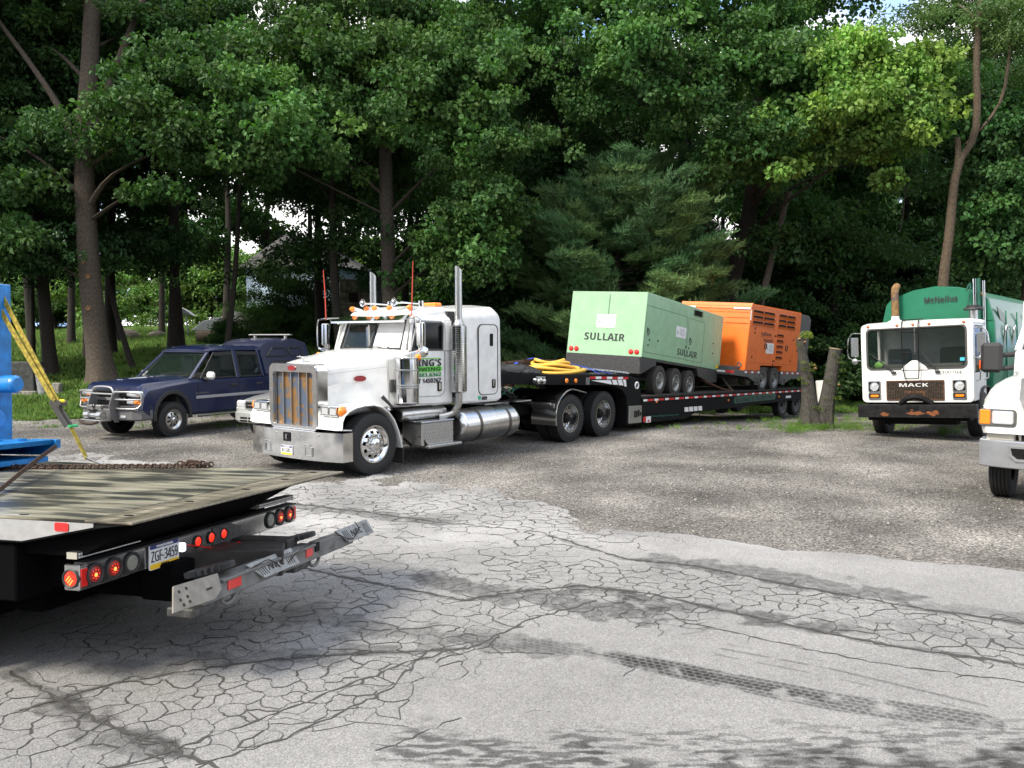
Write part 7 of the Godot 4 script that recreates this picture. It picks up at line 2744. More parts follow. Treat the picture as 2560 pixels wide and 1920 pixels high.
	for z in [-0.4, 0.4]:
		m = MB.new()
		m.box(Vector3(2.75, 1.42, z), Vector3(0.16, 0.5, 0.45), 0.06)
		put(m, "seat", M("dark_grey"), t)
	# bed cap
	m = MB.new()
	m.loft([section(4.02, 0.94, 0.72, 1.19, 1.94, 0.1, 0.02, 6), section(4.4, 0.95, 0.70, 1.19, 2.06, 0.12, 0.03, 6), section(5.5, 0.95, 0.68, 1.19, 2.08, 0.12, 0.03, 6), section(5.92, 0.93, 0.66, 1.19, 1.98, 0.12, 0.02, 6)])
	var cap := put(m, "bed_cap", M("navy_cap"), t, 35)
	m = MB.new()
	var cz := func(y: float) -> float: return lerpf(0.95, 0.70, (y - 1.19) / 0.85) + 0.006
	for q in [[4.25, 1.30, 5.7, 1.30, 5.62, 1.52, 4.36, 1.52], [4.2, 1.66, 5.0, 1.66, 4.95, 1.86, 4.45, 1.86], [5.1, 1.66, 5.6, 1.66, 5.55, 1.86, 5.06, 1.86]]:
		for i in 4:
			var j := (i + 1) % 4
			m.bar(Vector3(q[i * 2], q[i * 2 + 1], cz.call(q[i * 2 + 1])), Vector3(q[j * 2], q[j * 2 + 1], cz.call(q[j * 2 + 1])), 0.02, 0.025)
	put(m, "cap_molding", M("plastic"), cap)
	m = MB.new()
	m.quad(Vector3(4.27, 1.31, 0.922), Vector3(4.37, 1.51, 0.866), Vector3(5.61, 1.51, 0.866), Vector3(5.69, 1.31, 0.922))
	put(m, "cap_window", M("glass_dark"), cap)
	m = MB.new()
	m.box(Vector3(5.2, 2.18, 0), Vector3(0.12, 0.035, 1.5), 0.012)
	for z in [-0.55, 0.55]:
		m.box(Vector3(5.2, 2.12, z), Vector3(0.08, 0.1, 0.06), 0.01)
	put(m, "roof_rack", M("alu_dull"), cap)
	# nose
	m = MB.new()
	m.box(Vector3(0.14, 0.85, 0), Vector3(0.10, 0.34, 1.1), 0.02)
	put(m, "grille", M("black"), t)
	m = MB.new()
	for y in [0.76, 0.86]:
		m.box(Vector3(0.085, y, 0), Vector3(0.03, 0.014, 1.0))
	put(m, "grille_bar", M("plastic"), t)
	m = MB.new()
	m.box(Vector3(0.08, 0.83, 0), Vector3(0.05, 0.07, 1.05), 0.015)
	put(m, "chrome_bar", M("chrome"), t)
	for s in [-1, 1]:
		var hl := pivot("headlight", t)
		m = MB.new()
		m.box(Vector3(0.16, 0.95, s * 0.75), Vector3(0.14, 0.12, 0.42), 0.03)
		put(m, "lens", M("clear_lens"), hl)
		m = MB.new()
		m.box(Vector3(0.15, 0.78, s * 0.66), Vector3(0.12, 0.09, 0.22), 0.02)
		put(m, "park_lens", M("clear_lens"), hl)
		m = MB.new()
		m.box(Vector3(0.16, 0.78, s * 0.87), Vector3(0.13, 0.09, 0.2), 0.02)
		put(m, "turn_signal", M("amber"), hl)
	m = MB.new()
	m.xf = plan(0.40)
	m.prism(pv([0.02, -0.8, -0.02, 0.0, 0.02, 0.8, 0.14, 0.97, 0.42, 0.99, 0.42, -0.99, 0.14, -0.97]), 0, 0.24, 0.03)
	put(m, "bumper", M("bumper_grey", 0.11, 0.11, 0.115, 0.5, 0.2), t, 30)
	m = MB.new()
	m.xf = plan(0.62)
	m.prism(pv([0.04, -0.8, 0.0, 0.0, 0.04, 0.8, 0.15, 0.97, 0.42, 0.99, 0.42, -0.99, 0.15, -0.97]), 0, 0.09, 0.02)
	put(m, "bumper_top", M("plastic"), t, 30)
	for z in [-0.55, 0.55]:
		m = MB.new()
		m.box(Vector3(0.0, 0.48, z), Vector3(0.03, 0.06, 0.16), 0.015)
		put(m, "fog_lamp", M("clear_lens"), t)
	# brush guard
	var bg := pivot("brush_guard", t)
	for s in [-1, 1]:
		m = MB.new()
		m.prism(pv([-0.06, 0.36, 0.05, 0.36, 0.03, 0.62, 0.06, 1.0, 0.03, 1.05, -0.10, 0.98, -0.20, 0.72, -0.17, 0.5]), sym(0.34, 0.365, s)[0], sym(0.34, 0.365, s)[1], 0.004)
		put(m, "upright_plate", M("guard_grey", 0.13, 0.13, 0.13, 0.5, 0.3), bg)
		m = MB.new()
		m.tube(curve([Vector3(-0.05, 0.99, s * 0.36), Vector3(-0.02, 1.0, s * 0.7), Vector3(0.04, 0.98, s * 0.93), Vector3(0.12, 0.92, s * 1.0), Vector3(0.12, 0.75, s * 1.0), Vector3(0.06, 0.66, s * 0.95), Vector3(-0.02, 0.65, s * 0.7), Vector3(-0.04, 0.65, s * 0.36)]), 0.022, 8)
		m.tube(curve([Vector3(-0.06, 0.84, s * 0.36), Vector3(-0.03, 0.84, s * 0.75), Vector3(0.12, 0.84, s * 1.0)]), 0.018, 8)
		put(m, "side_hoop", M("guard_tube", 0.4, 0.4, 0.4, 0.35, 0.8), bg, 60)
	m = MB.new()
	m.tube(curve([Vector3(-0.07, 0.95, -0.36), Vector3(-0.07, 1.07, -0.30), Vector3(-0.07, 1.10, 0.0), Vector3(-0.07, 1.07, 0.30), Vector3(-0.07, 0.95, 0.36)]), 0.024, 8)
	m.tube([Vector3(-0.1, 0.95, -0.36), Vector3(-0.1, 0.95, 0.36)], 0.02, 8)
	put(m, "center_hoop", M("guard_tube"), bg, 60)
	m = MB.new()
	m.at(Vector3(-0.30, 0.52, -0.28), NEAR)
	m.lathe([Vector2(0, 0), Vector2(0.085, 0.01), Vector2(0.085, 0.16), Vector2(0.05, 0.17), Vector2(0.05, 0.40), Vector2(0.085, 0.41), Vector2(0.085, 0.56), Vector2(0, 0.57)], 16)
	m.home()
	m.box(Vector3(-0.30, 0.42, 0), Vector3(0.3, 0.04, 0.75), 0.01)
	put(m, "winch", M("steel"), t, 40)
	m = MB.new()
	for z in [-0.17, 0.12]:
		m.box(Vector3(-0.26, 0.68, z), Vector3(0.09, 0.11, 0.18), 0.02)
	put(m, "spot_lamp", M("chrome"), t)
	m = MB.new()
	m.tube(curve([Vector3(-0.45, 0.42, -0.3), Vector3(-0.52, 0.38, -0.1), Vector3(-0.5, 0.36, 0.15), Vector3(-0.44, 0.4, 0.3)]), 0.03, 7)
	put(m, "winch_hook", M("rust_dark"), t, 60)
	for c in t.get_children():
		if not c.name.begins_with("wheel") and not c.name.begins_with("step"):
			c.transform = Transform3D(Basis.from_scale(Vector3(1, 1.07, 1))) * c.transform

# ---------------------------------------------------------------- silver car beside the tractor
func silver_suv() -> void:
	var t := thing("utility_vehicle", "silver utility vehicle nose parked between the pickup and white tractor", "car", "", place(-5.39, -17.91, 1.05))
	var sv := M("silver_paint")
	var m := MB.new()
	var side := pv([0.12, 0.45, 0.10, 0.72, 0.2, 0.86, 0.5, 0.93, 1.25, 1.0, 1.95, 1.66, 3.9, 1.70, 4.4, 1.1, 4.45, 0.5, 4.1, 0.42])
	for c in [3.55, 0.85]:
		for i in 7:
			var a := PI * i / 6.0
			side.append(Vector2(c + 0.42 * cos(a), 0.38 + 0.42 * sin(a)))
	m.prism(side, -0.87, 0.87, 0.07)
	put(m, "body", sv, t, 38)
	m = MB.new()
	m.loft([section(0.14, 0.62, 0.58, 0.74, 0.90, 0.06, 0.02, 5), section(0.4, 0.72, 0.66, 0.8, 0.97, 0.07, 0.03, 5), section(1.3, 0.8, 0.74, 0.85, 1.06, 0.06, 0.03, 5)])
	put(m, "hood", sv, t, 40)
	m = MB.new()
	m.xf = plan(0.42)
	m.prism(pv([0.02, -0.7, -0.04, 0.0, 0.02, 0.7, 0.12, 0.86, 0.4, 0.9, 0.4, -0.9, 0.12, -0.86]), 0, 0.26, 0.05)
	var b := put(m, "bumper", sv, t, 30)
	m = MB.new()
	m.box(Vector3(-0.01, 0.50, 0), Vector3(0.06, 0.10, 1.1), 0.01)
	put(m, "air_intake", M("black"), b)
	m = MB.new()
	for y in [0.50]:
		m.box(Vector3(-0.045, y, 0), Vector3(0.02, 0.018, 1.1))
	m.box(Vector3(-0.045, 0.5, -0.3), Vector3(0.02, 0.1, 0.02))
	put(m, "intake_bar", sv, b)
	m = MB.new()
	m.box(Vector3(0.10, 0.80, 0), Vector3(0.05, 0.15, 0.95), 0.02)
	put(m, "grille", M("black"), t)
	m = MB.new()
	m.box(Vector3(0.075, 0.80, -0.22), Vector3(0.02, 0.02, 0.4))
	m.box(Vector3(0.075, 0.80, 0.22), Vector3(0.02, 0.02, 0.4))
	ring_disc(m, Vector3(0.07, 0.80, 0), FRONT, 0.045, 0.014, 0.02)
	m.box(Vector3(0.06, 0.80, 0), Vector3(0.02, 0.022, 0.14), 0.003)
	m.zat(Vector3(0.08, 0.80, 0), FRONT)
	m.frame(rr(0.98, 0.18, 0.03, 3), rr(0.93, 0.13, 0.025, 3), 0.0, 0.02)
	put(m, "grille_trim", M("chrome"), t, 40)
	for s in [-1, 1]:
		m = MB.new()
		m.box(Vector3(0.16, 0.81, s * 0.66), Vector3(0.14, 0.17, 0.30), 0.04)
		put(m, "headlight", M("clear_lens"), t)
		m = MB.new()
		m.box(Vector3(0.18, 0.80, s * 0.80), Vector3(0.12, 0.14, 0.05), 0.02)
		put(m, "side_marker", M("marker_red", 0.6, 0.12, 0.03, 0.3), t)
		for x in [0.85, 3.55]:
			wheel(t, Vector3(x, 0.36, s * 0.74), s, {"key": "suv", "R": 0.36, "w": 0.24, "rim": 0.2, "holes": 6, "hub": 0.05, "nuts": 6, "nut_r": 0.07})
	m = MB.new()
	m.quad(Vector3(1.30, 1.05, -0.72), Vector3(1.93, 1.63, -0.66), Vector3(1.93, 1.63, 0.66), Vector3(1.30, 1.05, 0.72))
	put(m, "windshield", M("glass_dark"), t)

# ---------------------------------------------------------------- flatbed in front
func fb_tf() -> Transform3D:
	return Transform3D(Basis(Vector3(0.9598, 0.015, 0.2802), Vector3(-0.0037, 0.9992, -0.0407), Vector3(-0.2805, 0.038, 0.9591)).orthonormalized(), Vector3(-1.833, 1.157, -6.06))

const BACK := Vector3(1, 0, 0)

func deck_mat() -> StandardMaterial3D:
	if mats.has("deck_steel"):
		return mats["deck_steel"]
	var n := FastNoiseLite.new()
	n.frequency = 0.0055
	n.fractal_octaves = 7
	n.seed = 31
	var nt := NoiseTexture2D.new()
	nt.width = 1024
	nt.height = 1024
	nt.seamless = true
	nt.noise = n
	var g := Gradient.new()
	g.offsets = PackedFloat32Array([0.0, 0.33, 0.43, 0.50, 0.57, 0.72, 1.0])
	g.colors = PackedColorArray([lin(0.05, 0.05, 0.044), lin(0.085, 0.085, 0.07), lin(0.17, 0.16, 0.125), lin(0.32, 0.30, 0.235), lin(0.45, 0.425, 0.32), lin(0.50, 0.47, 0.35), lin(0.64, 0.61, 0.52)])
	nt.color_ramp = g
	var m := M("deck_steel", 1, 1, 1, 0.42, 0.25)
	m.albedo_texture = nt
	m.uv1_triplanar = true
	m.uv1_scale = Vector3(0.17, 1.0, 0.75)
	m.roughness_texture = tex["scuff"]
	m.detail_enabled = true
	m.detail_albedo = tex["scuff"]
	m.detail_blend_mode = BaseMaterial3D.BLEND_MODE_MUL
	m.detail_uv_layer = BaseMaterial3D.DETAIL_UV_2
	m.uv2_triplanar = true
	m.uv2_scale = Vector3(0.35, 1.0, 7.0)
	return m

func flatbed() -> void:
	var t := thing("flatbed_tow_truck", "tail of a flatbed tow truck with scuffed steel deck, lit tail lamps and wheel lift", "tow truck", "", fb_tf())
	var m := MB.new()
	m.box(Vector3(-3.67, -0.008, 0), Vector3(6.66, 0.016, 2.59))
	put(m, "deck", deck_mat(), t)
	m = MB.new()
	m.box(Vector3(-0.168, -0.009, 0), Vector3(0.336, 0.014, 2.59), 0.003)
	var tm := deck_mat().duplicate()
	tm.albedo_color = lin(0.62, 0.55, 0.41)
	tm.albedo_texture = tex["scuff"]
	tm.uv1_offset = Vector3(0.33, 0.2, 0.15)
	tm.uv1_scale = Vector3(1.1, 1.0, 0.25)
	mats["deck_tail"] = tm
	var tail := put(m, "tail_plate", tm, t)
	for q in [[-0.20, 1.09], [-0.20, 0.52], [-0.16, -0.07], [-0.2, -0.67], [-0.84, 1.24], [-0.22, -1.16]]:
		m = MB.new()
		m.xf = Transform3D(Basis(Vector3(1, 0, 0), Vector3(0, 0, -1), Vector3(0, 1, 0)), Vector3(q[0], -0.0005, q[1]))
		var e := PackedVector2Array()
		for p in disc(1, 14):
			e.append(p * Vector2(0.035, 0.018))
		m.prism(e, 0.0, 0.0022)
		put(m, "chain_slot", M("black"), t)
	# rails and beams under the deck
	for s in [-1, 1]:
		m = MB.new()
		m.prism(pv([-0.03, -0.018, -0.25, -0.05, -0.82, -0.165, -7.0, -0.17, -7.0, -0.018]), sym(1.20, 1.282, s)[0], sym(1.20, 1.282, s)[1], 0.004)
		put(m, "side_rail", M("black"), t)
		m = MB.new()
		m.prism(pv([-0.278, -0.02, -0.278, -0.042, -0.807, -0.150, -7.0, -0.155, -7.0, -0.02]), sym(1.284, 1.292, s)[0], sym(1.284, 1.292, s)[1])
		var ra := put(m, "rail_face", M("alu_pale", 0.55, 0.55, 0.55, 0.4, 0.6, "faint", 2.0), t)
		m = MB.new()
		m.prism(rr(0.10, 0.052, 0.012, 3, Vector2(-0.504, -0.05)), sym(1.293, 1.298, s)[0], sym(1.293, 1.298, s)[1])
		put(m, "reflector", M("red_lens"), ra)
	m = MB.new()
	m.prism(pv([-0.01, -0.02, -0.04, -0.035, -0.46, -0.25, -7.0, -0.25, -7.0, -0.02]), -0.46, 1.19, 0.004)
	m.prism(pv([-0.01, -0.017, -0.05, -0.03, -0.5, -0.04, -7.0, -0.04, -7.0, -0.017]), -1.28, 1.28)
	m.box(Vector3(-3.8, -0.35, 0.0), Vector3(6.4, 0.3, 2.0))
	m.box(Vector3(-3.9, -0.36, 1.1), Vector3(6.0, 0.36, 0.3), 0.01)
	m.box(Vector3(-3.6, -0.36, -1.1), Vector3(5.2, 0.36, 0.3), 0.01)
	for s in [-1, 1]:
		m.box(Vector3(-3.8, -0.55, s * 0.45), Vector3(6.6, 0.26, 0.1))
	m.box(Vector3(-0.62, -0.53, -0.1), Vector3(0.3, 0.22, 0.9), 0.01)
	m.box(Vector3(-0.45, -0.56, 0.42), Vector3(0.25, 0.25, 0.25), 0.01)
	m.box(Vector3(-6.5, 0.2, 0), Vector3(1.4, 1.8, 2.2))
	m.box(Vector3(-4.3, -0.75, 0.0), Vector3(3.0, 0.6, 2.2), 0.02)
	m.box(Vector3(-1.9, -0.62, 0.0), Vector3(1.4, 0.3, 1.5), 0.02)
	var sbm := M("black_underside", 0.004, 0.004, 0.0045, 0.95)
	sbm.metallic_specular = 0.1
	put(m, "subframe", sbm, t)
	for s in [-1, 1]:
		m = MB.new()
		m.box(Vector3(-1.55, -0.60, s * 0.95), Vector3(0.02, 0.4, 0.6))
		put(m, "mud_flap", sbm, t)
		wheel(t, Vector3(-2.1, -0.67, s * 1.0), s, {"key": "fb", "R": 0.48, "w": 0.26, "rim": 0.27, "dish": 0.18})
	# light board
	m = MB.new()
	m.box(Vector3(-0.4975, -0.368, 0), Vector3(0.115, 0.157, 2.46), 0.006)
	var bd := put(m, "light_board", M("alu_board", 0.6, 0.6, 0.6, 0.16, 1.0, "faint", 1.5), t)
	m = MB.new()
	m.box(Vector3(-0.46, -0.285, 0.0), Vector3(0.09, 0.012, 2.4))
	put(m, "board_seal", M("plastic"), bd)
	for q in [[1.114, 0], [0.953, 0], [0.794, 2], [-0.828, 2], [-0.976, 0], [-1.12, 0]]:
		var g := pivot("tail_lamp", t)
		m = MB.new()
		ring_disc(m, Vector3(-0.438, -0.368, q[0]), BACK, 0.052, 0.018, 0.018)
		put(m, "grommet", M("plastic"), g, 50)
		m = MB.new()
		lamp_disc(m, Vector3(-0.440, -0.368, q[0]), BACK, 0.053, 0.016)
		put(m, "lens", M("lamp_red_facet", 0.5, 0.05, 0.04, 0.15, 0.0, "grain", 9.0) if q[1] == 0 else M("lens_dull", 0.22, 0.22, 0.19, 0.35), g, 50)
		if q[1] == 0:
			m = MB.new()
			m.ball(Vector3(-0.424, -0.372, q[0]), Vector3(0.006, 0.013, 0.013), 10, 6)
			put(m, "bulb_glow", M("tail_hot"), g, 60)
			m = MB.new()
			for k in 8:
				m.ball(Vector3(-0.4255, -0.368 + 0.027 * sin(k * TAU / 8), q[0] + 0.027 * cos(k * TAU / 8)), Vector3(0.003, 0.006, 0.006), 6, 4)
			put(m, "lamp_facets", M("tail_glow"), g, 60)
	for z in [0.123, -0.034, -0.185]:
		var g := pivot("marker_lamp", t)
		m = MB.new()
		ring_disc(m, Vector3(-0.438, -0.362, z), BACK, 0.034, 0.012, 0.014)
		put(m, "grommet", M("plastic"), g, 50)
		m = MB.new()
		lamp_disc(m, Vector3(-0.440, -0.362, z), BACK, 0.035, 0.014)
		put(m, "lens_light", M("tail_glow"), g, 50)
	var gl := pivot("marker_lamp", t)
	m = MB.new()
	ring_disc(m, Vector3(-0.499, -0.373, 1.231), NEAR, 0.046, 0.014, 0.014)
	put(m, "grommet", M("plastic"), gl, 50)
	m = MB.new()
	lamp_disc(m, Vector3(-0.499, -0.373, 1.229), NEAR, 0.047, 0.014)
	put(m, "lens_light", M("tail_glow"), gl, 50)
	m = MB.new()
	for k in 3:
		m.bar(Vector3(-0.525 + 0.012 * k, -0.385 - 0.012 * k, 1.244), Vector3(-0.50 + 0.012 * k, -0.355 - 0.012 * k, 1.244), 0.004, 0.006)
	put(m, "led_light", M("tail_hot"), gl)
	for z in [1.195, -1.205]:
		m = MB.new()
		m.box(Vector3(-0.437, -0.37, z), Vector3(0.008, 0.11, 0.05), 0.002)
		put(m, "reflector", M("red_lens"), t)
	plate(t, Vector3(-0.425, -0.372, 0.497), Vector3(0, 0.0, -1), Vector3.UP, 0.30, 0.172, "ZGF-3459", "TRUCK")
	m = MB.new()
	m.box(Vector3(-0.428, -0.368, 0.298), Vector3(0.03, 0.06, 0.045), 0.008)
	put(m, "plate_lamp", M("plate_lamp"), t)
	for q in [[1.232, 0.686], [-0.676, -1.22]]:
		var g := pivot("led_bar", t)
		m = MB.new()
		m.box(Vector3(-0.49, -0.234, (q[0] + q[1]) / 2), Vector3(0.08, 0.042, absf(q[0] - q[1])), 0.004)
		put(m, "housing", M("plastic"), g)
		m = MB.new()
		for k in 30:
			for j in 2:
				m.box(Vector3(-0.448, -0.243 + 0.018 * j, lerpf(q[0], q[1], (k + 0.7 + 0.25 * (k / 6) * 0.2) / 31.0)), Vector3(0.006, 0.012, 0.011))
		put(m, "led_dots", M("clear_lens"), g)
		m = MB.new()
		m.box(Vector3(-0.49, -0.234, q[0] + 0.001), Vector3(0.075, 0.04, 0.004))
		put(m, "end_cap", M("end_cap", 0.35, 0.34, 0.29, 0.5), g)
	m = MB.new()
	m.xf = Transform3D(Basis(Vector3(0, 0, -1), Vector3(0, 1, 0), Vector3(1, 0, 0)), Vector3(-0.436, -0.368, 0))
	m.prism(pv([0.05, -0.07, 0.30, -0.07, 0.42, -0.075, 0.44, -0.03, 0.40, 0.03, 0.28, 0.07, 0.05, 0.07]), 0.0, 0.003)
	put(m, "mount_plate", M("dark_grey"), t)
	# wheel lift
	var wl := pivot("wheel_lift", t)
	var gv := M("galv_old", 0.19, 0.19, 0.187, 0.6, 0.15, "blotch", 1.5)
	m = MB.new()
	m.bar(Vector3(-0.6, -0.52, 0.1), Vector3(0.05, -0.53, -0.25), 0.34, 0.2, 0.01)
	m.bar(Vector3(-0.6, -0.50, -0.35), Vector3(0.02, -0.50, -0.42), 0.18, 0.16, 0.01)
	put(m, "boom", M("boom_grey", 0.045, 0.04, 0.037, 0.7, 0.0, "scuff", 2.0), wl)
	m = MB.new()
	m.box(Vector3(0.04, -0.565, -0.25), Vector3(0.12, 0.11, 2.05), 0.008)
	m.box(Vector3(0.05, -0.50, 0.0), Vector3(0.14, 0.02, 1.2), 0.004)
	put(m, "cross_bar", gv, wl)
	m = MB.new()
	m.xf = Transform3D(Basis(Vector3(0, 0, -1), Vector3(-0.5, 0.86, 0).normalized(), Vector3(0.86, 0.5, 0).normalized()), Vector3(0.1, -0.52, 0))
	m.prism(pv([-1.12, -0.055, -0.73, -0.075, -0.63, -0.03, -0.60, 0.075, -1.02, 0.095]), 0.0, 0.012)
	var np := put(m, "end_plate", M("plate_tan", 0.27, 0.25, 0.215, 0.6, 0.1, "blotch", 2.0), wl)
	m = MB.new()
	for q in [[-1.0, 0.05], [-0.93, 0.055], [-1.02, 0.0], [-0.95, 0.005], [-1.01, -0.035], [-0.95, -0.03]]:
		m.xf = Transform3D(Basis(Vector3(0, 0, -1), Vector3(-0.5, 0.86, 0).normalized(), Vector3(0.86, 0.5, 0).normalized()), Vector3(0.1, -0.52, 0))
		m.prism(disc(0.011, 10, Vector2(q[0], q[1])), 0.012, 0.014)
	m.prism(rr(0.06, 0.014, 0.006, 3, Vector2(-0.74, 0.0)), 0.012, 0.014)
	put(m, "bolt_hole", M("rust_dark"), np)
	for q in [[0.30, -0.32, 0.14], [-0.98, -1.60, 0.14]]:
		m = MB.new()
		m.xf = Transform3D(Basis(Vector3(0, 0, -1), Vector3(-0.45, 0.89, 0).normalized(), Vector3(0.89, 0.45, 0).normalized()), Vector3(0.1, -0.53, 0))
		var a: float = -q[0]
		var b: float = -q[1]
		m.prism(pv([a + 0.15, -0.065, b, -0.065, b - 0.03, 0.07, a, 0.07]), 0.0, 0.014, 0.003)
		var np2 := put(m, "stamped_plate", M("plate_bright", 0.34, 0.35, 0.355, 0.5, 0.2, "blotch", 2.0), wl)
		m = MB.new()
		m.xf = Transform3D(Basis(Vector3(0, 0, -1), Vector3(-0.45, 0.89, 0).normalized(), Vector3(0.89, 0.45, 0).normalized()), Vector3(0.1, -0.53, 0))
		for k in 4:
			m.bar(Vector3(a + 0.14 + 0.026 * k, -0.045, 0.0145), Vector3(a + 0.09 + 0.026 * k, 0.045, 0.0145), 0.003, 0.006)
			m.bar(Vector3(b - 0.06 - 0.026 * k, -0.045, 0.0145), Vector3(b - 0.075 - 0.026 * k, 0.045, 0.0145), 0.003, 0.006)
		put(m, "slot", M("ink"), np2)
		text("NRC", Vector3(0.112, -0.523, -(a + b) / 2 - 0.02), Vector3(0, 0, -1), Vector3(-0.45, 0.89, 0), 0.20, 0.055, M("ink"), np2)
	for q in [[0.46, 0.15], [-0.52, 0.10]]:
		m = MB.new()
		m.box(Vector3(0.104, -0.535, q[0]), Vector3(0.008, 0.085, q[1]), 0.002)
		put(m, "reflector", M("red_lens"), wl)
	m = MB.new()
	m.box(Vector3(0.06, -0.535, -0.80), Vector3(0.09, 0.085, 0.28), 0.006)
	put(m, "stub_tube", gv, wl)
	m = MB.new()
	m.box(Vector3(0.106, -0.525, -0.64), Vector3(0.01, 0.07, 0.06))
	put(m, "tube_opening", M("black"), wl)
	for z in [0.50, -0.58]:
		m = MB.new()
		var gp := PackedVector2Array()
		for k in 44:
			var a := TAU * k / 44
			gp.append(Vector2(cos(a), sin(a)) * (0.135 if k % 2 else 0.165))
		m.xf = Transform3D(Basis(Vector3(0, 0, 1), 0.25) * Basis(Vector3(1, 0, 0), Vector3(0, 0, -1), Vector3(0, 1, 0)), Vector3(-0.06, -0.455, z))
		m.prism(gp, -0.02, 0.02, 0.004)
		put(m, "toothed_disc", M("galv_dark", 0.10, 0.10, 0.10, 0.6, 0.3, "scuff", 3.0), wl)
	for z in [0.47, -0.67]:
		m = MB.new()
		var rp := []
		for k in 21:
			var a := TAU * k / 20
			rp.append(Vector3(0.06, -0.632 + 0.05 * sin(a), z + 0.075 * cos(a)))
		m.tube(rp, 0.014, 7, false)
		put(m, "chain_ring", gv, wl, 60)
	m = MB.new()
	m.box(Vector3(0.0, -0.64, 0.75), Vector3(0.2, 0.06, 0.28), 0.01)
	m.box(Vector3(0.0, -0.64, -0.45), Vector3(0.16, 0.06, 0.22), 0.01)
	put(m, "bracket", M("galv_dark", 0.1, 0.1, 0.1, 0.6, 0.3, "scuff", 3.0), wl)
	m = MB.new()
	m.tube(curve([Vector3(0.11, -0.49, 0.28), Vector3(0.13, -0.46, 0.1), Vector3(0.13, -0.52, -0.02), Vector3(0.125, -0.58, -0.1), Vector3(0.12, -0.5, -0.3), Vector3(0.1, -0.48, -0.6)]), 0.004, 5)
	m.tube(curve([Vector3(0.1, -0.47, -0.95), Vector3(0.14, -0.53, -1.05), Vector3(0.14, -0.57, -1.2), Vector3(0.12, -0.5, -1.35), Vector3(0.1, -0.44, -1.3)]), 0.004, 5)
	put(m, "wire", M("rust_dark"), wl, 60)
	m = MB.new()
	m.tube(curve([Vector3(-0.42, -0.36, 0.25), Vector3(-0.38, -0.42, 0.05), Vector3(-0.4, -0.46, -0.1), Vector3(-0.3, -0.42, -0.2)]), 0.005, 5)
	put(m, "red_wire", M("red_lens"), t, 60)

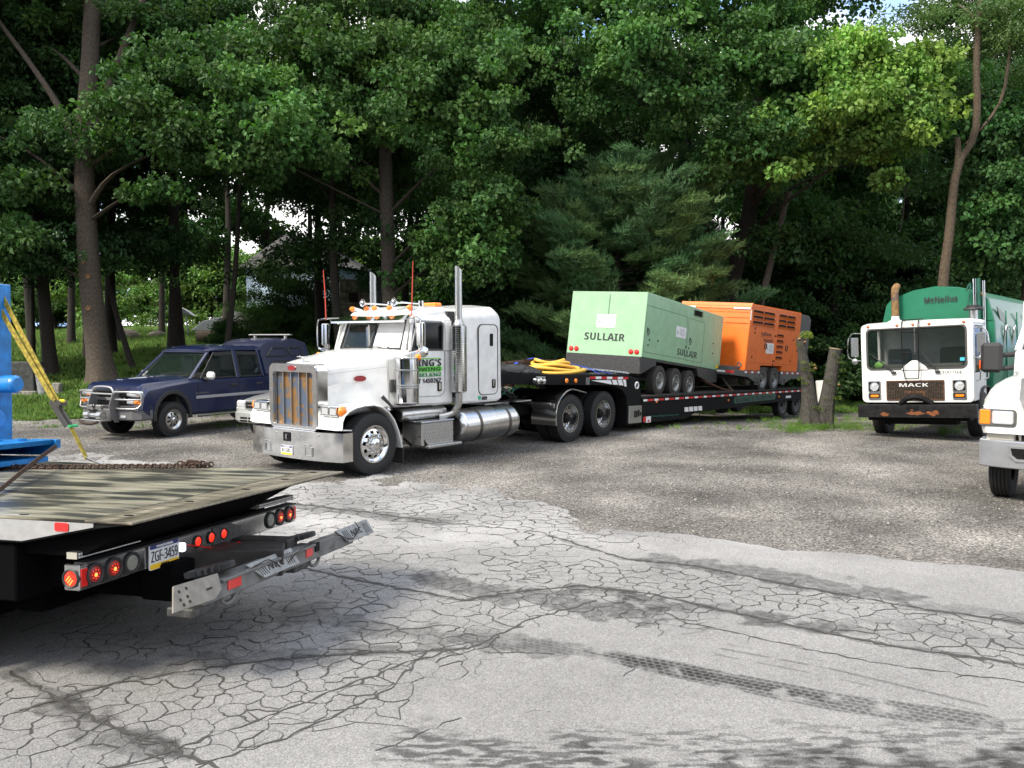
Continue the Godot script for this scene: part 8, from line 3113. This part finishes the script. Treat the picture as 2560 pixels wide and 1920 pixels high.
func flatbed_load() -> void:
	var f := fb_tf()
	var t := thing("drilling_machine", "bright blue steel machine with round pipe stubs chained on the flatbed deck", "machine", "", f)
	var bl := M("machine_blue")
	var m := MB.new()
	m.prism(pv([-2.9, 0.235, -2.9, 0.16, -3.05, 0.09, -6.0, 0.03, -6.0, 0.20, -3.2, 0.20, -3.2, 0.235]), -1.15, -1.09, 0.006)
	m.box(Vector3(-4.5, 0.05, -0.75), Vector3(3.0, 0.05, 0.7), 0.005)
	m.box(Vector3(-4.4, 0.13, -0.42), Vector3(3.0, 0.16, 0.05), 0.006)
	m.prism(pv([-2.93, 0.235, -2.95, 0.19, -6.0, 0.17, -6.0, 0.22]), -1.09, -0.45)
	put(m, "base_frame", bl, t)
	m = MB.new()
	m.box(Vector3(-3.66, 0.95, -1.1), Vector3(0.24, 1.56, 0.22), 0.01)
	put(m, "upright", bl, t)
	m = MB.new()
	m.at(Vector3(-3.7, 0.76, -1.08), Vector3(1, 0.0, 0.1))
	m.lathe([Vector2(0.085, 0), Vector2(0.085, 0.16), Vector2(0.065, 0.17), Vector2(0.065, 0.22), Vector2(0.085, 0.23), Vector2(0.085, 0.38), Vector2(0.06, 0.41), Vector2(0, 0.415)], 20)
	put(m, "pipe_stub", bl, t, 40)
	m = MB.new()
	m.at(Vector3(-3.75, 0.43, -1.05), Vector3(1, 0.02, 0.35))
	m.lathe([Vector2(0.085, 0), Vector2(0.085, 0.31), Vector2(0.078, 0.325), Vector2(0, 0.325)], 24)
	put(m, "pipe_stub", bl, t, 40)
	m = MB.new()
	for q in [[-3.3, 0.2, -0.8], [-3.12, 0.2, -0.9]]:
		m.xf = Transform3D(Basis(), Vector3(q[0], 0.22, q[2]))
		m.lathe([Vector2(0.05, 0), Vector2(0.05, 0.035), Vector2(0, 0.04)], 14)
	put(m, "flange", bl, t, 40)
	# yellow strap with its ratchet
	t = thing("ratchet_strap", "worn yellow ratchet strap pulled tight from the blue machine to the deck edge", "strap", "", f)
	m = MB.new()
	for q in [[Vector3(-3.60, 1.66, -1.13), Vector3(-2.92, 0.58, -1.14)], [Vector3(-3.60, 1.53, -1.10), Vector3(-2.95, 0.60, -1.12)]]:
		m.bar(q[0], q[1], 0.008, 0.05)
	m.bar(Vector3(-2.80, 0.38, -1.15), Vector3(-2.62, 0.05, -1.17), 0.05, 0.008)
	put(m, "webbing", M("strap_yellow"), t)
	m = MB.new()
	for s in [-0.032, 0.032]:
		m.bar(Vector3(-2.97, 0.60, -1.13 + s), Vector3(-2.79, 0.36, -1.13 + s), 0.006, 0.05, 0.002)
	m.bar(Vector3(-2.90, 0.57, -1.13), Vector3(-2.77, 0.38, -1.13), 0.012, 0.02)
	m.at(Vector3(-2.87, 0.58, -1.17), NEAR)
	m.lathe([Vector2(0.03, 0), Vector2(0.03, 0.09), Vector2(0, 0.09)], 12)
	put(m, "ratchet", M("dark_steel"), t)
	m = MB.new()
	m.at(Vector3(-2.74, 0.365, -1.18), NEAR)
	m.lathe([Vector2(0.014, 0), Vector2(0.014, 0.10), Vector2(0, 0.10)], 10)
	put(m, "green_grip", M("grip_green", 0.02, 0.35, 0.12, 0.5), t)
	m = MB.new()
	m.bar(Vector3(-2.88, 0.60, -1.15), Vector3(-2.84, 0.60, -1.10), 0.05, 0.03, 0.008)
	put(m, "yellow_knob", M("knob_yellow", 0.8, 0.6, 0.02, 0.5), t)
	m = MB.new()
	m.tube(curve([Vector3(-2.64, 0.07, -1.17), Vector3(-2.60, 0.035, -1.19), Vector3(-2.55, 0.015, -1.22), Vector3(-2.52, 0.0, -1.25)]), 0.008, 6)
	m.tube(curve([Vector3(-2.62, 0.07, -1.15), Vector3(-2.58, 0.04, -1.18), Vector3(-2.55, 0.015, -1.22)]), 0.008, 6)
	put(m, "hook", M("steel"), t, 60)
	# chains
	chain([Vector3(-4.3, 0.02, -0.40), Vector3(-2.82, 0.02, -0.72), Vector3(-1.9, 0.02, -1.02), Vector3(-1.5, 0.022, -1.12), Vector3(-1.3, 0.02, -1.2)], "tie_down_chain", "rusty chain lying along the far side of the flatbed deck", M("rust_chain", 0.085, 0.045, 0.03, 0.7, 0.4, "scuff", 5.0), 0.055, 0.0075, f)
	chain([Vector3(-1.55, 0.045, -1.10), Vector3(-1.42, 0.045, -1.17), Vector3(-1.52, 0.05, -1.20), Vector3(-1.36, 0.05, -1.14), Vector3(-1.28, 0.03, -1.23)], "tie_down_chain", "heaped loose end of rusty chain near the deck's tail", M("rust_chain"), 0.055, 0.0075, f)
	chain([Vector3(-2.92, 0.17, -1.10), Vector3(-2.3, 0.11, -0.22), Vector3(-1.75, 0.03, 0.58), Vector3(-1.6, 0.02, 0.8)], "tie_down_chain", "rusty chain stretched from the blue machine's corner across the deck", M("rust_chain"), 0.055, 0.0075, f)

# ---------------------------------------------------------------- things about the yard
func stump_part(t: Node, pts: Array, r0: float, r1: float, called: String) -> void:
	var m := trunk_mesh(pts, r0, r1, 16, 0.5)
	var bm := bark("bark_mossy", 0.135, 0.125, 0.105)
	put(m, called, bm, t, 50.0)

func baked(m: ArrayMesh, tf: Array, cl: Array) -> ArrayMesh:
	var a := m.surface_get_arrays(0)
	var v: PackedVector3Array = a[Mesh.ARRAY_VERTEX]
	var n: PackedVector3Array = a[Mesh.ARRAY_NORMAL]
	var vo := PackedVector3Array()
	var no := PackedVector3Array()
	var co := PackedColorArray()
	for i in tf.size():
		var t: Transform3D = tf[i]
		var b := t.basis.orthonormalized()
		for k in v.size():
			vo.append(t * v[k])
			no.append(b * n[k])
			co.append(cl[i])
	var arr := []
	arr.resize(Mesh.ARRAY_MAX)
	arr[Mesh.ARRAY_VERTEX] = vo
	arr[Mesh.ARRAY_NORMAL] = no
	arr[Mesh.ARRAY_COLOR] = co
	var o := ArrayMesh.new()
	o.add_surface_from_arrays(Mesh.PRIMITIVE_TRIANGLES, arr)
	return o

func yard_things() -> void:
	var bx := 8.05
	var bz := -21.9
	var t := thing("tree_stump", "twin sawn tree stump in a V with loose bark, between lowboy and refuse truck", "stump", "", Transform3D(Basis(), Vector3(bx, gh(bx, bz) - 0.05, bz)))
	stump_part(t, [Vector3(-0.25, 0, 0), Vector3(-0.30, 0.6, 0.02), Vector3(-0.38, 1.4, 0.02), Vector3(-0.56, 2.2, 0.0), Vector3(-0.58, 2.42, 0.0)], 0.23, 0.10, "left_stem")
	stump_part(t, [Vector3(0.08, 0, 0), Vector3(0.10, 0.5, 0.05), Vector3(0.22, 1.3, 0.05), Vector3(0.34, 2.12, 0.04)], 0.20, 0.155, "right_stem")
	var m := MB.new()
	m.at(Vector3(0.34, 2.12, 0.04), Vector3(0.12, 1, 0.1))
	m.lathe([Vector2(0.17, 0.0), Vector2(0.165, 0.012), Vector2(0, 0.014)], 16)
	put(m, "sawn_top", M("sawn_wood", 0.32, 0.25, 0.15, 0.9, 0.0, "mottle", 4.0), t)
	var fm := M("fungus", 0.42, 0.22, 0.09, 0.8, 0.0, "mottle", 4.0)
	for q in [[-0.22, 1.62, 0.16, 0.05], [-0.25, 1.70, 0.15, 0.035], [0.40, 1.2, 0.16, 0.04], [-0.62, 2.38, 0.08, 0.05], [-0.48, 2.30, 0.10, 0.04]]:
		m = MB.new()
		m.ball(Vector3(q[0], q[1], q[2]), Vector3(q[3], q[3] * 0.6, q[3]), 9, 6)
		put(m, "bracket_fungus", fm, t, 60)
	var tf := []
	var cl := []
	for i in 26:
		var f := rng.randf()
		var p := Vector3(-0.3 - 0.3 * f, 0.4 + 2.0 * f, 0.2) if i % 2 == 0 else Vector3(0.1 + 0.25 * f, 0.3 + 1.7 * f, 0.2)
		tf.append(Transform3D(Basis(Vector3.UP, rng.randf() * TAU).scaled(Vector3.ONE * rng.randf_range(0.10, 0.2)), p + Vector3(rng.randf_range(-0.2, 0.2), 0, 0)))
		cl.append(Color(0.11, 0.15, 0.03) * rng.randf_range(0.6, 1.5))
	for i in 10:
		tf.append(Transform3D(Basis(Vector3.UP, rng.randf() * TAU).scaled(Vector3.ONE * 0.22), Vector3(-0.44 + rng.randf_range(-0.08, 0.12), 2.42 + rng.randf() * 0.12, 0.05)))
		cl.append(Color(0.2, 0.26, 0.05))
	stuff(multi(leaf_clump("broad", 60, 0.5, 0.6, 0.18), tf, cl, "moss_sprigs", leaf_mat(), t))
	# weeds
	var wd := [[7.1, -20.7, 0.42, 0.22, "bright green weed tuft left of the twin stump"], [6.7, -20.0, 0.35, 0.14, "low weed tuft farthest left of the twin stump"], [8.35, -20.6, 0.5, 0.3, "largest green weed tuft right of the twin stump's foot"], [7.8, -20.9, 0.3, 0.16, "small weed between the twin stump's two green tufts"], [8.55, -21.2, 0.4, 0.5, "dark leafy weed leaning on the twin stump's right stem"], [7.35, -21.6, 0.35, 0.25, "pale weed tuft close behind the twin stump's left foot"], [6.9, -22.2, 0.3, 0.3, "thin weed sprouting before the lowboy's rear wheels"], [9.0, -20.3, 0.35, 0.12, "flat weed patch between the twin stump and refuse truck"], [10.2, -19.6, 0.4, 0.16, "weed tuft under the refuse truck's bumper"]]
	for q in wd:
		tf = []
		cl = []
		for i in 34:
			var d: Vector2 = Vector2(rng.randfn(), rng.randfn()) * q[2] * 0.45
			tf.append(Transform3D(Basis.from_euler(Vector3(rng.randf_range(-0.5, 0.5), rng.randf() * TAU, rng.randf_range(-0.5, 0.5))).scaled(Vector3.ONE * rng.randf_range(0.14, 0.26)), Vector3(d.x, 0.03 + rng.randf() * q[3] * 0.7, d.y)))
			cl.append(Color(0.12, 0.23, 0.035) * rng.randf_range(0.7, 1.25))
		var o := inst(baked(leaf_clump("weed", 36, 0.5, 0.55, 0.13, 0.1, 0.35), tf, cl), "weed", leaf_mat(), self)
		o.position = Vector3(q[0], gh(q[0], q[1]), q[1])
		tag(o, q[4], "weed", "weeds round the twin stump")
	# leafy plants along the lawn edge
	for i in 16:
		var X := 400.0 + 26.0 * i + rng.randf_range(-12, 12) if i > 5 else 330.0 + 20.0 * i
		var D := rng.randf_range(27.0, 29.5)
		var x := (X * 1.157 - 1280.0) / 2106.0 * D
		tf = []
		cl = []
		for k in 26:
			var d := Vector2(rng.randfn(), rng.randfn()) * 0.34
			tf.append(Transform3D(Basis(Vector3.UP, rng.randf() * TAU).scaled(Vector3.ONE * rng.randf_range(0.3, 0.5)), Vector3(d.x, 0.06 + rng.randf() * 0.3, d.y)))
			cl.append(Color(0.055, 0.12, 0.03) * rng.randf_range(0.7, 1.3))
		var o := inst(baked(leaf_clump("weed", 36, 0.5, 0.55, 0.13, 0.1, 0.35), tf, cl), "ground_plant", leaf_mat(), self)
		o.position = Vector3(x, gh(x, -D), -D)
		tag(o, "low leafy plant on the bank behind the dark blue pickup, %s from the left" % ORD[i], "plant", "leafy plants on the lawn bank")
	# white pump post behind the stump
	t = thing("utility_post", "white plastic post with rusty foot seen between the twin stump's stems", "post", "", Transform3D(Basis(), Vector3(9.7, gh(9.7, -26.3) - 0.05, -26.3)))
	m = MB.new()
	m.lathe([Vector2(0.12, 0.55), Vector2(0.2, 1.25), Vector2(0.2, 1.3), Vector2(0.0, 1.32)], 16)
	put(m, "bucket", M("white_old"), t)
	m = MB.new()
	m.tube([Vector3(0, 0, 0), Vector3(0, 0.6, 0)], 0.07, 10)
	put(m, "foot", M("white_flat"), t, 60)
	# grey pipe post and concrete block at left
	t = thing("pipe_post", "leaning grey pipe post on the lawn left of the thickest trunk", "post", "", Transform3D(Basis(Vector3(0, 0, 1), 0.12), Vector3(-15.6, gh(-15.6, -28.0) - 0.1, -28.0)))
	m = MB.new()
	m.lathe([Vector2(0.15, 0), Vector2(0.15, 1.0), Vector2(0.13, 1.0), Vector2(0.13, 0.9), Vector2(0, 0.9)], 18)
	put(m, "pipe", M("galv_pale", 0.42, 0.44, 0.45, 0.6, 0.1, "scuff", 1.5), t)
	t = thing("concrete_block", "small pale concrete marker block beside the grey pipe post", "block", "", Transform3D(Basis(Vector3(0, 0, 1), -0.08), Vector3(-14.95, gh(-14.95, -27.6) - 0.05, -27.6)))
	m = MB.new()
	m.box(Vector3(0, 0.22, 0), Vector3(0.26, 0.52, 0.22), 0.03)
	put(m, "block", M("concrete", 0.36, 0.34, 0.29, 0.9, 0.0, "scuff", 2.0), t)
	t = thing("electrical_cabinet", "dark grey cabinet on a concrete pad at the far left of the lawn", "cabinet", "", Transform3D(Basis(Vector3.UP, 0.1), Vector3(-16.9, gh(-16.9, -28.2) - 0.05, -28.2)))
	m = MB.new()
	m.box(Vector3(0, 0.62, 0), Vector3(2.0, 1.0, 0.8), 0.02)
	put(m, "cabinet", M("cabinet_grey", 0.07, 0.075, 0.07, 0.7, 0.0, "scuff", 1.0), t)
	m = MB.new()
	m.box(Vector3(0, 0.62, 0.405), Vector3(0.012, 0.9, 0.006))
	put(m, "door_seam", M("ink"), t)
	m = MB.new()
	m.box(Vector3(0, 0.06, 0), Vector3(2.2, 0.2, 1.0), 0.02)
	put(m, "pad", M("concrete", 0.36, 0.34, 0.29, 0.9, 0.0, "scuff", 2.0), t)
	# house with blue siding and its stone foot
	var hx := -13.2
	var hz := -55.0
	t = thing("blue_house", "pale blue sided house with dark roof far behind the tractor's mirror", "house", "", Transform3D(Basis(Vector3.UP, -0.25), Vector3(hx, gh(hx, hz) - 0.2, hz)))
	for i in 14:
		m = MB.new()
		m.box(Vector3(0, 1.0 + 0.26 * i, 0.02 * (i % 2)), Vector3(6.0, 0.27, 5.0))
		put(m, "siding_board", M("blue_siding", 0.42, 0.55, 0.68, 0.7, 0.0, "faint", 0.5), t)
	m = MB.new()
	m.prism(pv([-3.4, 4.6, 3.4, 4.6, 0, 6.6]), -2.9, 2.9, 0.02)
	put(m, "roof", M("roof_grey", 0.2, 0.2, 0.21, 0.8, 0.0, "mottle", 1.0), t)
	m = MB.new()
	m.box(Vector3(0, 0.4, 0.0), Vector3(6.1, 1.0, 5.2), 0.03)
	put(m, "stone_foot", M("stone_wall", 0.42, 0.39, 0.33, 0.9, 0.0, "scuff", 1.0), t)
	m = MB.new()
	m.prism(pv([-3.1, 0.9, 0.6, 0.9, 0.6, 1.7, -2.6, 1.7]), 2.5, 4.2, 0.02)
	put(m, "porch_roof", M("porch_dark", 0.07, 0.07, 0.07, 0.8), t)
	for x in [1.6]:
		m = MB.new()
		m.box(Vector3(x, 2.6, 2.53), Vector3(0.9, 1.3, 0.06), 0.01)
		var wn := put(m, "window", M("white_flat"), t)
		m = MB.new()
		m.box(Vector3(x, 2.6, 2.57), Vector3(0.74, 1.14, 0.02))
		put(m, "pane", M("black_gloss"), wn)
	# silver tank house with its bent duct
	var kx := -8.2
	var kz := -47.0
	t = thing("metal_shed", "tan metal shed with a bent silver duct behind the tractor's roof horns", "shed", "", Transform3D(Basis(Vector3.UP, 0.15), Vector3(kx, gh(kx, kz) - 0.2, kz)))
	m = MB.new()
	m.box(Vector3(0, 2.0, 0), Vector3(2.6, 4.0, 2.2), 0.04)
	put(m, "wall", M("tan_metal", 0.42, 0.40, 0.30, 0.6, 0.1, "scuff", 0.6), t)
	m = MB.new()
	for y in [2.6, 3.3]:
		m.box(Vector3(0, y, 1.11), Vector3(2.5, 0.03, 0.02))
	for x in [-0.9, -0.2, 0.5]:
		m.box(Vector3(x, 3.3, 1.11), Vector3(0.03, 1.2, 0.02))
	m.box(Vector3(-0.55, 3.0, 1.12), Vector3(0.5, 0.5, 0.03))
	put(m, "panel_seam", M("rust_dark"), t)
	m = MB.new()
	m.tube(curve([Vector3(0.9, 2.6, 0.9), Vector3(0.9, 3.9, 0.9), Vector3(1.2, 4.4, 0.9), Vector3(1.9, 4.6, 0.9), Vector3(4.6, 4.55, 0.8)]), 0.42, 16)
	put(m, "duct", M("galv_pale", 0.42, 0.44, 0.45, 0.6, 0.1, "scuff", 1.5), t, 60)
	# white boat-like trailer and metal dish on the far lawn
	var qx := -21.6
	var qz := -62.0
	t = thing("white_trailer", "white wedge shaped trailer lying on the bright far lawn between trunks", "trailer", "", Transform3D(Basis(Vector3.UP, 0.3), Vector3(qx, gh(qx, qz), qz)))
	m = MB.new()
	m.prism(pv([-1.8, 0.3, 1.4, 0.3, 1.7, 1.6, 1.2, 1.75, 0.2, 1.3, -1.0, 1.0]), -0.9, 0.9, 0.05)
	put(m, "hull", M("white_paint"), t)
	for s in [-1, 1]:
		m = MB.new()
		m.xf = ztf(s, Vector3(0.3, 0.3, s * 0.95))
		m.lathe([Vector2(0, 0.1), Vector2(0.2, 0.1), Vector2(0.3, 0.06), Vector2(0.3, -0.06), Vector2(0, -0.1)], 18)
		put(m, "wheel", M("tyre"), t)
	t = thing("sheet_metal_canopy", "tilted grey metal canopy on thin legs left of the white far trailer", "canopy", "", Transform3D(Basis(Vector3.UP, 0.2), Vector3(qx - 2.6, gh(qx - 2.6, qz), qz)))
	m = MB.new()
	m.prism(pv([-1.0, 1.7, 0.9, 1.45, 0.3, 1.9, -0.6, 2.35, -0.7, 1.95]), -0.8, 0.8, 0.02)
	put(m, "sheet", M("galv"), t)
	for x in [-0.5, 0.5]:
		m = MB.new()
		m.tube([Vector3(x, 0, 0.4), Vector3(x - 0.2, 1.7, 0.4)], 0.05, 8)
		put(m, "leg", M("galv"), t)
	# fallen log and brush heap
	t = thing("fallen_log", "dark thick log lying on the lawn left of the blue house", "log", "", Transform3D(Basis(Vector3.UP, 0.2), Vector3(-17.4, gh(-17.4, -50.0) + 0.35, -50.0)))
	m = MB.new()
	m.tube([Vector3(-1.2, 0, 0), Vector3(0, 0.08, 0), Vector3(1.2, 0.0, 0)], [0.42, 0.4, 0.36], 12)
	put(m, "log", bark("bark_brown", 0.13, 0.10, 0.075), t, 60)
	# boulders at the far lawn edge
	for q in [[-27.5, -60.0, 0.8, "pale flat boulder on the sunlit far lawn, left of the thickest trunk"], [-25.6, -61.0, 0.45, "smaller pale boulder right of the flat one on the far lawn"]]:
		m = MB.new()
		m.ball(Vector3.ZERO, Vector3(q[2] * 1.5, q[2] * 0.7, q[2]), 14, 9)
		for i in m.v.size():
			m.v[i] *= 1.0 + 0.25 * noise.get_noise_3dv(m.v[i] * 12.0)
		var o := put(m, "boulder", M("boulder", 0.40, 0.33, 0.25, 0.9, 0.0, "scuff", 0.8), self, 60)
		o.position = Vector3(q[0], gh(q[0], q[1]) + 0.2, q[1])
		tag(o, q[3], "boulder")
